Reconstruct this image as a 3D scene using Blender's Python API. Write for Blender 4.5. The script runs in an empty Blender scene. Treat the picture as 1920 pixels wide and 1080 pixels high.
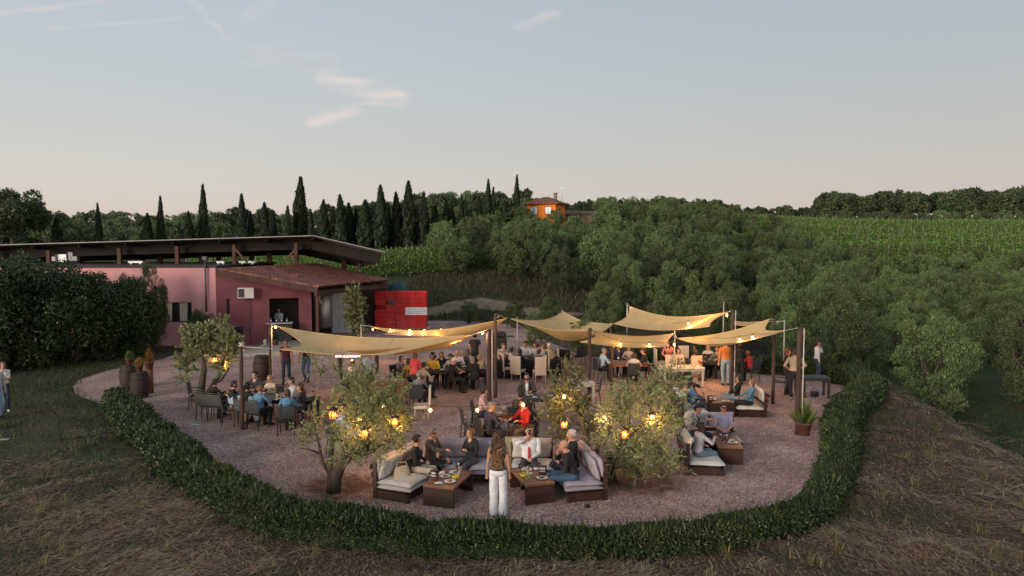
import bpy, math, random
import numpy as np
from mathutils import Vector, Matrix

SC = bpy.context.scene
COL = SC.collection
R = math.radians
rng = np.random.default_rng(11)
random.seed(11)

# ------------------------------------------------------------------ camera, sky, sun, exposure
F, YH, HC = 1280.0, 465.0, 5.4
TH = math.atan((540 - YH) / F)
cam_d = bpy.data.cameras.new('camera')
cam_d.lens, cam_d.sensor_width = 24.0, 36.0
cam_d.clip_start, cam_d.clip_end = 0.1, 6000
cam = bpy.data.objects.new('camera', cam_d)
COL.objects.link(cam)
cam.location = (0, 0, HC)
cam.rotation_euler = (R(90) - TH, 0, 0)
SC.camera = cam

SUN_EL, SUN_AZ = 6.0, -138.0      # degrees above the horizon, azimuth from +Y clockwise: low in the west, left and behind
world = bpy.data.worlds.new('World')
SC.world = world
world.use_nodes = True
SC.view_settings.view_transform = 'Standard'
SC.view_settings.look = 'None'
SC.view_settings.gamma = 1.0
SC.view_settings.use_curve_mapping = False
SC.view_settings.exposure = 0.33
SC.render.engine = 'CYCLES'
SC.cycles.use_denoising = True
SC.cycles.max_bounces = 6
SC.cycles.diffuse_bounces = 3
SC.cycles.glossy_bounces = 2
SC.cycles.transmission_bounces = 4
SC.cycles.transparent_max_bounces = 6
SC.cycles.use_adaptive_sampling = True
SC.cycles.sample_clamp_indirect = 4.0


def build_sky():
    nt = world.node_tree
    nt.nodes.clear()
    N = nt.nodes.new
    L = nt.links.new
    out = N('ShaderNodeOutputWorld')
    bg = N('ShaderNodeBackground')
    sky = N('ShaderNodeTexSky')
    sky.sky_type = 'NISHITA'
    sky.sun_disc = False
    sky.sun_elevation = R(SUN_EL)
    sky.sun_rotation = R(-SUN_AZ)
    sky.altitude = 100
    sky.air_density = 1.0
    sky.dust_density = 1.2
    sky.ozone_density = 1.6
    hsv = N('ShaderNodeHueSaturation')
    hsv.inputs['Saturation'].default_value = 0.42
    hsv.inputs['Value'].default_value = 1.0
    L(sky.outputs[0], hsv.inputs['Color'])
    tc = N('ShaderNodeTexCoord')
    sep = N('ShaderNodeSeparateXYZ')
    L(tc.outputs['Generated'], sep.inputs[0])
    # evening air: a plain vertical wash, the same at every compass bearing
    mr = N('ShaderNodeMapRange')
    mr.inputs['From Min'].default_value = 0.0
    mr.inputs['From Max'].default_value = 0.75
    L(sep.outputs['Z'], mr.inputs['Value'])
    ramp = N('ShaderNodeValToRGB')
    els = ramp.color_ramp.elements
    els[0].position = 0.0
    els[0].color = SKY_LOW
    els[1].position = 1.0
    els[1].color = SKY_TOP
    for p, c in SKY_MID:
        e = els.new(p)
        e.color = c
    L(mr.outputs[0], ramp.inputs[0])
    mix = N('ShaderNodeMix')
    mix.data_type = 'RGBA'
    mix.inputs['Factor'].default_value = SKY_WASH
    L(hsv.outputs[0], mix.inputs['A'])
    L(ramp.outputs[0], mix.inputs['B'])
    # thin evening cirrus and old contrails, drawn by direction in the sky
    dv = N('ShaderNodeCombineXYZ')
    ym = N('ShaderNodeMath'); ym.operation = 'MAXIMUM'; ym.inputs[1].default_value = 0.05
    L(sep.outputs['Y'], ym.inputs[0])
    for i, ax in enumerate('XZ'):
        d = N('ShaderNodeMath'); d.operation = 'DIVIDE'
        L(sep.outputs[ax], d.inputs[0]); L(ym.outputs[0], d.inputs[1]); L(d.outputs[0], dv.inputs[i])
    nz = N('ShaderNodeTexNoise'); nz.inputs['Scale'].default_value = 16; nz.inputs['Detail'].default_value = 5
    L(dv.outputs[0], nz.inputs['Vector'])
    nzs = N('ShaderNodeVectorMath'); nzs.operation = 'SUBTRACT'; nzs.inputs[1].default_value = (.5, .5, .5)
    L(nz.outputs['Color'], nzs.inputs[0])
    nzm = N('ShaderNodeVectorMath'); nzm.operation = 'MULTIPLY'; nzm.inputs[1].default_value = (.030, .016, 0)
    L(nzs.outputs[0], nzm.inputs[0])
    pv = N('ShaderNodeVectorMath'); pv.operation = 'ADD'
    L(dv.outputs[0], pv.inputs[0]); L(nzm.outputs[0], pv.inputs[1])
    st = N('ShaderNodeMapping'); st.inputs['Scale'].default_value = (9, 46, 1); st.inputs['Rotation'].default_value = (0, 0, .12)
    L(dv.outputs[0], st.inputs['Vector'])
    n2 = N('ShaderNodeTexNoise'); n2.inputs['Scale'].default_value = 1.6; n2.inputs['Detail'].default_value = 6
    L(st.outputs[0], n2.inputs['Vector'])
    total = None
    for (x0, y0, x1, y1, w, k) in CIRRUS:
        a = ((x0 - 960) / F, (YH - y0) / F, 0); b = ((x1 - 960) / F, (YH - y1) / F, 0)
        ba = (b[0] - a[0], b[1] - a[1], 0); bb = ba[0] ** 2 + ba[1] ** 2
        pa = N('ShaderNodeVectorMath'); pa.operation = 'SUBTRACT'; pa.inputs[1].default_value = a
        L(pv.outputs[0], pa.inputs[0])
        dt = N('ShaderNodeVectorMath'); dt.operation = 'DOT_PRODUCT'; dt.inputs[1].default_value = (ba[0] / bb, ba[1] / bb, 0)
        L(pa.outputs[0], dt.inputs[0])
        cl = N('ShaderNodeClamp'); L(dt.outputs['Value'], cl.inputs[0])
        sc = N('ShaderNodeVectorMath'); sc.operation = 'SCALE'; sc.inputs[0].default_value = ba
        L(cl.outputs[0], sc.inputs['Scale'])
        sb = N('ShaderNodeVectorMath'); sb.operation = 'SUBTRACT'
        L(pa.outputs[0], sb.inputs[0]); L(sc.outputs[0], sb.inputs[1])
        ln = N('ShaderNodeVectorMath'); ln.operation = 'LENGTH'; L(sb.outputs[0], ln.inputs[0])
        m = N('ShaderNodeMapRange'); m.interpolation_type = 'SMOOTHERSTEP'
        m.inputs['From Min'].default_value = w / F; m.inputs['From Max'].default_value = 0
        m.inputs['To Min'].default_value = 0; m.inputs['To Max'].default_value = k
        L(ln.outputs['Value'], m.inputs['Value'])
        if total is None:
            total = m.outputs[0]
        else:
            s = N('ShaderNodeMath'); s.operation = 'MAXIMUM'; L(total, s.inputs[0]); L(m.outputs[0], s.inputs[1]); total = s.outputs[0]
    n2r = N('ShaderNodeMapRange'); n2r.inputs['From Min'].default_value = .3; n2r.inputs['From Max'].default_value = .7
    L(n2.outputs[0], n2r.inputs['Value'])
    mm = N('ShaderNodeMath'); mm.operation = 'MULTIPLY'; L(total, mm.inputs[0]); L(n2r.outputs[0], mm.inputs[1])
    fr = N('ShaderNodeMath'); fr.operation = 'GREATER_THAN'; fr.inputs[1].default_value = 0.05
    L(sep.outputs['Y'], fr.inputs[0])
    m3 = N('ShaderNodeMath'); m3.operation = 'MULTIPLY'; L(mm.outputs[0], m3.inputs[0]); L(fr.outputs[0], m3.inputs[1])
    mixc = N('ShaderNodeMix'); mixc.data_type = 'RGBA'
    L(m3.outputs[0], mixc.inputs['Factor']); L(mix.outputs['Result'], mixc.inputs['A'])
    mixc.inputs['B'].default_value = CLOUD_COL
    L(mixc.outputs['Result'], bg.inputs['Color'])
    bg.inputs['Strength'].default_value = SKY_STRENGTH
    L(bg.outputs[0], out.inputs[0])


SKY_STRENGTH = 0.102
SKY_WASH = 0.62
SKY_LOW = (7.0, 5.2, 4.4, 1)
SKY_MID = ((0.13, (6.0, 5.5, 5.05, 1)), (0.30, (5.1, 5.45, 5.6, 1)), (0.5, (4.6, 5.2, 5.9, 1)))
SKY_TOP = (3.3, 4.2, 5.5, 1)
CLOUD_COL = (7.2, 5.9, 5.4, 1)
CIRRUS = [(612, 148, 752, 188, 30, .62), (752, 188, 590, 230, 20, .5), (480, 108, 620, 122, 40, .16),
          (-60, 44, 205, 12, 8, .34), (110, 60, 355, 44, 6, .26), (350, -5, 440, 78, 12, .26), (970, 58, 1045, 38, 15, .24), (520, 15, 470, 45, 26, .14)]
build_sky()

sun_d = bpy.data.lights.new('sun', 'SUN')
sun_d.energy = 3.4
sun_d.angle = R(30)
sun_d.color = (1.0, .82, .64)
sun = bpy.data.objects.new('sun', sun_d)
COL.objects.link(sun)
_az, _el = R(SUN_AZ), R(SUN_EL + 3)
sv = Vector((math.sin(_az) * math.cos(_el), math.cos(_az) * math.cos(_el), math.sin(_el)))
sun.rotation_euler = sv.to_track_quat('Z', 'Y').to_euler()
sun.location = (-60, -30, 60)

# ------------------------------------------------------------------ helpers
_f = Vector((0, math.cos(TH), -math.sin(TH)))
_u = Vector((0, math.sin(TH), math.cos(TH)))


def ray(px, py):
    return Vector((1, 0, 0)) * ((px - 960) / F) + _u * (-(py - 540) / F) + _f


def G(px, py, z=0.0):
    """the spot on the level z that the photograph shows at (px, py)"""
    d = ray(px, py)
    t = (z - HC) / d.z
    return Vector((d.x * t, d.y * t, z))


def at(px, py, Y):
    d = ray(px, py)
    t = Y / d.y
    return Vector((d.x * t, Y, HC + d.z * t))


def srgb(r, g, b):
    def f(c):
        c /= 255.0
        return c / 12.92 if c <= .04045 else ((c + .055) / 1.055) ** 2.4
    return (f(r), f(g), f(b), 1)


MATS = {}


def pmat(name, c1, c2=None, scale=6.0, rough=.8, bump=0.0, bscale=60.0, metallic=0.0, spec=.4, detail=4, sheen=0.0, stretch=None, trans=0.0):
    """plain procedural material: two tones broken up by noise, with a fine relief"""
    if name in MATS:
        return MATS[name]
    m = bpy.data.materials.new(name)
    m.use_nodes = True
    nt = m.node_tree
    b = nt.nodes['Principled BSDF']
    N = nt.nodes.new; L = nt.links.new
    b.inputs['Roughness'].default_value = rough
    b.inputs['Metallic'].default_value = metallic
    b.inputs['Specular IOR Level'].default_value = spec
    if sheen:
        b.inputs['Sheen Weight'].default_value = sheen
    if trans:
        b.inputs['Transmission Weight'].default_value = trans
    tc = N('ShaderNodeTexCoord')
    src = tc.outputs['Object']
    if stretch:
        mp = N('ShaderNodeMapping'); mp.inputs['Scale'].default_value = stretch
        L(src, mp.inputs['Vector']); src = mp.outputs[0]
    c1 = tuple(c1[:3]) + (1,)
    if c2 is None:
        c2 = tuple(v * .72 for v in c1[:3]) + (1,)
    else:
        c2 = tuple(c2[:3]) + (1,)
    nz = N('ShaderNodeTexNoise'); nz.inputs['Scale'].default_value = scale; nz.inputs['Detail'].default_value = detail
    L(src, nz.inputs['Vector'])
    rp = N('ShaderNodeValToRGB')
    rp.color_ramp.elements[0].position = .32; rp.color_ramp.elements[1].position = .68
    rp.color_ramp.elements[0].color = c2; rp.color_ramp.elements[1].color = c1
    L(nz.outputs[0], rp.inputs[0]); L(rp.outputs[0], b.inputs['Base Color'])
    if bump:
        n2 = N('ShaderNodeTexNoise'); n2.inputs['Scale'].default_value = bscale; n2.inputs['Detail'].default_value = 3
        L(src, n2.inputs['Vector'])
        bp = N('ShaderNodeBump'); bp.inputs['Strength'].default_value = bump; bp.inputs['Distance'].default_value = .02
        L(n2.outputs[0], bp.inputs['Height']); L(bp.outputs[0], b.inputs['Normal'])
    MATS[name] = m
    return m


def leafmat(name, c1, c2, c3=None, transl=.3, rough=.55, objvar=.25, patch=None):
    """leaves: each leaf its own tone, each plant a little lighter or darker"""
    if name in MATS:
        return MATS[name]
    m = bpy.data.materials.new(name); m.use_nodes = True
    nt = m.node_tree; nt.nodes.clear()
    N = nt.nodes.new; L = nt.links.new
    out = N('ShaderNodeOutputMaterial')
    g = N('ShaderNodeNewGeometry'); oi = N('ShaderNodeObjectInfo')
    rp = N('ShaderNodeValToRGB'); rp.color_ramp.elements[0].color = tuple(c1[:3]) + (1,); rp.color_ramp.elements[1].color = tuple(c2[:3]) + (1,)
    if c3 is not None:
        e = rp.color_ramp.elements.new(.93); e.color = tuple(c2[:3]) + (1,)
        rp.color_ramp.elements[2].color = tuple(c3[:3]) + (1,)
    L(g.outputs['Random Per Island'], rp.inputs[0])
    mr = N('ShaderNodeMapRange'); mr.inputs['To Min'].default_value = 1 - objvar; mr.inputs['To Max'].default_value = 1 + objvar
    L(oi.outputs['Random'], mr.inputs['Value'])
    hs = N('ShaderNodeHueSaturation')
    src = rp.outputs[0]
    if patch:           # sunburnt or yellowing patches of growth
        tc = N('ShaderNodeTexCoord'); nz = N('ShaderNodeTexNoise'); nz.inputs['Scale'].default_value = patch[1]; nz.inputs['Detail'].default_value = 5
        L(tc.outputs['Object'], nz.inputs['Vector'])
        pr = N('ShaderNodeMapRange'); pr.inputs['From Min'].default_value = .50; pr.inputs['From Max'].default_value = .72; pr.inputs['To Max'].default_value = .75
        L(nz.outputs[0], pr.inputs['Value'])
        pm = N('ShaderNodeMix'); pm.data_type = 'RGBA'; pm.inputs['B'].default_value = tuple(patch[0]) + (1,)
        L(pr.outputs[0], pm.inputs['Factor']); L(src, pm.inputs['A']); src = pm.outputs['Result']
    L(mr.outputs[0], hs.inputs['Value']); L(src, hs.inputs['Color'])
    mh = N('ShaderNodeMapRange'); mh.inputs['To Min'].default_value = .485; mh.inputs['To Max'].default_value = .515
    L(oi.outputs['Random'], mh.inputs['Value']); L(mh.outputs[0], hs.inputs['Hue'])
    d = N('ShaderNodeBsdfPrincipled'); d.inputs['Roughness'].default_value = rough; d.inputs['Specular IOR Level'].default_value = .3
    t = N('ShaderNodeBsdfTranslucent')
    L(hs.outputs[0], d.inputs['Base Color']); L(hs.outputs[0], t.inputs['Color'])
    mx = N('ShaderNodeMixShader'); mx.inputs[0].default_value = transl
    L(d.outputs[0], mx.inputs[1]); L(t.outputs[0], mx.inputs[2]); L(mx.outputs[0], out.inputs[0])
    MATS[name] = m
    return m


def emat(name, col, strength):
    if name in MATS:
        return MATS[name]
    m = bpy.data.materials.new(name); m.use_nodes = True
    b = m.node_tree.nodes['Principled BSDF']
    b.inputs['Base Color'].default_value = col
    b.inputs['Emission Color'].default_value = col
    b.inputs['Emission Strength'].default_value = strength
    MATS[name] = m
    return m


LABELS = {}
_tens = {20: ('twentieth', 'twenty'), 30: ('thirtieth', 'thirty')}
_ones = ['', 'first', 'second', 'third', 'fourth', 'fifth', 'sixth', 'seventh', 'eighth', 'ninth', 'tenth', 'eleventh', 'twelfth', 'thirteenth', 'fourteenth', 'fifteenth', 'sixteenth', 'seventeenth', 'eighteenth', 'nineteenth']


def ordinal(n):
    if n < 20:
        return _ones[n]
    a, b = _tens[n // 10 * 10]
    return a if n % 10 == 0 else b + '-' + _ones[n % 10]




def tag(o, label, cat, group=None, kind=None):
    if label:
        o['label'] = label
        LABELS.setdefault(label, []).append(o.name)
    if cat:
        o['category'] = cat
    if group:
        o['group'] = group
    if kind:
        o['kind'] = kind
    return o


def empty(name, loc=(0, 0, 0), rz=0.0, s=1.0):
    o = bpy.data.objects.new(name, None)
    o.empty_display_size = .2
    COL.objects.link(o)
    o.location = loc; o.rotation_euler = (0, 0, rz)
    if s != 1.0:
        o.scale = (s, s, s)
    return o


def copy_tree(o, parent=None):
    c = o.copy()
    COL.objects.link(c)
    if parent is not None:
        c.parent = parent
    for ch in list(o.children):
        copy_tree(ch, c)
    return c


def np_mesh(name, V, Q, mats, smooth=False, mi=None):
    """mesh straight from arrays; Q is (n,3) or (n,4)"""
    V = np.asarray(V, np.float32); Q = np.asarray(Q, np.int32)
    me = bpy.data.meshes.new(name)
    k = Q.shape[1]
    me.vertices.add(len(V)); me.vertices.foreach_set('co', V.ravel())
    me.loops.add(Q.size); me.loops.foreach_set('vertex_index', Q.ravel())
    me.polygons.add(len(Q))
    me.polygons.foreach_set('loop_start', np.arange(0, Q.size, k, dtype=np.int32))
    me.polygons.foreach_set('loop_total', np.full(len(Q), k, np.int32))
    if smooth:
        me.polygons.foreach_set('use_smooth', np.ones(len(Q), bool))
    for m in (mats if isinstance(mats, (list, tuple)) else [mats]):
        me.materials.append(m)
    if mi is not None:
        me.polygons.foreach_set('material_index', np.asarray(mi, np.int32))
    me.update(calc_edges=True)
    return me


def link(name, me, parent=None, loc=None, rz=0.0):
    o = bpy.data.objects.new(name, me)
    COL.objects.link(o)
    if parent is not None:
        o.parent = parent
    if loc is not None:
        o.location = loc
    if rz:
        o.rotation_euler = (0, 0, rz)
    return o


class MB:
    """collects shapes and links them as one mesh object"""

    def __init__(s):
        s.v = []; s.f = []; s.m = []; s.sm = []

    def add(s, vs, fs, mi=0, smooth=False):
        b = len(s.v)
        s.v += [tuple(v) for v in vs]
        s.f += [tuple(i + b for i in f) for f in fs]
        s.m += [mi] * len(fs); s.sm += [smooth] * len(fs)
        return s

    def box(s, c, d, rz=0.0, mi=0, bev=0.0, M=None):
        x, y, z = d[0] / 2, d[1] / 2, d[2] / 2
        if bev > 0:
            b = min(bev, x * .9, y * .9, z * .9)
            pts = []
            for sz in (-1, 1):
                for sx, sy in ((-1, -1), (1, -1), (1, 1), (-1, 1)):
                    pts.append((sx * (x - b), sy * (y - b), sz * z))
                    pts.append((sx * x, sy * (y - b), sz * (z - b)))
                    pts.append((sx * (x - b), sy * y, sz * (z - b)))
            def I(t, c_, k): return t * 12 + c_ * 3 + k
            fs = [tuple(I(1, c_, 0) for c_ in range(4)), tuple(I(0, c_, 0) for c_ in (3, 2, 1, 0))]
            for (a, bq, k) in ((0, 1, 2), (1, 2, 1), (2, 3, 2), (3, 0, 1)):
                fs.append((I(0, a, k), I(0, bq, k), I(1, bq, k), I(1, a, k)))
                fs.append((I(1, a, k), I(1, bq, k), I(1, bq, 0), I(1, a, 0)))
                fs.append((I(0, bq, k), I(0, a, k), I(0, a, 0), I(0, bq, 0)))
            for c_ in range(4):
                k1, k2 = (2, 1) if c_ in (0, 2) else (1, 2)
                fs.append((I(0, c_, k2), I(0, c_, k1), I(1, c_, k1), I(1, c_, k2)))
                fs.append((I(1, c_, 0), I(1, c_, k2), I(1, c_, k1)))
                fs.append((I(0, c_, 0), I(0, c_, k1), I(0, c_, k2)))
        else:
            pts = [(-x, -y, -z), (x, -y, -z), (x, y, -z), (-x, y, -z), (-x, -y, z), (x, -y, z), (x, y, z), (-x, y, z)]
            fs = [(3, 2, 1, 0), (4, 5, 6, 7), (0, 1, 5, 4), (1, 2, 6, 5), (2, 3, 7, 6), (3, 0, 4, 7)]
        Mx = Matrix.Translation(c) @ (M if M is not None else Matrix.Rotation(rz, 4, 'Z'))
        return s.add([Mx @ Vector(p) for p in pts], fs, mi)

    def beam(s, a, b, w, h, mi=0):
        """a rectangular bar from a to b"""
        a = Vector(a); b = Vector(b); d = b - a
        q = d.to_track_quat('X', 'Z').to_matrix().to_4x4()
        return s.box((a + b) / 2, (d.length, w, h), M=q, mi=mi)

    def tube(s, pts, r, n=8, mi=0, cap=True, smooth=True):
        pts = [Vector(p) for p in pts]
        rr = r if isinstance(r, (list, tuple)) else [r] * len(pts)
        vs = []; fs = []
        ref = None
        for i, p in enumerate(pts):
            d = (pts[min(i + 1, len(pts) - 1)] - pts[max(i - 1, 0)])
            if d.length < 1e-9:
                d = Vector((0, 0, 1))
            d.normalize()
            if ref is None:
                ref = Vector((1, 0, 0)) if abs(d.x) < .8 else Vector((0, 1, 0))
            u = (ref - d * ref.dot(d))
            if u.length < 1e-6:
                u = d.orthogonal()
            u.normalize(); ref = u
            w = d.cross(u)
            for k in range(n):
                a = 2 * math.pi * k / n
                vs.append(p + (u * math.cos(a) + w * math.sin(a)) * rr[i])
        for i in range(len(pts) - 1):
            for k in range(n):
                fs.append((i * n + k, i * n + (k + 1) % n, (i + 1) * n + (k + 1) % n, (i + 1) * n + k))
        s.add(vs, fs, mi, smooth)
        if cap:
            b = len(s.v) - len(vs)
            s.f.append(tuple(b + k for k in reversed(range(n)))); s.m.append(mi); s.sm.append(False)
            t = b + (len(pts) - 1) * n
            s.f.append(tuple(t + k for k in range(n))); s.m.append(mi); s.sm.append(False)
        return s

    def lathe(s, prof, c=(0, 0, 0), n=16, mi=0, smooth=True, sx=1.0, sy=1.0):
        vs = []; fs = []
        for (r, z) in prof:
            for k in range(n):
                a = 2 * math.pi * k / n
                vs.append((c[0] + r * math.cos(a) * sx, c[1] + r * math.sin(a) * sy, c[2] + z))
        for i in range(len(prof) - 1):
            for k in range(n):
                fs.append((i * n + k, i * n + (k + 1) % n, (i + 1) * n + (k + 1) % n, (i + 1) * n + k))
        if prof[0][0] > 1e-6:
            fs.append(tuple(reversed(range(n))))
        if prof[-1][0] > 1e-6:
            fs.append(tuple((len(prof) - 1) * n + k for k in range(n)))
        return s.add(vs, fs, mi, smooth)

    def ell(s, c, r, nu=10, nv=7, mi=0, M=None):
        vs = []; fs = []
        c = Vector(c)
        for j in range(1, nv):
            t = math.pi * j / nv
            for k in range(nu):
                a = 2 * math.pi * k / nu
                p = Vector((r[0] * math.sin(t) * math.cos(a), r[1] * math.sin(t) * math.sin(a), r[2] * math.cos(t)))
                vs.append(c + (M @ p if M is not None else p))
        top = Vector((0, 0, r[2])); bot = Vector((0, 0, -r[2]))
        vs.append(c + (M @ top if M is not None else top)); vs.append(c + (M @ bot if M is not None else bot))
        T = len(vs) - 2; B = len(vs) - 1
        for j in range(nv - 2):
            for k in range(nu):
                fs.append((j * nu + k, (j + 1) * nu + k, (j + 1) * nu + (k + 1) % nu, j * nu + (k + 1) % nu))
        for k in range(nu):
            fs.append((T, k, (k + 1) % nu))
            fs.append((B, (nv - 2) * nu + (k + 1) % nu, (nv - 2) * nu + k))
        return s.add(vs, fs, mi, True)

    def grid(s, P, mi=0, smooth=True, flip=False):
        """P: rows of points"""
        n = len(P[0]); vs = [p for r_ in P for p in r_]; fs = []
        for i in range(len(P) - 1):
            for j in range(n - 1):
                q = (i * n + j, i * n + j + 1, (i + 1) * n + j + 1, (i + 1) * n + j)
                fs.append(tuple(reversed(q)) if flip else q)
        return s.add(vs, fs, mi, smooth)

    def mesh(s, name, mats):
        me = bpy.data.meshes.new(name)
        me.from_pydata(s.v, [], s.f)
        for m in (mats if isinstance(mats, (list, tuple)) else [mats]):
            me.materials.append(m)
        me.polygons.foreach_set('material_index', s.m)
        me.polygons.foreach_set('use_smooth', s.sm)
        me.update()
        return me

    def build(s, name, mats, parent=None, loc=None, rz=0.0):
        return link(name, s.mesh(name, mats), parent, loc, rz)


def smooth01(t):
    t = np.clip(t, 0, 1)
    return t * t * (3 - 2 * t)


_pt = np.random.default_rng(3).random((256, 256))


def vnoise(x, y):
    """smooth value noise, -1..1"""
    x = np.asarray(x, float); y = np.asarray(y, float)
    xi = np.floor(x).astype(int); yi = np.floor(y).astype(int)
    fx = smooth01(x - xi); fy = smooth01(y - yi)
    g = lambda a, b: _pt[a % 256, b % 256]
    return (g(xi, yi) * (1 - fx) * (1 - fy) + g(xi + 1, yi) * fx * (1 - fy) + g(xi, yi + 1) * (1 - fx) * fy + g(xi + 1, yi + 1) * fx * fy) * 2 - 1


def fbm(x, y, o=4):
    s = 0; a = 1.0; t = 0
    for i in range(o):
        s = s + a * vnoise(x * 2 ** i + 17.3 * i, y * 2 ** i + 9.1 * i); t += a; a *= .5
    return s / t

# ------------------------------------------------------------------ terrain
HEDGE = [(-13.4, 22.9), (-11.6, 20.4), (-9.5, 18.1), (-7.9, 16.1), (-6.5, 14.6), (-5.3, 13.4), (-4.0, 12.7), (-2.4, 12.2), (-.8, 11.95), (.5, 11.85),
         (2.1, 11.9), (3.8, 12.2), (5.2, 12.8), (6.4, 13.8), (7.3, 15.2), (8.4, 17.2), (9.5, 19.5), (10.8, 21.8), (12.4, 23.7), (13.5, 25.4), (13.6, 26.8),
         (12.6, 28.4), (10.6, 30.0), (8.0, 31.0), (5.5, 31.8)]
TERRACE = HEDGE + [(3.8, 34), (2.4, 38), (1.4, 43), (0.5, 48), (-4, 50.5), (-12, 51), (-32, 50), (-32, 38.5), (-17.5, 38), (-17, 33), (-17.7, 31), (-17.9, 29.2), (-17.7, 27.6), (-17.1, 26.3), (-16.3, 25.2), (-15.5, 24.4), (-14.5, 23.6), (-13.8, 23.2)]


def poly_dist(x, y, P, closed=True):
    """signed distance to the terrace outline, negative inside"""
    P = np.array(P); Q = np.roll(P, -1, 0)
    if not closed:
        P, Q = P[:-1], Q[:-1]
    d = np.full(x.shape, 1e9); ins = np.zeros(x.shape, bool)
    for (ax, ay), (bx, by) in zip(P, Q):
        ex, ey = bx - ax, by - ay
        t = np.clip(((x - ax) * ex + (y - ay) * ey) / (ex * ex + ey * ey), 0, 1)
        d = np.minimum(d, np.hypot(x - ax - t * ex, y - ay - t * ey))
        c = ((ay > y) != (by > y)) & (x < ex * (y - ay) / (by - ay + 1e-12) + ax)
        ins ^= c
    return np.where(ins, -d, d) if closed else d


def hz(x, y):
    """height of the land"""
    x = np.asarray(x, float); y = np.asarray(y, float)
    yy = np.maximum(y, 1.0)
    a = x / yy
    dL = np.interp(y, [0, 50, 55, 70, 100, 130, 165, 260, 600, 3000], [-.2, 0, .8, 2.6, 4.2, 6.2, 9.0, 11, 8, 0])
    dC = np.interp(y, [0, 46, 50, 55, 60, 70, 100, 112, 120, 160, 200, 300, 600, 3000], [-.6, 0, .35, 1.2, 2.3, 3.6, 5.0, 6.6, 9.0, 13.0, 14.2, 15, 11, 0])
    dR = np.interp(y, [0, 12, 25, 40, 60, 80, 92, 105, 122, 165, 200, 230, 400, 800, 3000], [-2.2, -2.2, -2.1, -1.7, -1.2, -.7, .2, 3.0, 5.4, 10.2, 12.6, 15.5, 15, 10, 0])
    wl = smooth01((-.08 - a) / .30)
    wr = smooth01((a - .12) / .42)
    z = dC * (1 - wl - wr) + dL * wl + dR * wr
    dist = poly_dist(x, y, TERRACE)
    # the shelf of the terrace carries on a little way past the hedge, then rolls off
    xc = np.interp(y, [0, 10, 17, 24, 28, 33], [11.5, 12.4, 13.0, 13.9, 15.2, 14.5])
    shelf = (y < 31) & (x > 0)
    k_r = smooth01((x - xc) / 4.5)
    plate = -.03 - .10 * np.clip(dist - .3, 0, 6)
    z_r = plate * (1 - k_r) + (-2.2) * k_r
    k_o = smooth01(dist / 7.0)
    z_o = -.03 * (1 - k_o) + z * k_o
    wsh = smooth01((33 - y) / 4.0) * smooth01((x - 1) / 4.0)
    zz = z_o * (1 - wsh) + z_r * wsh
    rough = smooth01(dist / .8)
    zz = zz + rough * (.05 * fbm(x * 1.1, y * 1.1, 3) + np.where(x > 5, .16, .05) * fbm(x * .45 + 5, y * .45, 3) + np.where(x > 4, .42, .16) * np.maximum(0, fbm(x * .8 + 3 + y * .5, y * 1.2 - x * .2, 4)))
    far = smooth01((y - 60) / 60)
    zz = zz + far * 1.0 * fbm(x * .02, y * .02, 3)
    return np.where(dist < .02, -.03, zz)


def hz1(x, y):
    return float(hz(np.array([x]), np.array([y]))[0])


def nonuni(segs):
    o = []
    for a, b, s in segs:
        o += list(np.arange(a, b, s))
    return np.array(o + [segs[-1][1]])


gx = nonuni([(-2500, -600, 200), (-600, -150, 30), (-150, -45, 5), (-45, -18, 1), (-18, 22, .2), (22, 45, 1), (45, 200, 5), (200, 600, 30), (600, 2500, 200)])
gy = nonuni([(-300, -20, 40), (-20, 7, 2), (7, 30, .2), (30, 62, .6), (62, 220, 3), (220, 600, 20), (600, 3000, 200)])
X, Y = np.meshgrid(gx, gy)
Z = hz(X, Y)
nx, ny = len(gx), len(gy)
ii, jj = np.meshgrid(np.arange(nx - 1), np.arange(ny - 1))
b0 = (jj * nx + ii).ravel()
GQ = np.stack([b0, b0 + 1, b0 + nx + 1, b0 + nx], 1)


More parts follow.
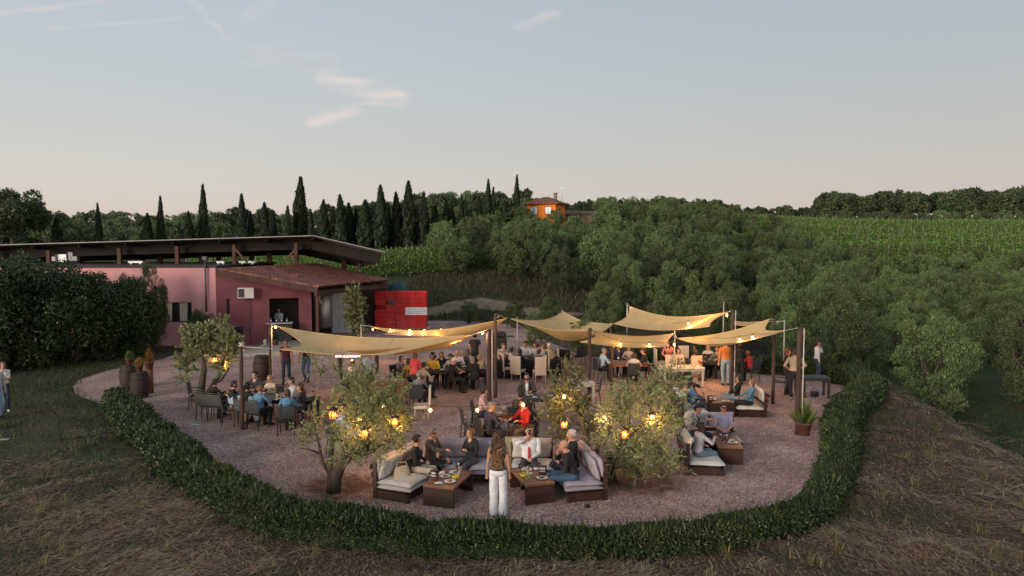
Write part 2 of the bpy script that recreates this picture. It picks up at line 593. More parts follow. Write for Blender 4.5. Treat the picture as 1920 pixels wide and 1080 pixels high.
def ground_mat():
    m = bpy.data.materials.new('dry grass and soil'); m.use_nodes = True
    nt = m.node_tree; b = nt.nodes['Principled BSDF']; N = nt.nodes.new; L = nt.links.new
    b.inputs['Roughness'].default_value = .95; b.inputs['Specular IOR Level'].default_value = .1
    tc = N('ShaderNodeTexCoord')
    def noise(s, d=4, mp=None):
        n = N('ShaderNodeTexNoise'); n.inputs['Scale'].default_value = s; n.inputs['Detail'].default_value = d
        src = tc.outputs['Object']
        if mp:
            q = N('ShaderNodeMapping'); q.inputs['Scale'].default_value = mp[0]; q.inputs['Rotation'].default_value = (0, 0, mp[1]); L(src, q.inputs['Vector']); src = q.outputs[0]
        L(src, n.inputs['Vector']); return n.outputs[0]
    def ramp(s, *st):
        r = N('ShaderNodeValToRGB'); e = r.color_ramp.elements
        e[0].position, e[0].color = st[0]; e[1].position, e[1].color = st[-1]
        for p, c in st[1:-1]:
            k = e.new(p); k.color = c
        L(s, r.inputs[0]); return r.outputs[0]
    def mix(f, a, c):
        q = N('ShaderNodeMix'); q.data_type = 'RGBA'
        if isinstance(f, float): q.inputs['Factor'].default_value = f
        else: L(f, q.inputs['Factor'])
        L(a, q.inputs['A']); L(c, q.inputs['B']); return q.outputs['Result']
    dry = ramp(noise(24, 7, ((1, .4, 1), .6)), (.3, (.022, .017, .013, 1)), (.52, (.085, .060, .040, 1)), (.78, (.27, .195, .13, 1)))
    green = ramp(noise(14, 5), (.3, (.018, .032, .012, 1)), (.55, (.045, .075, .024, 1)), (.75, (.10, .12, .045, 1)))
    at_ = N('ShaderNodeAttribute'); at_.attribute_name = 'green'
    pn = noise(.55, 4)
    ad = N('ShaderNodeMath'); ad.operation = 'MULTIPLY_ADD'; ad.inputs[1].default_value = 1.6; ad.inputs[2].default_value = -.8
    L(pn, ad.inputs[0])
    sm = N('ShaderNodeMath'); sm.operation = 'ADD'; sm.use_clamp = True; L(at_.outputs['Fac'], sm.inputs[0]); L(ad.outputs[0], sm.inputs[1])
    col = mix(sm.outputs[0], dry, green)
    L(col, b.inputs['Base Color'])
    bp = N('ShaderNodeBump'); bp.inputs['Strength'].default_value = .7; bp.inputs['Distance'].default_value = .06
    L(noise(22, 4), bp.inputs['Height']); L(bp.outputs[0], b.inputs['Normal'])
    return m


gme = np_mesh('ground', np.stack([X.ravel(), Y.ravel(), Z.ravel()], 1), GQ, ground_mat(), smooth=True)
# where grass is green rather than dry
gr = np.full(X.shape, .06)
gr = np.maximum(gr, .42 * smooth01((-6.5 - X) / 4) * (Y < 34))
gr = np.maximum(gr, .8 * smooth01((X - 15.5) / 2) * (Y < 60))
gr = np.maximum(gr, .85 * smooth01((Y - 56) / 10))
gr = np.where((Y > 44) & (Y < 62) & (X > -9) & (X < 8), .45, gr)
fa = gme.attributes.new('green', 'FLOAT', 'POINT')
fa.data.foreach_set('value', gr.ravel().astype(np.float32))
ground = link('ground', gme)
tag(ground, 'dry mown grass and bare soil sloping away around the terrace', None, kind='structure')

# gravel of the terrace: one flat sheet
import mathutils.geometry as mg


def flat_sheet(name, pts, z, mat_, label):
    tri = mg.tessellate_polygon([[Vector((p[0], p[1], 0)) for p in pts]])
    mb = MB(); mb.add([(p[0], p[1], z) for p in pts], [tuple(t) for t in tri])
    me = mb.mesh(name, mat_)
    if me.polygons[0].normal.z < 0:
        me.flip_normals()
    o = link(name, me)
    tag(o, label, None, kind='structure')
    return o


MULCH = [(-3.9, 15.2, 1.6), (2.4, 16.0, 1.9), (3.0, 15.6, 1.7), (1.9, 17.4, 1.1), (-10.9, 24.2, 1.2), (6.6, 13.9, .6)]


def gravel_mat():
    m = bpy.data.materials.new('pinkish gravel'); m.use_nodes = True
    nt = m.node_tree; b = nt.nodes['Principled BSDF']; N = nt.nodes.new; L = nt.links.new
    b.inputs['Roughness'].default_value = .9; b.inputs['Specular IOR Level'].default_value = .2
    tc = N('ShaderNodeTexCoord')
    v = N('ShaderNodeTexVoronoi'); v.inputs['Scale'].default_value = 36; v.feature = 'F1'
    L(tc.outputs['Object'], v.inputs['Vector'])
    r = N('ShaderNodeValToRGB'); e = r.color_ramp.elements
    e[0].position = 0; e[0].color = (.15, .098, .085, 1); e[1].position = 1; e[1].color = (.72, .60, .56, 1)
    for p, c in ((.35, (.37, .245, .215, 1)), (.7, (.51, .355, .315, 1))):
        k = e.new(p); k.color = c
    sp = N('ShaderNodeSeparateColor'); L(v.outputs['Color'], sp.inputs[0]); L(sp.outputs[0], r.inputs[0])
    n = N('ShaderNodeTexNoise'); n.inputs['Scale'].default_value = .7; n.inputs['Detail'].default_value = 6; n.inputs['Roughness'].default_value = .65
    L(tc.outputs['Object'], n.inputs['Vector'])
    r2 = N('ShaderNodeValToRGB'); r2.color_ramp.elements[0].position = .3; r2.color_ramp.elements[1].position = .7
    r2.color_ramp.elements[0].color = (.58, .54, .52, 1); r2.color_ramp.elements[1].color = (1.2, 1.15, 1.1, 1)
    L(n.outputs[0], r2.inputs[0])
    mx = N('ShaderNodeMix'); mx.data_type = 'RGBA'; mx.blend_type = 'MULTIPLY'; mx.inputs['Factor'].default_value = 1
    L(r.outputs[0], mx.inputs['A']); L(r2.outputs[0], mx.inputs['B']); L(mx.outputs['Result'], b.inputs['Base Color'])
    # brown leaf litter and soil round the olives, from each trunk outwards, ragged
    n3 = N('ShaderNodeTexNoise'); n3.inputs['Scale'].default_value = 3.5; n3.inputs['Detail'].default_value = 5
    L(tc.outputs['Object'], n3.inputs['Vector'])
    tot = None
    for (bx, by, rad) in MULCH:
        vm = N('ShaderNodeVectorMath'); vm.operation = 'DISTANCE'; vm.inputs[1].default_value = (bx, by, 0)
        L(tc.outputs['Object'], vm.inputs[0])
        mr_ = N('ShaderNodeMapRange'); mr_.inputs['From Min'].default_value = rad; mr_.inputs['From Max'].default_value = rad * .35
        L(vm.outputs['Value'], mr_.inputs['Value'])
        if tot is None: tot = mr_.outputs[0]
        else:
            q_ = N('ShaderNodeMath'); q_.operation = 'MAXIMUM'; L(tot, q_.inputs[0]); L(mr_.outputs[0], q_.inputs[1]); tot = q_.outputs[0]
    q_ = N('ShaderNodeMath'); q_.operation = 'MULTIPLY_ADD'; q_.inputs[1].default_value = 2.4; q_.inputs[2].default_value = -1.2; L(n3.outputs[0], q_.inputs[0])
    q2 = N('ShaderNodeMath'); q2.operation = 'ADD'; L(tot, q2.inputs[0]); L(q_.outputs[0], q2.inputs[1])
    q3 = N('ShaderNodeMath'); q3.operation = 'MULTIPLY'; q3.use_clamp = True; L(q2.outputs[0], q3.inputs[0]); L(tot, q3.inputs[1])
    mx2 = N('ShaderNodeMix'); mx2.data_type = 'RGBA'
    L(q3.outputs[0], mx2.inputs['Factor']); L(mx.outputs['Result'], mx2.inputs['A'])
    r4 = N('ShaderNodeValToRGB'); r4.color_ramp.elements[0].color = (.055, .030, .018, 1); r4.color_ramp.elements[1].color = (.22, .125, .075, 1)
    L(sp.outputs[1], r4.inputs[0]); L(r4.outputs[0], mx2.inputs['B']); L(mx2.outputs['Result'], b.inputs['Base Color'])
    bp = N('ShaderNodeBump'); bp.inputs['Strength'].default_value = 1.0; bp.inputs['Distance'].default_value = .03; bp.invert = True
    L(v.outputs['Distance'], bp.inputs['Height']); L(bp.outputs[0], b.inputs['Normal'])
    return m


flat_sheet('gravel_terrace', TERRACE, 0.0, gravel_mat(), 'pinkish gravel spread over the dining terrace')

# earth track climbing behind the crates
trk = [(-9, 52), (-6.5, 53.5), (-4.5, 54.5), (-2.5, 55), (-.5, 54), (1.5, 52), (4.5, 50.5), (9, 49.5), (16, 50)]
mb = MB()
rows = []
for i, (x, y) in enumerate(trk):
    rows.append([(x, y + w, hz1(x, y + w) + .04) for w in (-1.0, -.5, 0, .5, 1.0)])
fine = []
for i in range(len(rows) - 1):
    for k in range(6):
        t = k / 6
        r_ = []
        for p, q in zip(rows[i], rows[i + 1]):
            x = p[0] * (1 - t) + q[0] * t; y = p[1] * (1 - t) + q[1] * t
            r_.append((x, y, hz1(x, y) + .03))
        fine.append(r_)
mb.grid(fine, flip=True)
o = mb.build('dirt_track', pmat('track earth', (.25, .19, .12), (.13, .10, .06), 1.6, .95, .6, 20))
tag(o, 'pale earth track curving up behind the red crates', None, kind='structure')

# ------------------------------------------------------------------ leaves, crowns, trees


def unit(v):
    return v / np.maximum(np.linalg.norm(v, axis=-1, keepdims=True), 1e-9)


def leaf_quads(C, A, Nn, Ln, W):
    """diamond leaves: centre C, long axis A, face normal Nn, length Ln, width W"""
    A = unit(A); S = unit(np.cross(A, Nn))
    Ln = np.broadcast_to(Ln, len(C))[:, None]; W = np.broadcast_to(W, len(C))[:, None]
    v = np.stack([C - A * Ln * .5, C + S * W * .5 - A * Ln * .05, C + A * Ln * .5, C - S * W * .5 - A * Ln * .05], 1)
    q = np.arange(len(C) * 4).reshape(-1, 4)
    return v.reshape(-1, 3), q


def sphere_pts(r, n):
    return unit(r.normal(size=(n, 3)))


def crown_mesh(name, seed, n_leaf, lobes, Ln, W, mat_, rad=(1.9, 1.9, 1.6), cz=2.9, lobe_r=(.55, .95), up=.35, shell=.55, flat_bottom=.75, wisp=.0):
    r = np.random.default_rng(seed)
    d = sphere_pts(r, lobes)
    d[:, 2] = np.where(d[:, 2] < -.3, d[:, 2] * flat_bottom, d[:, 2])
    k = r.uniform(.45, 1.0, lobes)[:, None] ** .6
    Cn = d * k * np.array(rad) + np.array([0, 0, cz])
    Lr = r.uniform(*lobe_r, lobes) * (1.15 - .35 * k[:, 0])
    li = r.integers(0, lobes, n_leaf)
    u = sphere_pts(r, n_leaf)
    u[:, 2] += .25
    u = unit(u)
    rr = r.uniform(shell, 1.0, n_leaf) ** .7 * (1 + .12 * r.normal(size=n_leaf))
    if wisp > 0:
        rr = rr * np.where(r.random(n_leaf) < wisp, r.uniform(1.0, 1.55, n_leaf), 1)
    P = Cn[li] + u * (Lr[li] * rr)[:, None] * np.array([1, 1, .95])
    A = u * .5 + sphere_pts(r, n_leaf) * .8 + np.array([0, 0, up])
    Nn = u * .6 + sphere_pts(r, n_leaf) * .8
    V, Q = leaf_quads(P, A, Nn, Ln * r.uniform(.6, 1.35, n_leaf), W * r.uniform(.7, 1.3, n_leaf))
    return np_mesh(name, V, Q, mat_), Cn


def limb(mb, a, b, r0, r1, seed, n=6, wob=.12, seg=5):
    r = np.random.default_rng(seed)
    a = np.array(a, float); b = np.array(b, float)
    pts = []; rad = []
    for i in range(seg + 1):
        t = i / seg
        p = a * (1 - t) + b * t + (r.normal(size=3) * wob * np.linalg.norm(b - a) * math.sin(math.pi * t) * .6 if 0 < i < seg else 0)
        pts.append(p); rad.append(r0 * (1 - t) + r1 * t)
    mb.tube(pts, rad, n=n)
    return pts


def trunk_mesh(name, seed, tips, base_r, split, mat_, n_trunk=1, lean=.25, n=8):
    """a tapered trunk that forks into limbs ending inside the crown"""
    r = np.random.default_rng(seed)
    mb = MB()
    for t in range(n_trunk):
        top = np.array([r.normal() * lean, r.normal() * lean, split * r.uniform(.85, 1.15)])
        b = np.array([r.normal() * .12 * (n_trunk > 1), r.normal() * .12 * (n_trunk > 1), -.25])
        pts = [b, b + [0, 0, .3], b * .6 + top * .4 + [0, 0, .1], top]
        mb.tube(pts, [base_r * 1.5, base_r * 1.1, base_r * .9, base_r * .72], n=n)
        for k in r.choice(len(tips), min(len(tips), 6), replace=False):
            limb(mb, top - np.array([0, 0, .05]), tips[k], base_r * .5, base_r * .1, int(r.integers(1e6)), n=5)
    return mb.mesh(name, mat_)


BARK = pmat('olive bark', (.085, .068, .052), (.038, .03, .024), 9, .95, .9, 22, stretch=(1, 1, .35))
OLIVE = leafmat('olive leaf', (.115, .125, .052), (.25, .265, .125), (.40, .40, .24), .28, objvar=.34)
OLIVE_FAR = leafmat('olive leaf in the grove', (.058, .094, .036), (.142, .198, .078), (.30, .33, .15), .28, objvar=.36, patch=((.17, .185, .075), .55))
CYP = leafmat('cypress foliage', (.014, .026, .014), (.034, .052, .026), (.06, .06, .028), .15, objvar=.2)
OAK = leafmat('oak leaf', (.034, .056, .025), (.088, .115, .050), (.15, .15, .07), .25, objvar=.3)
SCRUB = leafmat('hillside leaf', (.055, .092, .040), (.140, .185, .080), (.24, .24, .12), .28, objvar=.42)
LAUREL = leafmat('laurel leaf', (.018, .036, .016), (.050, .084, .034), (.11, .15, .06), .18, .35, objvar=.15, patch=((.075, .105, .04), .8))
BOX = leafmat('low hedge leaf', (.020, .042, .015), (.052, .090, .031), (.13, .155, .06), .22, .45, objvar=.0, patch=((.085, .095, .035), 1.1))
VINE = leafmat('vine leaf', (.062, .118, .028), (.16, .25, .06), (.28, .36, .105), .35, objvar=.25)


def tree_proto(name, crown, trunk):
    return name, crown, trunk


def place_tree(name, crown, trunk, loc, s, rz, label, cat, group, sz=None):
    e = empty(name, loc, rz)
    e.scale = (s, s, sz if sz else s)
    link('trunk', trunk, e); link('crown', crown, e)
    tag(e, label, cat, group)
    return e


def make_set(prefix, k, n_leaf, lobes, Ln, W, m, seed0, **kw):
    res = []
    for i in range(k):
        tr = kw.pop('trunks', 1) if False else 1
        c, tips = crown_mesh('crown', seed0 + i, n_leaf, lobes, Ln, W, m, **kw)
        t = trunk_mesh('trunk', seed0 + 50 + i, tips, .17, 1.2, BARK, n_trunk=1 + (i % 2), lean=.3)
        res.append((c, t))
    return res


OL_NEAR = make_set('o', 5, 17000, 74, .135, .048, OLIVE_FAR, 100, rad=(1.9, 1.8, 2.25), lobe_r=(.26, .58), cz=2.3, wisp=.16, up=.8, flat_bottom=.95, shell=.45)
OL_MID = make_set('o', 5, 8000, 60, .20, .08, OLIVE_FAR, 200, rad=(2.0, 1.9, 2.2), lobe_r=(.30, .66), cz=2.3, wisp=.12, up=.7, flat_bottom=.95, shell=.45)
OL_FAR = make_set('o', 4, 2600, 24, .36, .16, SCRUB, 300, rad=(2.1, 2.0, 1.7), lobe_r=(.6, 1.0), cz=2.2)
OAK_FAR = make_set('o', 4, 3400, 26, .42, .22, OAK, 400, rad=(2.4, 2.3, 1.9), lobe_r=(.6, 1.1), cz=2.6, up=.1)

rt = np.random.default_rng(77)
# --- olive grove on the slope behind and to the right of the terrace
umin = lambda d: float(np.interp(d, [27, 30, 34, 38, 45, 53, 58, 62, 75, 120, 121, 170], [.54, .46, .33, .20, .11, .05, -.01, -.09, -.11, -.115, .11, .11]))
cells = []
d = 28.5
while d < 166:
    step = 3.95 + d * .008
    x = -.16 * d
    while x < .86 * d:
        px_, py_ = x + rt.uniform(-1.3, 1.3), d + rt.uniform(-1.2, 1.2)
        u = px_ / py_
        ok = u > umin(py_) and u < .84
        if u > .66 and py_ < 29.5: ok = False
        if py_ > float(np.interp(u, [.115, .14, .30, .35, .42, .5, .9], [120, 164, 158, 136, 115, 102, 100])): ok = False
        if ok and poly_dist(np.array([px_]), np.array([py_]), TERRACE)[0] < 2.0: ok = False
        if ok and min(math.hypot(px_ - a, py_ - b) for a, b in trk) < 2.6: ok = False
        if ok and rt.random() < .03: ok = False
        if ok and py_ > (115 if u > -.01 else 119) and u < .115: ok = False
        if ok:
            cells.append((px_, py_))
        x += step * rt.uniform(.9, 1.15)
    d += step * .92
for (x, y) in cells:
    near = y < 58
    c, t = (OL_NEAR if near else OL_MID)[rt.integers(0, 5)]
    s = rt.uniform(.64, .95)
    place_tree('olive_tree', c, t, (x, y, hz1(x, y) - .05), s, rt.uniform(0, 6.28), 'silvery green olive tree in the grove on the slope behind the terrace', 'tree', 'olive trees of the grove', sz=s * rt.uniform(1.0, 1.25))

# --- bushy wooded slope behind the long building
k = 0
for dd in (112, 119, 127, 135, 144, 153, 163):
    x = -.80 * dd
    while x < .02 * dd:
        y = dd + rt.uniform(-2.5, 2.5); xx = x + rt.uniform(-1.5, 1.5)
        c, t = OL_FAR[rt.integers(0, 4)] if rt.random() < .7 else OAK_FAR[rt.integers(0, 4)]
        s = rt.uniform(.85, 1.25) * (1 if dd < 150 else 1.12)
        place_tree('hillside_tree', c, t, (xx, y, hz1(xx, y) - .1), s, rt.uniform(0, 6.28), 'bushy green tree on the wooded slope behind the cypress row', 'tree', 'trees of the wooded slope')
        x += rt.uniform(4.6, 6.6)
# --- ridge trees in the middle, behind the orange house
for i in range(46):
    u = -.02 + i * .0076 + rt.uniform(-.003, .003)
    y = rt.uniform(165, 195); x = u * y
    c, t = OAK_FAR[rt.integers(0, 4)]
    s = rt.uniform(.7, 1.05)
    place_tree('ridge_tree', c, t, (x, y, hz1(x, y) - .3), s, rt.uniform(0, 6.28), 'dark round tree on the ridge right of the orange house', 'tree', 'ridge trees by the house')
# --- tall dark oaks on the hilltop at the right
for i in range(64):
    u = .31 + .56 * (i / 64) + rt.uniform(-.005, .005)
    y = rt.uniform(212, 235); x = u * y
    c, t = OAK_FAR[rt.integers(0, 4)]
    grow = float(np.interp(u, [.30, .44, .46, .85], [.85, .95, 1.75, 2.1]))
    s = rt.uniform(.85, 1.15) * grow
    place_tree('oak_tree', c, t, (x, y, hz1(x, y) - .4), s, rt.uniform(0, 6.28), 'tall dark oak in the wood above the hillside vineyard', 'tree', 'oaks above the vineyard')
# --- clipped row of young olives under the wood
for i in range(26):
    u = .44 + .40 * i / 26
    y = 200 - 22 * (i / 26); x = u * y
    c, t = OL_FAR[rt.integers(0, 4)]
    place_tree('young_olive_tree', c, t, (x, y, hz1(x, y) - .3), rt.uniform(.8, 1.0), rt.uniform(0, 6.28), 'small rounded olive, %s from the left in the row above the vineyard' % ordinal(i + 1), 'tree', 'young olives along the vineyard')

# --- hillside vineyard: rows of vines with stakes


def vine_row_mesh(seed, length, n_leaf, Ln, h0=.35, h1=1.75, wid=.38):
    r = np.random.default_rng(seed)
    P = np.stack([r.uniform(0, length, n_leaf), r.normal(0, wid * .5, n_leaf), r.uniform(h0, h1, n_leaf) + np.abs(r.normal(0, .12, n_leaf))], 1)
    u = sphere_pts(r, n_leaf)
    V, Q = leaf_quads(P, u + np.array([0, 0, .5]), sphere_pts(r, n_leaf), Ln * r.uniform(.6, 1.3, n_leaf), Ln * .75 * r.uniform(.6, 1.2, n_leaf))
    return np_mesh('vine_leaves', V, Q, VINE)


STAKE = pmat('grey stake', (.26, .24, .21), (.16, .14, .12), 8, .8)
VSEG = [vine_row_mesh(500 + i, 24, 1500, .34, .35, 1.35, .34) for i in range(4)]
mb = MB()
for i in range(7):
    mb.box((i * 4.0 + rt.uniform(-.5, .5), 0, .95 + rt.uniform(-.1, .1)), (.055, .055, 2.1))
VST = mb.mesh('stake_row', STAKE)


def vine_row(xa, xb, y0, slope, seg, st, seglen, label, group):
    """one row: segments of vines that follow the slope, under one Empty"""
    x = xa
    e = empty('vine_row', (xa, y0, hz1(xa, y0)))
    base = Vector(e.location)
    while x < xb:
        yA = y0 + slope * (x - xa); xB = x + seglen; yB = y0 + slope * (xB - xa)
        zA, zB = hz1(x, yA), hz1(xB, yB)
        for nm, me in (('vine_leaves', seg[rt.integers(0, len(seg))]), ('stake_row', st)):
            o = link(nm, me, e, Vector((x, yA, zA)) - base); o['kind'] = 'stuff'
            o.rotation_euler = (0, -math.atan2(zB - zA, seglen), math.atan2(yB - yA, xB - x))
        x = xB
    tag(e, label, 'vine row', group)


for i in range(24):
    y0 = 106 + i * 3.5
    ua = float(np.interp(i, [0, 6, 12, 23], [.50, .42, .35, .31]))
    vine_row(ua * y0, .86 * y0, y0, -.06 - .004 * i, VSEG, VST, 24, 'green vine row, %s from the bottom of the hillside vineyard' % ordinal(i + 1), 'vine rows of the hillside vineyard')
# bright vines close behind the long building
VSEG2 = [vine_row_mesh(540 + i, 8, 2600, .21, .3, 1.75, .5) for i in range(3)]
mb = MB()
for i in range(4):
    mb.box((i * 2.2, 0, 1.0), (.06, .06, 2.2))
VST2 = mb.mesh('stake_row', STAKE)
for i in range(5):
    y0 = 62 + i * 2.6
    vine_row(-30 - i, -6.2 - i * .5, y0, .12, VSEG2, VST2, 8, 'bright green vine row behind the building, %s from the front' % ordinal(i + 1), 'vine rows behind the building')

# --- cypresses


def cypress_mesh(seed, n=5200):
    r = np.random.default_rng(seed)
    t = r.random(n) ** .85
    a = r.uniform(0, 6.283, n)
    prof = np.interp(t, [0, .06, .2, .45, .7, .88, 1.0], [.55, .85, 1.0, .92, .66, .34, .06])
    lump = 1 + .18 * np.sin(a * 3 + seed + t * 9) + .12 * np.sin(a * 5 - t * 23 + seed)
    rr = prof * lump * r.uniform(.55, 1.05, n)
    P = np.stack([np.cos(a) * rr, np.sin(a) * rr, t * .985 + .02], 1)
    P[:, 0] += .12 * np.sin(t * 5 + seed) * t; 
    A = np.stack([np.cos(a) * .25, np.sin(a) * .25, np.full(n, .11)], 1) + sphere_pts(r, n) * .10
    Nn = np.stack([np.cos(a), np.sin(a), np.zeros(n)], 1) + sphere_pts(r, n) * .7
    S = np.array([.1, .1, 1.0])
    V, Q = leaf_quads(P * np.array([1, 1, 10.0]), A * np.array([1, 1, 10.0]), Nn, .62 * r.uniform(.6, 1.4, n), .22 * r.uniform(.7, 1.3, n))
    return np_mesh('crown', V, Q, CYP)


CYPS = [cypress_mesh(600 + i) for i in range(4)]
mb = MB(); mb.tube([(0, 0, -.5), (0, 0, 1.2), (0, 0, 6)], [.22, .16, .05], n=6)
CYT = mb.mesh('trunk', BARK)
CY = [(8, 396, 20, 92), (105, 412, 22, 92), (183, 383, 13, 98), (275, 402, 22, 98), (300, 370, 15, 100), (353, 398, 20, 98), (380, 349, 19, 100), (452, 367, 22, 98), (495, 382, 22, 98),
      (512, 397, 17, 100), (539, 388, 17, 98), (562, 336, 30, 100), (582, 394, 14, 98), (607, 377, 22, 98), (638, 368, 26, 98), (655, 383, 24, 100), (684, 377, 30, 98), (713, 350, 27, 98),
      (743, 363, 24, 100), (767, 343, 28, 98), (795, 362, 20, 98), (815, 387, 22, 102), (836, 378, 17, 104), (848, 385, 15, 104), (865, 365, 11, 110), (873, 376, 13, 110), (898, 369, 15, 112),
      (915, 338, 15, 116), (925, 352, 13, 116), (946, 378, 13, 114), (668, 392, 18, 101), (699, 388, 18, 102), (727, 380, 18, 102), (755, 386, 18, 103), (781, 384, 16, 102), (625, 390, 17, 101), (470, 398, 16, 99), (881, 392, 14, 108), (969, 330, 14, 117)]
for i, (px, py, w, dd) in enumerate(CY):
    p = at(px, py, dd)
    zb = hz1(p.x, dd) - .3
    e = empty('cypress_tree', (p.x, dd, zb), rt.uniform(0, 6.28))
    wr_ = w / 2 * dd / F * .95
    e.scale = (wr_, wr_, (p.z - zb) / 10.0)
    link('trunk', CYT, e); link('crown', CYPS[i % 4], e)
    lab = 'slender dark cypress in the row behind the long building'
    if px == 969: lab = 'lone tall slender cypress standing beside the orange house'
    if px == 562: lab = 'tallest and broadest cypress with a forked tip above the canopy roof'
    if px == 105: lab = 'short conical cypress nearest the umbrella pine'
    if lab.startswith('slender'): lab = 'slender dark cypress, %s from the left in the row behind the building' % ordinal(1 + sorted(c_[0] for c_ in CY).index(px))
    tag(e, lab, 'cypress', 'cypress row')

# umbrella pine at the left edge
pc, tips = crown_mesh('crown', 700, 9000, 40, .5, .2, OAK, rad=(4.2, 4.0, 2.9), cz=6.2, lobe_r=(1.0, 1.7), up=.2)
ptm = trunk_mesh('trunk', 701, tips, .35, 3.2, BARK)
p = at(22, 420, 88)
place_tree('umbrella_pine', pc, ptm, (p.x, 88, hz1(p.x, 88) - .3), 1.0, 0, 'broad dark umbrella pine at the far left edge', 'tree', None)

# --- orange house on the ridge
HX = at(1013, 405, 120)
hz0 = hz1(HX.x, 122) - .2
house = empty('farmhouse', (HX.x + 1.2, 123, hz0), R(-24))
tag(house, 'small orange two storey house with hipped tile roof on the ridge', 'house')
ORANGE = pmat('orange render', (.80, .235, .028), (.66, .17, .02), .8, .9, .3, 30)
TILE = pmat('terracotta', (.235, .085, .055), (.13, .05, .036), 2.4, .85, .5, 30)
zt = at(1013, 381, 120).z - hz0
mb = MB(); mb.box((0, 0, zt / 2), (5.4, 5.0, zt)); mb.build('wall', ORANGE, house)
mb = MB()
ov = .8; rh = 1.3
mb.add([(-2.7 - ov, -2.5 - ov, zt), (2.7 + ov, -2.5 - ov, zt), (2.7 + ov, 2.5 + ov, zt), (-2.7 - ov, 2.5 + ov, zt), (-.5, 0, zt + rh), (.5, 0, zt + rh),
        (-2.7 - ov, -2.5 - ov, zt - .14), (2.7 + ov, -2.5 - ov, zt - .14), (2.7 + ov, 2.5 + ov, zt - .14), (-2.7 - ov, 2.5 + ov, zt - .14)],
       [(0, 1, 5, 4), (1, 2, 5), (2, 3, 4, 5), (3, 0, 4), (9, 8, 7, 6), (0, 6, 7, 1), (1, 7, 8, 2), (2, 8, 9, 3), (3, 9, 6, 0)])
roof = mb.build('roof', TILE, house)
mb = MB(); mb.box((1.5, .6, zt + 1.3), (.5, .5, 1.3)); mb.box((1.5, .6, zt + 1.98), (.66, .66, .14)); mb.build('chimney', pmat('chimney render', (.25, .2, .17), (.16, .12, .1), 5), house)
mb = MB(); mb.tube([(2.4, 1.6, zt - .1), (2.4, 1.6, zt + 3.1)], .03, n=5)
for z_, w_ in ((3.0, .9), (2.7, .6), (2.2, .5)):
    mb.box((2.4, 1.6, zt + z_), (w_, .04, .04))
mb.build('antenna', pmat('aerial metal', (.3, .3, .3), None, 5, .4, metallic=.8), house)
PANE = pmat('pale curtain glass', (.62, .66, .72), (.5, .54, .6), 1.5, .15)
FRAMEW = pmat('brown window frame', (.12, .05, .03), None, 9, .6)
for (x, w_, h_) in ((-1.35, 1.25, 1.25), (1.35, 1.05, 1.2)):
    f_ = MB(); f_.box((x, -2.5, zt - 1.25), (w_ + .2, .10, h_ + .2)); f_ = f_.build('window', FRAMEW, house)
    q = MB(); q.box((x, -2.56, zt - 1.25), (w_, .04, h_)); q.box((x, -2.60, zt - 1.25), (.06, .05, h_), mi=1); q.build('pane', [PANE, FRAMEW], f_)
f_ = MB(); f_.box((2.7, -.4, zt - 1.2), (.1, .55, .95)); f_ = f_.build('window', FRAMEW, house)
q = MB(); q.box((2.76, -.4, zt - 1.2), (.04, .4, .8)); q.build('pane', pmat('dark glass', (.03, .035, .04), None, 3, .12), f_)
# low barn beside it
BX = at(1095, 400, 126)
bz = hz1(BX.x, 128) - .4
barn = empty('barn', (BX.x, 129, bz), R(-12))
tag(barn, 'low brown barn with a worn shallow tile roof beside the house', 'barn')
bh = at(1095, 392, 126).z - bz
mb = MB(); mb.box((0, 0, (bh - .9) / 2), (7.2, 4.4, bh - .9)); mb.build('wall', pmat('earth render', (.2, .15, .1), (.13, .09, .06), 2, .95, .4, 18), barn)
mb = MB(); e_ = bh - .9
mb.add([(-4, -2.7, e_), (4, -2.7, e_), (4, 2.7, e_), (-4, 2.7, e_), (-4, 0, bh), (4, 0, bh - .25)], [(0, 1, 5, 4), (2, 3, 4, 5), (1, 2, 5), (3, 0, 4), (3, 2, 1, 0)])
mb.build('roof', pmat('old barn tiles', (.15, .10, .065), (.08, .055, .04), 1.5, .95, .6, 20), barn)

# ------------------------------------------------------------------ low hedge round the terrace


def resample(P, step):
    P = np.array(P, float)
    # smooth a little, then even steps
    for _ in range(2):
        Q = [P[0]]
        for a, b in zip(P[:-1], P[1:]):
            Q += [a * .75 + b * .25, a * .25 + b * .75]
        P = np.array(Q + [P[-1]])
    d = np.r_[0, np.cumsum(np.linalg.norm(np.diff(P, axis=0), axis=1))]
    t = np.arange(0, d[-1], step)
    return np.stack([np.interp(t, d, P[:, k]) for k in range(P.shape[1])], 1)


HP = resample(HEDGE, .12)
HT = unit(np.gradient(HP, axis=0)); HN = np.stack([-HT[:, 1], HT[:, 0]], 1)
nH = len(HP)
hh = np.interp(np.arange(nH) / nH, [0, .08, .25, .4, .55, .66, .8, 1], [.74, .70, .60, .44, .44, .58, .64, .70])
hw = np.interp(np.arange(nH) / nH, [0, .1, .28, .38, .55, .64, .75, .86, 1], [.40, .46, .42, .34, .36, .50, .56, .58, .5])
s_ = np.arange(nH) * .12
hh = hh * (1 + .26 * fbm(s_ * .9, s_ * 0, 4) + .12 * fbm(s_ * 2.6, s_ * 0 + 8, 2)); hw = hw * (1 + .28 * fbm(s_ * .8, s_ * 0 + 4, 4))
hedge = empty('low_hedge', (HP[0][0], HP[0][1], 0))
tag(hedge, 'low clipped evergreen hedge curving round the gravel terrace', 'hedge')
hb = Vector(hedge.location)
rh_ = np.random.default_rng(21)
nl = 170000
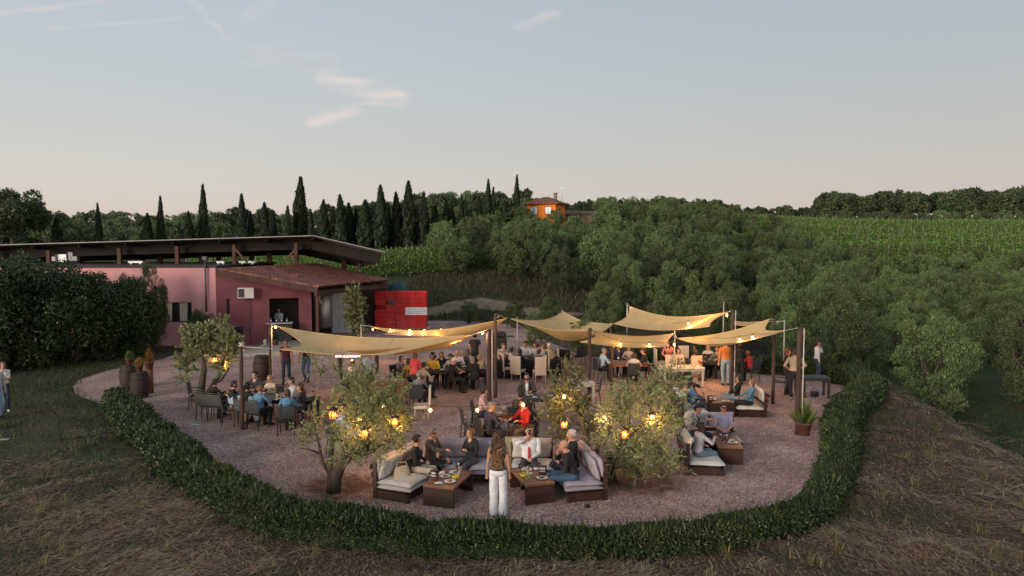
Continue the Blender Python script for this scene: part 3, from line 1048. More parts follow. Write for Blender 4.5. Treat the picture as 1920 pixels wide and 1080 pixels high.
# nearer stretches carry more, smaller leaves
wgt = 1 / np.maximum(np.hypot(HP[:, 0], HP[:, 1]), 8) ** 1.2
ii = rh_.choice(nH, nl, p=wgt / wgt.sum())
ph = rh_.uniform(-.35, math.pi + .35, nl)
sq = .8
cx = np.sign(np.cos(ph)) * np.abs(np.cos(ph)) ** sq; cz = np.sign(np.sin(ph)) * np.abs(np.sin(ph)) ** sq
rad = rh_.uniform(.78, 1.05, nl) + .22 * fbm(s_[ii] * 2.4, ph * 1.8, 3)
off = cx * hw[ii] * rad
zz = np.maximum(cz, -.2) * hh[ii] * rad * .5 + hh[ii] * .5
zz = np.where(cz < 0, hh[ii] * .5 * (1 + cz * 2.2), hh[ii] * (.42 + .58 * cz * rad))
zz = np.clip(zz, .02, None)
P = np.stack([HP[ii, 0] + HN[ii, 0] * off + rh_.normal(0, .05, nl), HP[ii, 1] + HN[ii, 1] * off + rh_.normal(0, .05, nl), zz], 1)
P[:, 2] += np.minimum(0, hz(P[:, 0], P[:, 1]))
out_ = np.stack([HN[ii, 0] * cx, HN[ii, 1] * cx, cz], 1)
dist = np.hypot(P[:, 0], P[:, 1])
L_ = np.interp(dist, [11, 16, 30], [.05, .07, .13]) * rh_.uniform(.6, 1.4, nl)
V, Q = leaf_quads(P - np.array(hb), out_ * .7 + sphere_pts(rh_, nl) * .8 + np.array([0, 0, .35]), out_ * .5 + sphere_pts(rh_, nl) * .9, L_, L_ * .5)
# a few longer shoots standing out of the clipped top
ns = 4200
i2 = rh_.choice(nH, ns, p=wgt / wgt.sum())
B = np.stack([HP[i2, 0] + HN[i2, 0] * hw[i2] * rh_.uniform(-.9, .9, ns), HP[i2, 1] + HN[i2, 1] * hw[i2] * rh_.uniform(-.9, .9, ns), hh[i2] * rh_.uniform(.85, 1.08, ns)], 1)
V2, Q2 = leaf_quads(B - np.array(hb), sphere_pts(rh_, ns) * .5 + np.array([0, 0, 1.0]), sphere_pts(rh_, ns), rh_.uniform(.12, .28, ns), .02)
link('foliage', np_mesh('foliage', np.r_[V, V2], np.r_[Q, Q2 + len(V)], BOX), hedge)
mb = MB()
rows = []
for i in range(0, nH, 4):
    r_ = []
    for a in (0, .25, .5, .75, 1):
        an = math.pi * a
        x_ = math.copysign(abs(math.cos(an)) ** .7, math.cos(an)) * hw[i] * .84; z_ = (math.sin(an) ** .7) * hh[i] * .86 + (-.1 if a in (0, 1) else 0)
        r_.append((HP[i, 0] + HN[i, 0] * x_ - hb.x, HP[i, 1] + HN[i, 1] * x_ - hb.y, z_))
    rows.append(r_)
mb.grid(rows)
mb.build('branches', pmat('hedge twigs', (.03, .045, .02), (.018, .026, .012), 20, .95, .9, 40), hedge)

# ------------------------------------------------------------------ tall laurel screen at the left


def laurel_mesh(seed, n=11000, rad=(1.9, 1.7, 2.3)):
    me, tips = crown_mesh('crown', seed, n, 46, .17, .085, LAUREL, rad=rad, cz=2.3, lobe_r=(.5, .9), up=.15, shell=.6, flat_bottom=1.0)
    return me, tips


LAU = [laurel_mesh(800 + i) for i in range(3)]
mb = MB()
for k in range(7):
    a = k * .9
    limb(mb, (.25 * math.cos(a), .25 * math.sin(a), -.1), (1.2 * math.cos(a), 1.1 * math.sin(a), 3.0), .07, .02, 830 + k)
LTR = mb.mesh('trunk', BARK)
LB = [(-27.5, 27.5, 1.03), (-25.3, 28.6, 1.06), (-23.2, 29.6, 1.04), (-21.6, 30.9, 1.0), (-20.9, 32.0, .98), (-20.0, 33.2, .92), (-19.3, 34.3, .8), (-23.4, 32.2, 1.05), (-26.2, 31.5, 1.1), (-29.5, 29.8, 1.1), (-16.4, 35.9, .45)]
for i, (x, y, s) in enumerate(LB):
    e = place_tree('laurel_bush', LAU[i % 3][0], LTR, (x, y, hz1(x, y)), s, i * 1.3, 'dark glossy laurel bush in the tall screen, %s from the left' % ordinal(1 + sorted(b_[0] / b_[1] for b_ in LB).index(x / y)), 'bush', 'tall laurel screen')
    if i == 10: e['label'] = 'smallest rounded laurel against the pink wall under the curtained window'

# olives growing up behind that screen, against the pink wall
for (px, py, Y, s, lab) in ((283, 560, 36.0, .80, 'pale olive tree rising against the pink wall left of the window'), (238, 575, 35.2, .70, 'smaller pale olive rising over the laurel against the pink wall')):
    p = at(px, py, Y)
    c, t = OL_NEAR[int(px) % 5]
    e = place_tree('olive_tree', c, t, (p.x, Y, 0), s, .7, lab, 'tree', None, sz=s * 1.22)
    e.scale = (s * .55, s * .55, s * 1.22)

# ------------------------------------------------------------------ grass, straw and weeds
rg = np.random.default_rng(31)


def in_front(n, xr, yr):
    return rg.uniform(*xr, n), rg.uniform(*yr, n)


def blades(x, y, ln, w, yaw, pitch, curve=.3):
    """thin two-piece blades; lying straw has a small pitch"""
    z = hz(x, y)
    n = len(x)
    dx, dy = np.cos(yaw), np.sin(yaw)
    B = np.stack([x, y, z + .01], 1)
    d1 = np.stack([dx * np.cos(pitch), dy * np.cos(pitch), np.sin(pitch)], 1)
    p2 = pitch - curve
    d2 = np.stack([dx * np.cos(p2), dy * np.cos(p2), np.sin(p2)], 1)
    S = np.stack([-dy, dx, np.zeros(n)], 1) * (w[:, None] * .5)
    M_ = B + d1 * (ln * .55)[:, None]; T = M_ + d2 * (ln * .45)[:, None]
    M_[:, 2] = np.maximum(M_[:, 2], hz(M_[:, 0], M_[:, 1]) + .012); T[:, 2] = np.maximum(T[:, 2], hz(T[:, 0], T[:, 1]) + .006)
    V = np.stack([B - S, B + S, M_ + S * .8, M_ - S * .8, T + S * .25, T - S * .25], 1).reshape(-1, 3)
    b = np.arange(n) * 6
    Q = np.concatenate([np.stack([b, b + 1, b + 2, b + 3], 1), np.stack([b + 3, b + 2, b + 4, b + 5], 1)])
    return V, Q


def outside(x, y, m=.45):
    return poly_dist(x, y, TERRACE) > m


STRAW = leafmat('cut straw', (.15, .097, .06), (.47, .33, .205), (.80, .63, .42), .2, .8, objvar=0)
GRASS = leafmat('green grass', (.022, .040, .014), (.07, .105, .034), (.20, .19, .08), .3, .7, objvar=0)


def keep(x, y, ok):
    return x[ok], y[ok]


# cut straw lying in swathes and heaps, soil showing between


def straws(x, y, ln, w, yaw, pitch, lift):
    z = hz(x, y) + lift
    dx, dy = np.cos(yaw), np.sin(yaw)
    B_ = np.stack([x, y, z], 1)
    T = B_ + np.stack([dx * np.cos(pitch), dy * np.cos(pitch), np.sin(pitch)], 1) * ln[:, None]
    T[:, 2] = np.maximum(T[:, 2], hz(T[:, 0], T[:, 1]) + .008)
    S = np.stack([-dy, dx, np.zeros(len(x))], 1) * (w[:, None] * .5)
    V = np.stack([B_ - S, B_ + S, T + S * .5, T - S * .5], 1).reshape(-1, 3)
    return V, np.arange(len(x) * 4).reshape(-1, 4)


x, y = in_front(620000, (-13, 20), (8.5, 29))
swath = fbm(x * .55 + .35 * y, y * .95 - .2 * x, 4)
dens = np.clip(.34 + 1.5 * swath, .05, 1.1) * (1 - .75 * smooth01((-6.0 - x) / 4) * (swath < .12))
near = np.clip(12.5 / np.hypot(x, y), .2, 1) ** 1.3
ok = (rg.random(len(x)) < dens * near * .62) & (np.abs(x) / y < .85)
x, y = keep(x, y, ok)
ok = outside(x, y); x, y = keep(x, y, ok)
dn = np.hypot(x, y)
flow = .6 * np.sin(x * .5) + np.where(x > 5, -.55, .45) + rg.normal(0, .55, len(x)) + 1.2 * fbm(x * .5, y * .5, 2)
V, Q = straws(x, y, rg.uniform(.06, .26, len(x)), rg.uniform(.005, .010, len(x)) * np.clip(dn / 12, 1, 2), flow + np.pi * (rg.random(len(x)) < .5), rg.uniform(-.08, .34, len(x)), rg.uniform(.005, .05, len(x)))
# straw bunched in tousled heaps
ncl = 4600
cx_, cy_ = in_front(ncl, (-13, 20), (9, 28))
okc = (rg.random(ncl) < np.clip(.35 + 1.6 * fbm(cx_ * .55 + .35 * cy_, cy_ * .95 - .2 * cx_, 4), .08, 1) * np.clip(13 / np.hypot(cx_, cy_), .3, 1)) & (np.abs(cx_) / cy_ < .85) & (cx_ > -9.5 + 2.5 * rg.random(ncl))
cx_, cy_ = keep(cx_, cy_, okc); okc = outside(cx_, cy_, .55); cx_, cy_ = keep(cx_, cy_, okc)
m_ = 46; nn = len(cx_) * m_
sz = np.repeat(rg.uniform(.10, .30, len(cx_)), m_); ori = np.repeat(np.where(cx_ > 5, -.6, .5) + rg.normal(0, .5, len(cx_)), m_)
ax = rg.normal(0, 1, nn) * sz * 1.3; bx = rg.normal(0, 1, nn) * sz * .55
x2 = np.repeat(cx_, m_) + ax * np.cos(ori) - bx * np.sin(ori); y2 = np.repeat(cy_, m_) + ax * np.sin(ori) + bx * np.cos(ori)
hp2 = sz * .55 * np.exp(-((ax / (sz * 1.4)) ** 2 + (bx / (sz * .8)) ** 2)) * rg.uniform(.2, 1, nn)
V2, Q2 = straws(x2, y2, rg.uniform(.06, .24, nn), rg.uniform(.005, .010, nn) * np.clip(np.hypot(x2, y2) / 12, 1, 2), ori + rg.normal(0, .4, nn) + np.pi * (rg.random(nn) < .5), rg.uniform(-.25, .35, nn), hp2 + .01)
V, Q = np.r_[V, V2], np.r_[Q, Q2 + len(V)]
o = link('straw_litter', np_mesh('straw_litter', V, Q, STRAW)); tag(o, 'cut straw lying in swathes on the slope outside the hedge', 'straw', kind='stuff')
# upright green grass
x, y = in_front(230000, (-26, 24), (8.5, 33))
ok = poly_dist(x, y, TERRACE) > np.where(x < -13.2, -.30 * rg.random(len(x)), .45)
g_ = .02 + .9 * fbm(x * .5 + 3, y * .5, 4) + .5 * smooth01((-5.5 - x) / 3) + .45 * smooth01((x - 14) / 2) + .45 * np.exp(-np.clip(poly_dist(x, y, TERRACE), 0, 9) / .5)
ok &= rg.random(len(x)) < np.clip(g_, .04, 1) * np.clip(13.0 / np.hypot(x, y), .3, 1)
ok &= (np.abs(x) / y < .85)
x, y = keep(x, y, ok)
V, Q = blades(x, y, rg.uniform(.05, .15, len(x)) * np.clip(np.hypot(x, y) / 13, 1, 1.6), rg.uniform(.008, .016, len(x)) * np.clip(np.hypot(x, y) / 12, 1, 2.4), rg.uniform(0, 6.28, len(x)), rg.uniform(.5, 1.5, len(x)), .7)
o = link('grass', np_mesh('grass', V, Q, GRASS)); tag(o, 'short green and olive grass on the lawn and slope', 'grass', kind='stuff')
# taller seed grass standing in tufts along the hedge foot and on the slope
nt_ = 420
tx, ty = in_front(nt_, (-12, 16), (9.5, 22))
ok = outside(tx, ty, .5) & (np.abs(tx) / ty < .85); tx, ty = keep(tx, ty, ok)
x = np.repeat(tx, 26) + rg.normal(0, .05, len(tx) * 26); y = np.repeat(ty, 26) + rg.normal(0, .05, len(ty) * 26)
V, Q = blades(x, y, rg.uniform(.14, .38, len(x)), rg.uniform(.006, .011, len(x)), rg.uniform(0, 6.28, len(x)), rg.uniform(.7, 1.5, len(x)), .9)
o = link('seed_grass', np_mesh('seed_grass', V, Q, leafmat('seed grass', (.07, .07, .03), (.24, .20, .095), (.45, .38, .2), .3, .8, objvar=0))); tag(o, 'loose tufts of tall seed grass on the slope outside the hedge', 'grass', kind='stuff')
# fallen leaves and twigs blown over the gravel
nf = 2600
fx, fy = in_front(nf, (-13, 12), (12.2, 31))
okf = poly_dist(fx, fy, TERRACE) < -.3; fx, fy = keep(fx, fy, okf & (rg.random(nf) < .35 + .65 * (fbm(fx * .6, fy * .6, 2) > .05)))
nf = len(fx)
a_ = rg.uniform(0, 6.28, nf)
V, Q = leaf_quads(np.stack([fx, fy, rg.uniform(.006, .016, nf)], 1), np.stack([np.cos(a_), np.sin(a_), rg.normal(0, .12, nf)], 1), np.stack([rg.normal(0, .25, nf), rg.normal(0, .25, nf), np.ones(nf)], 1), rg.uniform(.03, .085, nf), rg.uniform(.012, .03, nf))
o = link('fallen_leaves', np_mesh('fallen_leaves', V, Q, leafmat('dry leaf', (.05, .03, .018), (.20, .13, .07), (.42, .34, .2), .1, .8, objvar=0))); tag(o, 'dry olive leaves scattered over the gravel', 'leaves', kind='stuff')
# tall dry grass on the bank behind the crates, on the slope under the vines
x, y = in_front(26000, (-9, 26), (48, 72))
ok = outside(x, y, .8) & (np.array([min(abs(a - p[0]) / 2.4 + abs(b - p[1]) / 1.4 for p in trk) for a, b in zip(x, y)]) > .9)
x, y = keep(x, y, ok)
V, Q = blades(x, y, rg.uniform(.25, .6, len(x)), rg.uniform(.04, .08, len(x)), rg.uniform(0, 6.28, len(x)), rg.uniform(.8, 1.5, len(x)), .5)
o = link('tall_grass', np_mesh('tall_grass', V, Q, leafmat('bank grass', (.05, .055, .022), (.13, .12, .055), (.26, .21, .11), .3, .8, objvar=0))); tag(o, 'tall half dry grass on the bank behind the crates', 'grass', kind='stuff')

# a few weeds standing on the bank behind the terrace
for i, (px, py, Y, s, lab) in enumerate(((965, 592, 46, .42, 'young olive sapling behind the terrace left of the middle sail'), (1030, 590, 47, .46, 'young olive sapling behind the middle sail'), (1000, 596, 44, .3, 'small shrubby sapling between two young olives behind the terrace'),
                                         (1010, 655, 34.5, .34, 'leafy green shrub behind the black clothed table'), (1090, 652, 34, .42, 'leafy green shrub behind the central wooden post'), (880, 600, 49, .35, 'grey green shrub on the bank right of the crates'))):
    p = at(px, py, Y)
    c, t = OL_NEAR[i % 5]
    place_tree('olive_sapling', c, t, (p.x, Y, hz1(p.x, Y)), s, i * 1.1, lab, 'sapling', 'young olives behind the terrace')

# ------------------------------------------------------------------ pink winery building
PINK = pmat('pink render', (.67, .345, .36), (.53, .26, .272), .9, .92, .6, 50, detail=8)
DARKWOOD = pmat('dark stained timber', (.085, .038, .026), (.045, .02, .015), 3, .8, .5, 26, stretch=(1, 1, .15))
REDWOOD = pmat('red brown timber', (.095, .038, .025), (.055, .022, .016), 3, .75, .5, 26, stretch=(1, 1, .15))
BLACKWOOD = pmat('blackened timber', (.014, .010, .009), (.009, .007, .006), 3, .9, .4, 26, stretch=(1, 1, .15))
PINK_SHADED = pmat('shaded pink render', (.26, .092, .115), (.18, .062, .08), 1.0, .92, .6, 50, detail=8)  # pink side wall again, with the porch shade put into its colour
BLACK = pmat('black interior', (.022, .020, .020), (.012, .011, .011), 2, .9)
SHEET = pmat('galvanised sheet', (.55, .56, .56), (.40, .41, .42), 2, .45, metallic=.5)
CONC = pmat('pale concrete', (.36, .32, .29), (.25, .22, .20), 2.2, .92, .5, 40)
bld = empty('winery_building', (-16.3, 37.5, 0))
tag(bld, 'long pink rendered winery with dark canopy roof and tiled porch', 'building')


def wbox(name, x0, x1, y0, y1, z0, z1, m, parent=bld):
    mb = MB(); mb.box(((x0 + x1) / 2 + 16.3, (y0 + y1) / 2 - 37.5, (z0 + z1) / 2), (x1 - x0, y1 - y0, z1 - z0))
    return mb.build(name, m, parent)


ZT = 4.32
# front wall with its window opening: built from the pieces round the hole
wx0, wx1 = at(305, 600, 37.5).x, at(360, 600, 37.5).x
wz1, wz0 = at(330, 567, 37.5).z, 1.3
wbox('wall', -29.5, wx0, 37.5, 37.9, 0, ZT, PINK); wbox('wall', wx1, -16.3, 37.5, 37.9, 0, ZT, PINK)
wbox('wall', wx0, wx1, 37.503, 37.897, wz1, ZT - .002, PINK); wbox('wall', wx0, wx1, 37.503, 37.897, 0, wz0, PINK)
wn = wbox('window', wx0 + .02, wx1 - .02, 37.72, 37.78, wz0, wz1, BLACK)
mb = MB()
for (a, b) in ((0, .07), (.46, .54), (.93, 1.0)):
    mb.box((wx0 + (wx1 - wx0) * (a + b) / 2 + 16.3, .18, (wz0 + wz1) / 2), ((wx1 - wx0) * (b - a), .08, wz1 - wz0 - .02))
mb.build('frame', pmat('dark green frame', (.02, .03, .028), None, 5, .5), wn)
for cxp in (.16, .66):
    P_ = []
    for iz in range(9):
        t = iz / 8
        row = []
        for ix in range(13):
            u = ix / 12 - .5
            w_ = (.26 - .05 * t + (.06 if cxp > .5 else 0)) * (wx1 - wx0)
            row.append((wx0 + (wx1 - wx0) * cxp + u * w_ + 16.3, .155 + .025 * math.sin(ix * 2.1), wz1 - .04 - t * (wz1 - wz0 - .1)))
        P_.append(row)
    mb = MB(); mb.grid(P_); mb.build('curtain', pmat('cream curtain', (.62, .57, .47), (.48, .43, .35), 4, .9), wn)
# side wall under the porch, turned away to the right
A0 = Vector((0, 0, 0)); A1 = Vector((5.5, 2.0, 0))
sd = (A1 - A0).normalized(); sn = Vector((sd.y, -sd.x, 0)); ang = math.atan2(sd.y, sd.x)


def side_box(name, a, b, z0, z1, m, off=0.0, th=.3, parent=bld):
    """piece of the side wall between lengths a and b; off is how far it stands proud"""
    c = A0 + sd * (a + b) / 2 + sn * (off - th / 2)
    mb = MB(); mb.box((c.x, c.y, (z0 + z1) / 2), (b - a, th, z1 - z0), rz=ang)
    return mb.build(name, m, parent)


side_box('wall', .02, 2.75, 0, 4.0, PINK_SHADED); side_box('wall', 2.75, 4.35, 2.55, 3.9, PINK_SHADED, -.003); side_box('wall', 4.35, 5.05, 0, 3.7, PINK_SHADED)
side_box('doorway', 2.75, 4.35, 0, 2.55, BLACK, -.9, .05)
# things set in the side wall
ac = side_box('air_conditioner', 1.12, 1.95, 2.62, 3.2, pmat('white enamel', (.72, .72, .70), (.6, .6, .58), 3, .4), .36, .34)
side_box('grille', 1.16, 1.46, 2.68, 3.14, pmat('dark grille', (.06, .06, .06), None, 30, .5), .372, .02, ac)
side_box('slot_window', .52, .68, 1.75, 2.6, BLACK, .012, .02)
side_box('hatch', .95, 1.35, .1, 1.0, BLACK, .012, .02)
mb = MB(); mb.tube([A0 + sd * 1.72 + sn * .05 + Vector((0, 0, .05)), A0 + sd * 1.72 + sn * .05 + Vector((0, 0, 2.6))], .022, n=6)
mb.build('drain_pipe', pmat('pipe grey', (.2, .1, .11), None, 5, .6), bld)
# body behind, flat roof with its dark edge
wbox('flat_roof', -29.6, -16.2, 37.45, 47, ZT, ZT + .12, pmat('roof felt', (.05, .045, .045), None, 3, .9))
wbox('wall', -29.4, -16.35, 37.95, 46.9, 0, ZT - .02, BLACK)
# flue on the front wall
mb = MB(); p = at(383, 480, 37.3)
mb.tube([(p.x + 16.3, -.12, 1.9), (p.x + 16.3, -.12, 4.75)], .05, n=8); mb.box((p.x + 16.3, -.12, 4.84), (.22, .22, .2)); mb.build('flue', pmat('flue metal', (.10, .08, .085), (.07, .05, .055), 6, .5), bld)
# tiled porch roof: ribs of barrel tiles over a sheathing
UN, LN_, UF, LF = Vector((.35, -.55, 4.2)), Vector((5.65, -.2, 3.22)), Vector((3.4, 7.4, 4.3)), Vector((8.2, 7.6, 3.22))


def porch(u, v):
    return (UN * (1 - u) + LN_ * u) * (1 - v) + (UF * (1 - u) + LF * u) * v


mb = MB()
rows = [[porch(u / 10, v / 10) for u in range(11)] for v in range(11)]
mb.grid(rows, flip=True)
low = [[p_ - Vector((0, 0, .16)) for p_ in r_] for r_ in rows]
mb.grid(low)
mb.build('porch_sheathing', DARKWOOD, bld)
mb = MB()
NR, NT = 26, 12
rr = random.Random(5)
for i in range(NR):
    v0 = (i + .5) / NR
    for k in range(NT):
        ua, ub = k / NT, (k + 1.16) / NT
        lift = .035 + .012 * rr.random()
        dv = (rr.random() - .5) * .004
        ring = []
        for (u_, dz, wd) in ((ua, .02, .40), (min(ub, 1.015), lift, .5)):
            row = []
            for s in range(5):
                an = math.pi * s / 4
                p_ = porch(u_, v0 + dv - math.cos(an) * wd / NR)
                row.append(p_ + Vector((0, 0, dz + math.sin(an) * .11)))
            ring.append(row)
        mb.grid(ring)
o = mb.build('roof_tiles', pmat('porch tiles', (.25, .105, .08), (.115, .05, .042), 1.7, .85, .7, 14, detail=6), bld); o['kind'] = 'stuff'
mb = MB(); mb.beam(UN + Vector((-.02, -.03, -.12)), LN_ + Vector((.02, -.03, -.12)), .08, .3); mb.build('verge_board', DARKWOOD, bld)
mb = MB(); mb.beam(LN_ + Vector((-.1, 0, -.3)), LF + Vector((-.1, 0, -.3)), .16, .24); mb.build('eave_beam', DARKWOOD, bld)
for (t, w_) in ((.02, .14), (.52, .20), (.97, .16)):
    c = LN_ * (1 - t) + LF * t + Vector((-.15, .1, 0))
    mb = MB(); mb.box((c.x, c.y, (c.z - .35) / 2), (w_, w_, c.z - .35)); mb.build('porch_post', DARKWOOD, bld)
# what stands in the shade of the porch
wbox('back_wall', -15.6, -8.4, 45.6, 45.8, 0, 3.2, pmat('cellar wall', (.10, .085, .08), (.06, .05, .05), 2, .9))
wbox('wall', -16.0, -15.7, 38.2, 46, 0, 4.2, PINK)
tank = empty('steel_tank', (at(603, 600, 43).x, 43.4, 0)); tag(tank, 'brushed steel wine tank in the shade of the porch', 'tank')
STEEL = pmat('brushed steel', (.42, .40, .40), (.30, .29, .29), 1.2, .35, metallic=.85, stretch=(1, 1, 9))
mb = MB(); mb.lathe([(.6, .35), (.62, .4), (.62, 2.55), (.5, 2.72), (.12, 2.85), (0, 2.86)], n=28); mb.build('shell', STEEL, tank)
for a in range(3):
    mb = MB(); mb.tube([(.5 * math.cos(a * 2.1), .5 * math.sin(a * 2.1), 0), (.5 * math.cos(a * 2.1), .5 * math.sin(a * 2.1), .45)], .04, n=6); mb.build('leg', STEEL, tank)
mb = MB(); mb.box((.05, -.63, 2.0), (.16, .02, .24)); mb.build('notice', pmat('paper white', (.8, .8, .78), None, 5, .8), tank)
WHITE = pmat('white panel', (.66, .70, .76), (.55, .6, .66), 1.5, .5)
cold = empty('cold_store', (at(648, 600, 43.5).x, 43.6, 0)); tag(cold, 'white panelled cold store beside the steel tank', 'cold store')
for i in range(3):
    mb = MB(); mb.box((-.62 + i * .42, 0, 1.3), (.405, .5, 2.6), bev=.01); mb.build('panel', WHITE, cold)
mb = MB(); mb.box((.85, .02, 1.2), (.42, .45, 2.1), bev=.02); mb.build('side_panel', WHITE, cold)
# concrete step in front of the doors
sl = empty('concrete_step', (-13, 35, 0)); tag(sl, 'low pale concrete step running before the pink side wall', 'step')
mb = MB(); c0, c1 = at(452, 672, 33.8), at(655, 660, 35.6)
mb.add([(c0.x + 13, -1.5, .0), (c1.x + 13, .3, .0), (c1.x + 13.4, 5.2, 0), (c0.x + 13, 3.2, 0), (c0.x + 13, -1.5, .17), (c1.x + 13, .3, .17), (c1.x + 13.4, 5.2, .17), (c0.x + 13, 3.2, .17)],
       [(4, 5, 6, 7), (0, 1, 5, 4), (1, 2, 6, 5), (2, 3, 7, 6), (3, 0, 4, 7)])
mb.build('slab', CONC, sl)

# big canopy roof over the flat roof
can = empty('canopy_roof', (-18, 40, 4.44)); tag(can, 'wide dark open sided canopy roof with pale metal edge above the winery', 'canopy')
pk = at(588, 441, 40); lf = at(-120, 462, 40); rt_ = at(722, 472, 40)
cb = Vector((-18, 40, 4.44))
SH = Vector((-3.5, 9.0, -.5))
mb = MB()
for (a, b) in ((lf, pk), (pk, rt_)):
    a_, b_ = a - cb, b - cb
    mb.add([a_, b_, b_ + SH, a_ + SH, a_ - Vector((0, 0, .05)), b_ - Vector((0, 0, .05)), b_ + SH - Vector((0, 0, .05)), a_ + SH - Vector((0, 0, .05))],
           [(0, 1, 2, 3), (7, 6, 5, 4), (0, 4, 5, 1), (1, 5, 6, 2), (2, 6, 7, 3), (3, 7, 4, 0)])
mb.build('metal_sheet', pmat('grey roof sheet', (.26, .265, .27), (.18, .185, .19), 2, .6, metallic=.3), can)
D_ = Vector((0, 0, .40))
for k, t in enumerate((.16, .32, .5, .75, .97)):
    for (a, b) in ((lf, pk), (pk, rt_)):
        mb = MB(); mb.beam(a - cb + SH * t - D_, b - cb + SH * t - D_ * (1 if b is pk else .8), .16, .68); mb.build('truss_beam', BLACKWOOD, can)
for k in range(9):
    t = k / 8
    q = lf * (1 - t) + pk * t - cb - Vector((0, 0, .18))
    mb = MB(); mb.beam(q + SH * .03, q + SH * .99, .1, .16); mb.build('purlin', BLACKWOOD, can)
for (px, dy) in ((-10, .9), (92, .9), (225, .9), (333, .9), (440, .9), (556, .9), (60, 5), (150, 5), (300, 5), (378, 5), (505, 5), (120, 8.3), (268, 8.3), (410, 8.3), (472, 8.3)):
    q = at(px, 490, 40 + dy)
    t = (q.x - lf.x) / (pk.x - lf.x)
    zt_ = lf.z * (1 - t) + pk.z * t - .4
    mb = MB(); mb.box((q.x - cb.x, dy, (zt_ - 4.44) / 2), (.2 if dy < 1 else .26, .2, zt_ - 4.44)); mb.build('post', REDWOOD if dy < 1 else DARKWOOD, can)
for (px, dr) in ((440, 1), (556, -1)):
    q = at(px, 490, 40.4)
    mb = MB(); mb.beam((q.x - cb.x, .42, .95), (q.x - cb.x + dr * .75, .42, .1) if px == 440 else (q.x - cb.x + dr * .7, .42, .15), .1, .12); mb.build('brace', REDWOOD, can)
for (px, Y, zt_) in ((645, 46.5, 5.0), (668, 44.5, 4.9)):
    q = at(px, 490, Y)
    mb = MB()
    if px == 645:
        mb.box((q.x - cb.x, Y - 40, (zt_ - 4.44) / 2 - 2.1), (.26, .26, zt_ - 4.44 + 4.2))
    else:
        mb.beam((q.x - cb.x + .5, Y - 40, .4), (q.x - cb.x - .3, Y - 40, -1.0), .16, .16)
    mb.build('post' if px == 645 else 'brace', REDWOOD, can)
# plant on the flat roof
CHROME = pmat('pale machine metal', (.62, .64, .67), (.42, .44, .47), 3, .35, metallic=.3)
q = at(120, 492, 41.5)
un = empty('roof_cooling_unit', (q.x, 41.5, ZT + .12)); tag(un, 'pale metal cooling unit on the flat roof under the canopy', 'cooling unit')
for nm, c, s, z_ in (('casing', (0, 0, .35), (.7, .6, .5), 0), ('fan_box', (.55, .1, .45), (.5, .5, .55), .3), ('vent_hood', (-.5, .1, .3), (.4, .5, .3), .2)):
    mb = MB(); mb.box(c, s, rz=z_, bev=.03); mb.build(nm, CHROME, un)
mb = MB(); mb.tube([(.2, 0, .6), (.2, 0, .85), (.35, 0, .9)], .06, n=8); mb.build('duct', CHROME, un)
for (px, w_, lab) in ((256, .9, 'small pale duct on the flat roof behind the canopy post'), (465, 1.0, 'long pale duct on the flat roof above the porch tiles'), (415, .5, 'pale folded sheet on the roof corner above the porch')):
    q = at(px, 494, 41)
    e = empty('roof_duct', (q.x, 41, ZT + .12)); tag(e, lab, 'duct')
    mb = MB(); mb.box((0, 0, .12), (w_, .3, .14), bev=.03); mb.build('casing', CHROME, e)
    mb = MB(); mb.box((-w_ * .3, 0, .03), (.08, .26, .06)); mb.box((w_ * .3, 0, .03), (.08, .26, .06)); mb.build('feet', CHROME, e)

# ------------------------------------------------------------------ red harvest crates on pallets
RED = pmat('red plastic crate', (.58, .018, .022), (.46, .012, .016), 4, .45)
CR = MB()
cw, cd, chh = .60, .40, .30
for (c, s) in (((0, 0, .012), (cw - .02, cd - .02, .02)),):
    CR.box(c, s)
for sy in (-1, 1):
    for z_ in (.03, .16, .27):
        CR.box((0, sy * (cd / 2 - .012), z_), (cw - .004, .02, .045 if z_ > .2 else .03))
    for i in range(7):
        CR.box((-cw / 2 + .05 + i * (cw - .1) / 6, sy * (cd / 2 - .014), .15), (.028, .014, .26))
for sx in (-1, 1):
    for z_ in (.03, .16, .27):
        CR.box((sx * (cw / 2 - .012), 0, z_), (.02, cd - .05, .045 if z_ > .2 else .03))
    for i in range(5):
        CR.box((sx * (cw / 2 - .014), -cd / 2 + .06 + i * (cd - .12) / 4, .15), (.014, .028, .26))
CRM = CR.mesh('crate', RED)
PAL = pmat('pallet wood', (.28, .2, .13), (.18, .13, .085), 4, .9)
rc = random.Random(9)
bx0 = at(704, 600, 44.5).x; bx1 = at(800, 600, 44.5).x
ncol = 5
cwx = (bx1 - bx0) / ncol
stackh = [8, 8, 8, 8, 8]
for col in range(ncol):
    for dep in range(2):
        for lev in range(8):
            if dep == 1 and 0 < col < ncol - 1 and lev < 7:
                continue
            if dep == 0 and (col, lev) in ((1, 5), (0, 4)):
                continue
            x_ = bx0 + cwx * (col + .5) + rc.uniform(-.012, .012); y_ = 44.5 + dep * .42 + rc.uniform(-.02, .02)
            o = link('harvest_crate', CRM, None, (x_, y_, .15 + lev * .305), rc.uniform(-.02, .02))
            o.scale = (cwx / .612, 1, 1)
            tag(o, ('red harvest crate, %s row from the top, %s from the left of the stack' % (ordinal(8 - lev), ordinal(col + 1))) if dep == 0 else 'red harvest crate in the rear layer of the stack by the porch', 'crate', 'stacked red harvest crates')
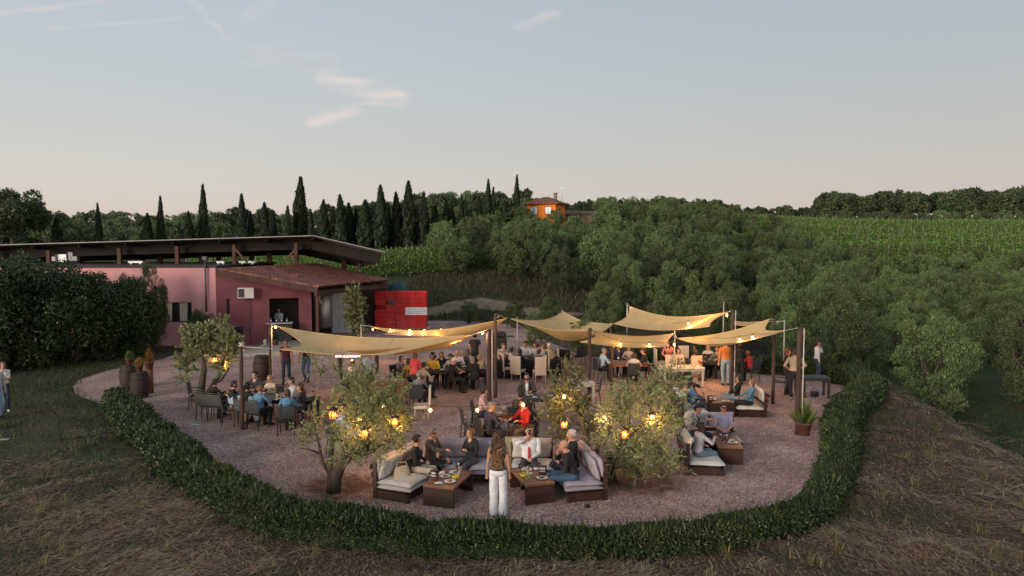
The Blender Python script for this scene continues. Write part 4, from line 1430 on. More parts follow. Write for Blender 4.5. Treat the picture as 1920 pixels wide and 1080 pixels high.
for k in range(3):
    pl = empty('pallet', (bx0 + (bx1 - bx0) * (k + .5) / 3, 44.7, 0)); tag(pl, 'wooden pallet under the stacked red crates', 'pallet', 'pallets under the crates')
    for i in range(4):
        mb = MB(); mb.box((0, -.36 + i * .24, .13), ((bx1 - bx0) / 3 - .03, .12, .03)); mb.build('board', PAL, pl)
    for i in range(3):
        mb = MB(); mb.box((-.4 + i * .4, 0, .056), (.1, .84, .112)); mb.build('skid', PAL, pl)
q = at(780, 584, 44.2)
mb = MB()
for i in range(4):
    mb.box((q.x, 44.28, q.z + .21 - i * .13), (1.42, .03, .11), bev=.008)
o = mb.build('stretch_wrap', pmat('white wrap', (.62, .64, .68), (.5, .52, .56), 5, .35)); tag(o, 'white plastic band wrapped round the right crate stack', 'wrap')
# teal tarpaulin heap on the porch corner
q = at(745, 534, 46)
mb = MB()
rows = []
for i in range(11):
    row = []
    for j in range(11):
        u, v = i / 10 * 2 - 1, j / 10 * 2 - 1
        h_ = max(0, 1 - (u * u + v * v)) ** .5
        row.append((u * .75, v * .6, -.45 + h_ * .75 + .12 * math.sin(u * 9 + v * 3) * h_))
    rows.append(row)
mb.grid(rows)
o = mb.build('tarpaulin', pmat('teal tarpaulin', (.02, .075, .08), (.01, .04, .045), 4, .6), None, (q.x, 46, q.z - .1)); tag(o, 'crumpled teal tarpaulin heaped behind the porch roof corner', 'tarpaulin')

# ------------------------------------------------------------------ terrace furniture


def head_d(ytop, h):
    """how far away a head at image height ytop is, when its top stands h above the gravel"""
    lo, hi = 8.0, 60.0
    for _ in range(40):
        m = (lo + hi) / 2
        if at(960, ytop, m).z > h:
            lo = m
        else:
            hi = m
    return (lo + hi) / 2


POST = pmat('weathered post', (.085, .045, .033), (.045, .024, .018), 4, .85, .6, 30, stretch=(1, 1, .2))
WIRE = pmat('dark cable', (.02, .018, .016), None, 5, .7)
ROPE = pmat('pale rope', (.55, .50, .42), None, 20, .8)
GALV = pmat('galvanised pole', (.42, .42, .40), (.3, .3, .29), 4, .5, metallic=.4)
SAILM = pmat('sand canvas', (.82, .575, .265), (.70, .475, .21), 1.6, .85, .5, 9, detail=6, stretch=(1, .3, 1))


def sail_trans():
    """canvas lets some of the sky and lamp light through"""
    nt = SAILM.node_tree
    b = nt.nodes['Principled BSDF']; out = nt.nodes['Material Output']
    t = nt.nodes.new('ShaderNodeBsdfTranslucent'); mx = nt.nodes.new('ShaderNodeMixShader')
    mx.inputs[0].default_value = .26
    t.inputs['Color'].default_value = (.72, .42, .14, 1)
    nt.links.new(b.outputs[0], mx.inputs[1]); nt.links.new(t.outputs[0], mx.inputs[2]); nt.links.new(mx.outputs[0], out.inputs[0])


sail_trans()
POSTS = [  # px, base y, top y, radius, label
    (455, 805, 650, .075, 'brown sail post at the near corner of the left long table'),
    (508, 716, 607, .075, 'brown sail post beside the standing wine barrel'),
    (917, 757, 617, .105, 'thick brown sail post with a pale conduit before the middle table'),
    (929, 745, 588, .075, 'tall slim brown post just behind the thick middle post'),
    (1105, 752, 615, .085, 'brown sail post at the front of the middle sail'),
    (1147, 738, 645, .06, 'dark short post under the orange lit sail'),
    (1495, 815, 615, .095, 'nearest brown post on the right beside the potted plant'),
    (1449, 757, 598, .075, 'brown post topped with a pale pole left of the standing pair'),
    (1371, 735, 582, .085, 'brown post beside the man in the orange shirt'),
    (637, 700, 640, .12, 'stubby brown post under the left sail beside the strip lamp'),
    (707, 700, 636, .10, 'square brown post behind the man in the patterned shirt'),
]
TOP = {}
for (px, yb, yt, r_, lab) in POSTS:
    r_ *= .76
    b = G(px, yb); t = at(px, yt, b.y)
    e = empty('sail_post', b); tag(e, lab, 'post', 'wooden sail posts')
    mb = MB(); n_ = 7; H_ = t.z
    mb.tube([(.01 * math.sin(i * 2 + px), .01 * math.cos(i * 3 + px), -.1 + (H_ + .1) * i / n_) for i in range(n_ + 1)], [r_ * (1.06 - .012 * i) for i in range(n_ + 1)], n=10)
    mb.build('shaft', POST, e)
    mb = MB(); mb.tube([(r_ + .02, -.01, H_ - .12), (r_ + .10, -.01, H_ - .10)], .012, n=6); mb.lathe([(.03, 0), (.035, .02), (.03, .04)], (r_ + .03, 0, H_ - .14), n=8); mb.build('hook', GALV, e)
    if px in (508, 917, 1495, 1371):
        mb = MB(); mb.tube([(r_ + .03, -.05, .1), (r_ + .03, -.05, H_)], .018, n=6); mb.build('conduit', ROPE, e)
    if px == 455:
        mb = MB(); mb.lathe([(.02, -.05), (.09, -.05), (.09, -.03), (.05, -.03), (.05, .03), (.09, .03), (.09, .05), (.02, .05)], (.03, 0, H_ + .07), n=14); mb.build('rope_reel', ROPE, e)
    TOP[px] = t
POLES = [(677, 652, 610, 33, 'thin pale pole at the left end of the rear sail'), (970, 655, 597, 33, 'thin pale pole at the left of the middle sail'), (1054, 640, 583, 37.5, 'thin grey pole at the rear corner of the middle sail'),
         (1176, 650, 570, 36, 'thin grey pole at the rear corner of the high right sail'), (1145, 640, 607, 33.5, 'short dark pole between the middle and high sails'), (1265, 690, 622, 27.5, 'thin pale pole below the low sail among cream chairs'),
         (1357, 700, 568, 31, 'slim grey pole rising behind the orange lit sail corner'), (1471, 660, 602, 29, 'thin pale pole at the far right of the sails')]
for (px, yb, yt, Y, lab) in POLES:
    t = at(px, yt, Y); zb = min(0, hz1(t.x, Y)) if poly_dist(np.array([t.x]), np.array([Y]), TERRACE)[0] > 0 else 0
    e = empty('sail_pole', (t.x, Y, zb)); tag(e, lab, 'pole', 'thin sail poles')
    mb = MB(); mb.tube([(0, 0, -.05), (0, 0, (t.z - zb) * .5), (0, 0, t.z - zb)], .03, n=8); mb.build('tube', GALV, e)
    mb = MB(); mb.lathe([(.034, 0), (.036, .03), (.02, .05)], (0, 0, t.z - zb), n=8); mb.build('cap', GALV, e)
    TOP[px] = t


def sail(corners, anchors, label, dip=(.10, .10, .10, .10), sag=.25, n=22):
    """a canvas sheet stretched between four corners, its edges hollowed, tied by ropes to its anchors"""
    C = [Vector(c) for c in corners]
    cen = sum(C, Vector()) / 4
    e = empty('shade_sail', (cen.x, cen.y, cen.z)); tag(e, label, 'shade sail', 'sand coloured shade sails')

    def edge(a, b, t, k):
        p = a.lerp(b, t); w = 4 * t * (1 - t)
        q = p + (cen - p) * (k * w); q.z -= .03 * w * (a - b).length
        return q
    P_ = []
    for i in range(n + 1):
        u = i / n; row = []
        for j in range(n + 1):
            v = j / n
            a = edge(C[0], C[1], u, dip[0]); b = edge(C[3], C[2], u, dip[2]); c = edge(C[0], C[3], v, dip[3]); d = edge(C[1], C[2], v, dip[1])
            bil = (C[0] * (1 - u) + C[1] * u) * (1 - v) + (C[3] * (1 - u) + C[2] * u) * v
            p = a * (1 - v) + b * v + c * (1 - u) + d * u - bil
            p.z -= sag * 16 * u * (1 - u) * v * (1 - v) * .6
            p.z += .02 * math.sin(u * 9 + v * 5) * math.sin(math.pi * u) * math.sin(math.pi * v)
            row.append(p - cen)
        P_.append(row)
    mb = MB(); mb.grid(P_)
    o = mb.build('canvas', SAILM, e)
    for k in range(4):
        pts = [P_[i][0] for i in range(n + 1)] if k == 0 else [P_[n][j] for j in range(n + 1)] if k == 1 else [P_[i][n] for i in range(n + 1)] if k == 2 else [P_[0][j] for j in range(n + 1)]
        mb = MB(); mb.tube(pts[::2], .014, n=5); mb.build('hem', SAILM, o)
    for i in (n // 3, 2 * n // 3):
        mb = MB(); mb.tube([P_[i][j] + Vector((0, 0, .004)) for j in range(n + 1)], .008, n=4); mb.build('seam', SAILM, o)
    for c in C:
        mb = MB(); mb.tube([(c - cen) + Vector((.035 * math.cos(a), .035 * math.sin(a), 0)) for a in (0, 1.05, 2.1, 3.14, 4.19, 5.24, 6.28)], .006, n=4, cap=False); mb.build('corner_ring', GALV, e)
    for c, a in zip(C, anchors):
        if a is not None and (Vector(a) - c).length > .03:
            mb = MB(); mb.tube([c - cen, Vector(a) - cen], .012, n=5); mb.build('rope', ROPE, e)
    return e


d1 = TOP[508].y
sail([at(521, 612, d1 - .2), at(884, 628, TOP[917].y + .1), at(730, 664, 21.2), at(525, 655, TOP[455].y + .4)], [TOP[508], TOP[917], None, TOP[455]], 'near left tan sail stretched above the standing men', (.04, .10, .04, .32), .18)
sail([at(640, 657, 22.2), at(884, 629, 24.5), at(850, 648, 25.3), at(715, 665, 23.4)], [None, TOP[917], None, None], 'lower tan sail flap glowing orange beneath the near left sail', (.04, .1, .06, .1), .05)
sail([at(690, 611, 33), at(950, 597, TOP[929].y + .4), at(944, 620, 27.5), at(722, 626, 29.5)], [TOP[677], TOP[929], None, None], 'long orange glowing sail behind the left tables', (.05, .12, .06, .2), .12)
sail([at(958, 598, 31), at(1056, 584, 37.3), at(1149, 608, 33.4), at(1100, 620, TOP[1105].y + .1)], [TOP[970], TOP[1054], TOP[1145], TOP[1105]], 'middle tan sail hung between the slim poles and front post', (.16, .22, .08, .12), .75)
sail([at(1180, 574, 35.9), at(1366, 585, TOP[1371].y + .1), at(1330, 612, 25.5), at(1150, 607, 33.3)], [TOP[1176], TOP[1371], None, TOP[1145]], 'high tan sail glowing orange at its right corner', (.10, .08, .06, .14), .1)
sail([at(1108, 619, TOP[1105].y + .05), at(1264, 625, 27.5), at(1252, 650, 25.2), at(1088, 641, 24.0)], [TOP[1105], TOP[1265], None, None], 'low narrow sail lit orange between the front post and pale pole', (.05, .10, .05, .2), .15)
sail([at(1268, 634, 27.4), at(1444, 598, TOP[1449].y + .2), at(1474, 620, TOP[1495].y + .5), at(1330, 645, 23.4)], [TOP[1265], TOP[1449], TOP[1495], None], 'right tan sail rising to the pale topped post', (.10, .24, .10, .10), .25)
sail([at(1374, 602, 30.8), at(1425, 603, 30), at(1410, 611, 28.5), at(1372, 608, 28.8)], [None, TOP[1471], None, None], 'small pale sail strip behind the orange lit corner', (.05, .1, .05, .1), .02)

# ------------------------------------------------------------------ lamps
GLASS = emat('lit bulb', (1.0, .55, .16, 1), 4.5)
SOCK = pmat('bulb socket', (.03, .025, .02), None, 5, .6)
mb = MB(); mb.lathe([(0, -.062), (.022, -.056), (.039, -.034), (.042, -.012), (.036, .012), (.02, .032), (.014, .045)], n=12); BULB = mb.mesh('bulb', GLASS)
mb = MB(); mb.lathe([(.017, .040), (.019, .045), (.019, .085), (.008, .095)], n=8); SOCKET = mb.mesh('socket', SOCK)
WARM = (1.0, .52, .18)


def bulb_at(p, parent, power):
    o = Vector(p) - Vector(parent.location)
    s = link('socket', SOCKET, parent, o)
    b = link('bulb', BULB, s)
    b.visible_shadow = True
    ld = bpy.data.lights.new('bulb_light', 'POINT'); ld.energy = power * 3.4; ld.color = WARM; ld.shadow_soft_size = .05
    lo = bpy.data.objects.new('bulb_light', ld); COL.objects.link(lo); lo.parent = parent; lo.location = o + Vector((0, 0, -.11))


def light_string(pts, bulbs, label, power=5.0):
    """a cable through pts that sags, with bulbs hanging at the given points"""
    e = empty('light_string', pts[0]); tag(e, label, 'light string', 'strings of warm bulbs')
    P_ = []
    for a, b in zip(pts[:-1], pts[1:]):
        for k in range(8):
            t = k / 8; q = Vector(a).lerp(Vector(b), t); q.z -= .10 * 4 * t * (1 - t) * min(1, (Vector(a) - Vector(b)).length / 3)
            P_.append(q - e.location)
    P_.append(Vector(pts[-1]) - e.location)
    mb = MB(); mb.tube(P_, .007, n=4); mb.build('cable', WIRE, e)
    for p in bulbs:
        bulb_at(p, e, power)


def hang(lst, Ys):
    """bulb points from picture positions and their distances"""
    if not isinstance(Ys, (list, tuple)):
        Ys = [Ys] * len(lst)
    return [at(x, y, Y) for (x, y), Y in zip(lst, Ys)]


def up(p, h=.11):
    return Vector((p[0], p[1], p[2] + h))


b = hang([(699, 617), (732, 618), (768, 619), (796, 619), (827, 618)], [32, 31, 30, 29.3, 28.7])
light_string([TOP[677]] + [up(p) for p in b] + [at(944, 605, 27)], b, 'string of five bulbs along the rear orange sail', 7)
b = hang([(517, 613)], d1 - .1)
light_string([TOP[508], up(b[0])], b, 'single bulb glowing at the barrel side post top', 5)
b = hang([(852, 636), (905, 623)], [24.6, TOP[917].y])
light_string([at(790, 650, 23.4)] + [up(p) for p in b] + [TOP[917]], b, 'two bulbs under the near left sail beside the thick post', 9)
b = hang([(1185, 579)], 35.6)
light_string([TOP[1176], up(b[0])], b, 'single bulb at the rear corner of the high sail', 4)
b = hang([(1291, 606), (1316, 602), (1340, 595), (1363, 590)], [27.2, 26.9, 26.6, 26.3])
light_string([at(1262, 606, 28)] + [up(p) for p in b] + [TOP[1371]], b, 'four bulbs lighting the high sail corner orange', 9)
b = hang([(1163, 645), (1218, 646), (1264, 645), (1323, 643)], [24.6, 25.4, 26.2, 26])
light_string([TOP[1105]] + [up(p) for p in b] + [at(1345, 640, 26)], b, 'string of bulbs below the low orange lit sail', 8)
b = hang([(1289, 634), (1387, 636), (1411, 632)], [27.2, 22.0, 21.4])
light_string([TOP[1265], up(b[0]), at(1340, 632, 24), up(b[1]), up(b[2]), TOP[1495]], b, 'string of bulbs under the right tan sail', 6)
b = hang([(718, 759), (807, 768), (895, 768), (981, 758)], [15.6, 16.6, 17.2, 17.4])
light_string([at(640, 742, 15.3)] + [up(p) for p in b] + [at(1058, 740, 16.8)], b, 'low string of bulbs crossing between the two terrace olives', 5)
b = hang([(670, 785), (741, 792), (629, 800)], [14.9, 14.9, 14.8])
light_string([at(622, 770, 15.0), up(b[2]), up(b[0]), up(b[1]), at(772, 785, 14.9)], b[:2], 'two bulbs hanging among the leaves of the left olive', 6)
b = hang([(1058, 743), (1133, 779), (1222, 781), (1200, 758)], [16.6, 15.8, 15.6, 15.9])
light_string([at(1030, 735, 16.8)] + [up(p) for p in b[:3]] + [at(1268, 768, 15.8)], b[:3], 'bulbs hanging among the leaves of the right olive', 6)
b = hang([(424, 678)], 23.8)
light_string([at(398, 668, 23.8), up(b[0]), TOP[455]], b, 'single bulb in the far left olive', 4)
b = hang([(660, 676)], 24.5)
light_string([at(640, 664, 24.6), up(b[0]), at(700, 664, 24.6)], b, 'single bulb under the near left sail by the strip lamp', 5)
# strip lamp under the near left sail
q = at(652, 668, 24.8)
e = empty('strip_lamp', q); tag(e, 'glowing warm strip lamp fixed under the near left sail', 'lamp')
mb = MB(); mb.tube([(-.45, 0, 0), (.45, 0, 0)], .03, n=8); mb.build('tube', emat('strip glow', (1, .42, .16, 1), 5), e)
mb = MB(); mb.box((0, 0, .05), (.98, .09, .04)); mb.build('housing', SOCK, e)
ld = bpy.data.lights.new('strip_light', 'POINT'); ld.energy = 22; ld.color = (1, .45, .18); ld.shadow_soft_size = .15
lo = bpy.data.objects.new('strip_light', ld); COL.objects.link(lo); lo.parent = e; lo.location = (0, -.05, -.12)

# dark metal lanterns with flame shaped openings
FLAME = emat('lantern flame', (1.0, .20, .03, 1), 2.2)
FLAMEC = emat('lantern core', (1.0, .62, .26, 1), 9.0)


def lantern(px, py, Y, label, s=1.0):
    p = at(px, py, Y)
    e = empty('lantern', p); e.scale = (s * .8, s * .8, s * .8); tag(e, label, 'lantern', 'flame lanterns in the olives')
    mb = MB()
    for sx in (-1, 1):
        for sy in (-1, 1):
            mb.box((sx * .10, sy * .10, 0), (.016, .016, .24))
    for z_ in (-.12, .12):
        mb.box((0, 0, z_), (.22, .22, .016))
    mb.lathe([(.11, .128), (.04, .18), (.01, .2)], n=4); mb.tube([(0, 0, .19), (0, 0, .42)], .006, n=4)
    mb.build('cage', SOCK, e)
    rr_ = random.Random(int(px))
    mb = MB()
    for k in range(9):
        a = k * 2.4; r0 = .03 + .05 * rr_.random()
        x0, y0 = r0 * math.cos(a), r0 * math.sin(a)
        h_ = .10 + .09 * rr_.random()
        mb.tube([(x0, y0, -.10), (x0 * 1.3, y0 * 1.3, -.10 + h_ * .45), (x0 * .7 + .02, y0 * .7, -.10 + h_)], [.008, .013, .002], n=5)
    mb.build('flame', FLAME, e)
    mb = MB(); mb.ell((0, 0, -.04), (.016, .016, .024), 8, 6); mb.build('core', FLAMEC, e)
    ld = bpy.data.lights.new('lantern_light', 'POINT'); ld.energy = 12; ld.color = (1, .50, .15); ld.shadow_soft_size = .06
    lo = bpy.data.objects.new('lantern_light', ld); COL.objects.link(lo); lo.parent = e; lo.location = (0, -.03, .02)


lantern(625, 776, 14.7, 'flame lantern hanging at the upper left of the left terrace olive')
lantern(684, 812, 14.4, 'flame lantern hanging low in the left terrace olive')
lantern(741, 790, 14.5, 'flame lantern at the right side of the left terrace olive')
lantern(1058, 794, 16.0, 'flame lantern beside the bare trunk of the right terrace olive')
lantern(1171, 813, 15.2, 'flame lantern in the middle of the right terrace olive')
lantern(1222, 782, 15.3, 'flame lantern at the right side of the right terrace olive', .8)
lantern(402, 674, 23.5, 'flame lantern in the far left olive by the barrels', 1.1)

# ------------------------------------------------------------------ olives on the terrace


def terrace_olive(name, base, blobs, trunks, seed, n_leaf, label, Ln=.085, W=.026, stray=0.0):
    """blobs: (x, y, z, r) in metres from the base; trunks: lists of points with radii"""
    r = np.random.default_rng(seed)
    e = empty(name, base); tag(e, label, 'tree', 'olives on the terrace')
    mb = MB()
    for pts in trunks:
        mb.tube([p[:3] for p in pts], [p[3] for p in pts], n=9)
    B = np.array(blobs, float)
    # branches carry sprays of leaves: leaves sit along twigs, which gives gaps
    P_ = []; A_ = []
    w = B[:, 3] ** 2; w = w / w.sum()
    ntw = n_leaf // 16
    bi = r.choice(len(B), ntw, p=w)
    u = sphere_pts(r, ntw)
    s0 = B[bi, :3] + u * (B[bi, 3] * r.uniform(.1, .8, ntw))[:, None]
    dirs = unit(u * .8 + sphere_pts(r, ntw) * .7 + np.array([0, 0, .45]))
    ln = r.uniform(.18, .42, ntw) * (1 + stray * (r.random(ntw) < .15))
    for k in range(16):
        t = (k + r.random(ntw)) / 16
        P_.append(s0 + dirs * (ln * t)[:, None] + r.normal(0, .016, (ntw, 3)))
        A_.append(dirs + sphere_pts(r, ntw) * .75)
    P_ = np.concatenate(P_); A_ = np.concatenate(A_)
    n = len(P_)
    V, Q = leaf_quads(P_, A_, sphere_pts(r, n), Ln * r.uniform(.6, 1.35, n), W * r.uniform(.7, 1.4, n))
    link('crown', np_mesh('crown', V, Q, OLIVE), e)
    for j in range(0, ntw, 12):
        tip = s0[j] + dirs[j] * ln[j] * .8
        b = B[bi[j], :3]
        mb.tube([b * .7 + np.array([0, 0, B[:, 2].min() * .2]) if False else b - np.array([0, 0, B[bi[j], 3] * .4]), (b + tip) / 2 + r.normal(0, .04, 3), tip], [.014, .009, .003], n=4)
    mb.build('trunk', BARK, e)
    return e


def rel(base, lst):
    """picture blobs (px, py, depth offset, radius in px) to metres from the base"""
    o = []
    for px, py, dy, rp in lst:
        p = at(px, py, base.y + dy); o.append((p.x - base.x, p.y - base.y, p.z, rp * (base.y + dy) / F))
    return o


def relt(base, lst):
    o = []
    for px, py, dy, r_ in lst:
        p = at(px, py, base.y + dy); o.append((p.x - base.x, p.y - base.y, p.z, r_))
    return o


b = G(626, 922)
terrace_olive('olive_tree', b, rel(b, [(690, 735, .2, 36), (735, 770, .0, 34), (700, 775, -.3, 40), (665, 790, -.2, 34), (730, 815, -.2, 38), (690, 830, -.4, 36), (650, 850, -.3, 26), (660, 730, .4, 28), (740, 735, .5, 30), (620, 760, .2, 22), (600, 700, .3, 16), (640, 700, .3, 18), (580, 820, .1, 22), (755, 800, .1, 26), (595, 780, .2, 20), (680, 705, .5, 26), (640, 820, 0, 24)]),
              [relt(b, [(626, 925, 0, .17), (628, 895, 0, .15), (640, 870, -.05, .12), (660, 850, -.1, .09), (690, 830, -.2, .05), (715, 800, -.2, .02)]), relt(b, [(624, 905, 0, .11), (618, 870, .05, .085), (622, 835, .1, .06), (625, 790, .1, .03), (640, 740, .2, .012)]),
               relt(b, [(622, 890, .0, .06), (605, 870, .0, .045), (598, 835, .0, .03), (590, 800, .0, .02), (580, 770, .05, .01)]), relt(b, [(600, 850, .0, .025), (580, 843, -.05, .018), (560, 840, -.1, .008)]),
               relt(b, [(650, 860, -.1, .07), (700, 845, -.2, .05), (740, 820, -.2, .025)])], 901, 12000, 'lamp lit olive tree with gnarled trunk at the left of the sofas', stray=1.0)
b = G(1100, 864)
terrace_olive('olive_tree', b, rel(b, [(1060, 740, 0, 26), (1045, 780, .1, 28), (1080, 715, .2, 20), (1090, 770, .1, 24), (1050, 815, .2, 24), (1065, 690, .2, 14), (1110, 800, .3, 24), (1030, 760, .2, 16), (1040, 715, .3, 16)]),
              [relt(b, [(1102, 868, 0, .11), (1100, 820, 0, .09), (1092, 790, 0, .07), (1078, 770, 0, .05), (1065, 740, 0, .03), (1058, 700, .05, .012)]), relt(b, [(1098, 800, 0, .04), (1060, 790, .05, .02), (1045, 770, .1, .01)])], 902, 6500, 'sparse olive tree with bare leaning trunk behind the lilac sofa', stray=1.0)
b = G(1150, 902)
terrace_olive('olive_tree', b, rel(b, [(1170, 760, .3, 40), (1215, 745, .4, 40), (1250, 720, .6, 34), (1240, 775, .3, 42), (1180, 800, .0, 44), (1225, 815, .0, 46), (1140, 790, .1, 34), (1195, 840, -.2, 40), (1240, 850, .0, 36), (1265, 790, .4, 30), (1165, 850, -.2, 32), (1150, 870, -.2, 26), (1200, 880, -.2, 34), (1250, 875, .1, 26), (1150, 755, .4, 26), (1130, 830, .1, 24), (1270, 745, .6, 24), (1278, 705, .8, 18), (1180, 720, .5, 20)]),
              [relt(b, [(1148, 905, 0, .14), (1142, 880, 0, .12), (1150, 850, -.05, .09), (1175, 820, -.1, .06), (1210, 790, 0, .03)]), relt(b, [(1125, 900, .2, .07), (1118, 850, .2, .055), (1128, 815, .2, .04), (1150, 780, .2, .02)])], 903, 13000, 'dense lamp lit olive tree in the right half of the terrace', stray=.8)
b = G(376, 755)
terrace_olive('olive_tree', b, rel(b, [(370, 650, .2, 26), (350, 670, .2, 22), (385, 625, .3, 22), (395, 660, .2, 20), (345, 690, .1, 14), (425, 635, .3, 20), (430, 665, .2, 20), (418, 690, .1, 16), (440, 645, .4, 14), (420, 610, .4, 14), (360, 630, .3, 18), (345, 712, 0, 9)]),
              [relt(b, [(376, 758, 0, .16), (378, 725, 0, .13), (383, 690, .05, .09), (380, 660, .1, .05)]), relt(b, [(378, 755, 0, .13), (395, 730, 0, .10), (410, 705, .05, .07), (418, 680, .1, .05), (425, 650, .15, .02)]), relt(b, [(398, 722, 0, .06), (415, 712, 0, .045), (430, 690, .05, .02)])],
              904, 9500, 'twin trunked olive tree between the barrels and left table', Ln=.13, W=.042)
# tall leafy clump before the porch
b = Vector((at(666, 600, 38).x, 38, 0))
terrace_olive('bamboo_clump', b, [(0, 0, 2.9, .5), (.1, 0, 2.3, .6), (-.15, 0, 1.7, .6), (.1, 0, 1.1, .55), (.25, .1, 1.8, .5), (-.25, 0, 2.4, .4)], [[(0, 0, 0, .05), (.05, 0, 1.6, .04), (0, 0, 3.1, .01)], [(.15, 0, 0, .04), (.2, 0, 1.6, .03), (.2, 0, 2.8, .01)], [(-.15, 0, 0, .04), (-.2, 0, 1.4, .03), (-.25, 0, 2.6, .01)]], 905, 5200, 'tall leafy bamboo clump before the white cold store', Ln=.20, W=.07)
LABELS.pop(None, None)

# ------------------------------------------------------------------ chairs, tables, sofas
BLKM = pmat('black powder coat', (.030, .030, .032), (.020, .020, .022), 6, .5)
BLKF = pmat('black sling fabric', (.026, .027, .032), (.018, .019, .023), 20, .85)
CREAM = pmat('cream chair cover', (.56, .47, .36), (.46, .38, .285), 3, .9, .3, 60)
CREAML = pmat('pale chair leg', (.50, .44, .36), None, 4, .6)
TEAK = pmat('oiled table wood', (.26, .11, .048), (.14, .058, .028), 3, .45, .3, 30, stretch=(.25, 2.5, 2.5))
WENGE = pmat('dark wenge', (.060, .026, .018), (.030, .014, .011), 3, .5, .3, 30, stretch=(.25, 2.5, 2.5))
CLOTHB = pmat('black table cloth', (.018, .018, .020), None, 6, .9, .2, 40)


def M_(fn):
    mb = MB(); fn(mb); return mb


def chair_parts(kind):
    """list of (name, mesh); the sitter looks along +Y"""
    out = []
    if kind == 'metal':
        s = MB()
        for i in range(7):
            s.box((0, -.19 + i * .064, .445), (.46, .052, .016))
        out.append(('seat', s.mesh('seat', BLKM)))
        b = MB()
        for i in range(6):
            z = .53 + i * .062; b.box((0, -.225 - (z - .45) * .16, z), (.44, .014, .05))
        out.append(('backrest', b.mesh('backrest', BLKM)))
        for sx in (-1, 1):
            l = MB(); l.tube([(sx * .235, .20, 0), (sx * .235, .20, .64)], .014, n=6); out.append(('leg', l.mesh('leg', BLKM)))
            l = MB(); l.tube([(sx * .235, -.26, 0), (sx * .235, -.215, .45), (sx * .225, -.29, .90)], .014, n=6); out.append(('leg', l.mesh('leg', BLKM)))
            a = MB(); a.box((sx * .24, -.01, .65), (.045, .46, .022), bev=.006); out.append(('armrest', a.mesh('armrest', BLKM)))
        r = MB(); r.tube([(-.225, -.29, .90), (0, -.30, .91), (.225, -.29, .90)], .014, n=6); out.append(('top_rail', r.mesh('top_rail', BLKM)))
        r = MB(); r.tube([(-.235, .20, .43), (.235, .20, .43)], .012, n=6); out.append(('front_rail', r.mesh('front_rail', BLKM)))
    elif kind == 'sling':
        s = MB(); s.grid([[(x, y, .45 - .02 * math.cos(x * 3) * math.sin((y + .22) * 7)) for x in (-.22, -.1, 0, .1, .22)] for y in (-.22, -.1, .02, .14, .22)], flip=True)
        s.grid([[(x, y, .435 - .02 * math.cos(x * 3) * math.sin((y + .22) * 7)) for x in (-.22, -.1, 0, .1, .22)] for y in (-.22, -.1, .02, .14, .22)])
        out.append(('seat', s.mesh('seat', BLKF)))
        b = MB(); b.box((0, -.275, .68), (.45, .025, .44), bev=.01); out.append(('backrest', b.mesh('backrest', BLKF)))
        for sx in (-1, 1):
            l = MB(); l.tube([(sx * .24, .22, 0), (sx * .24, .22, .64), (sx * .24, -.24, .65)], .015, n=6); out.append(('leg', l.mesh('leg', BLKM)))
            l = MB(); l.tube([(sx * .24, -.27, 0), (sx * .24, -.22, .45), (sx * .235, -.29, .92)], .015, n=6); out.append(('leg', l.mesh('leg', BLKM)))
        r = MB(); r.tube([(-.24, .22, .44), (.24, .22, .44)], .012, n=6); out.append(('front_rail', r.mesh('front_rail', BLKM)))
        r = MB(); r.tube([(-.235, -.29, .92), (.235, -.29, .92)], .014, n=6); out.append(('top_rail', r.mesh('top_rail', BLKM)))
    elif kind == 'cream':
        s = MB(); s.box((0, 0, .42), (.46, .46, .12), bev=.03); out.append(('seat', s.mesh('seat', CREAM)))
        b = MB()
        P1 = [[(x, -.23 - .03 * max(0, z - .4) ** 1.3 - .012 * math.cos(x * 6), z) for x in (-.23, -.12, 0, .12, .23)] for z in (.30, .5, .7, .9, 1.05)]
        P2 = [[(x, y - .06, z) for x, y, z in r_] for r_ in P1]
        b.grid(P1); b.grid(P2, flip=True)
        for A_, B_ in (([r_[0] for r_ in P1], [r_[0] for r_ in P2]), ([r_[-1] for r_ in P2], [r_[-1] for r_ in P1]), (P1[-1], P2[-1])):
            b.grid([A_, B_])
        out.append(('backrest', b.mesh('backrest', CREAM)))
        for sx in (-1, 1):
            for sy in (-1, 1):
                l = MB(); l.tube([(sx * .20, sy * .20 - .02, .40), (sx * .205, sy * .215 - .02, 0)], [.022, .015], n=6); out.append(('leg', l.mesh('leg', CREAML)))
    return out


CHAIRS = {k: chair_parts(k) for k in ('metal', 'sling', 'cream')}
CH_NAME = {'metal': 'slatted_chair', 'sling': 'sling_chair', 'cream': 'cream_chair'}
CH_LOOK = {'metal': 'black slatted metal armchair', 'sling': 'black sling armchair', 'cream': 'tall cream covered chair'}


def heading(deg):
    """compass heading in the plan, 0 away from the camera, 90 to the right"""
    return -R(deg)


def chair(kind, loc, face, where, group='dining chairs'):
    e = empty(CH_NAME[kind], (loc[0], loc[1], 0), heading(face))
    for nm, me in CHAIRS[kind]:
        link(nm, me, e)
    tag(e, CH_LOOK[kind] + ' ' + where, 'chair', group)
    return e


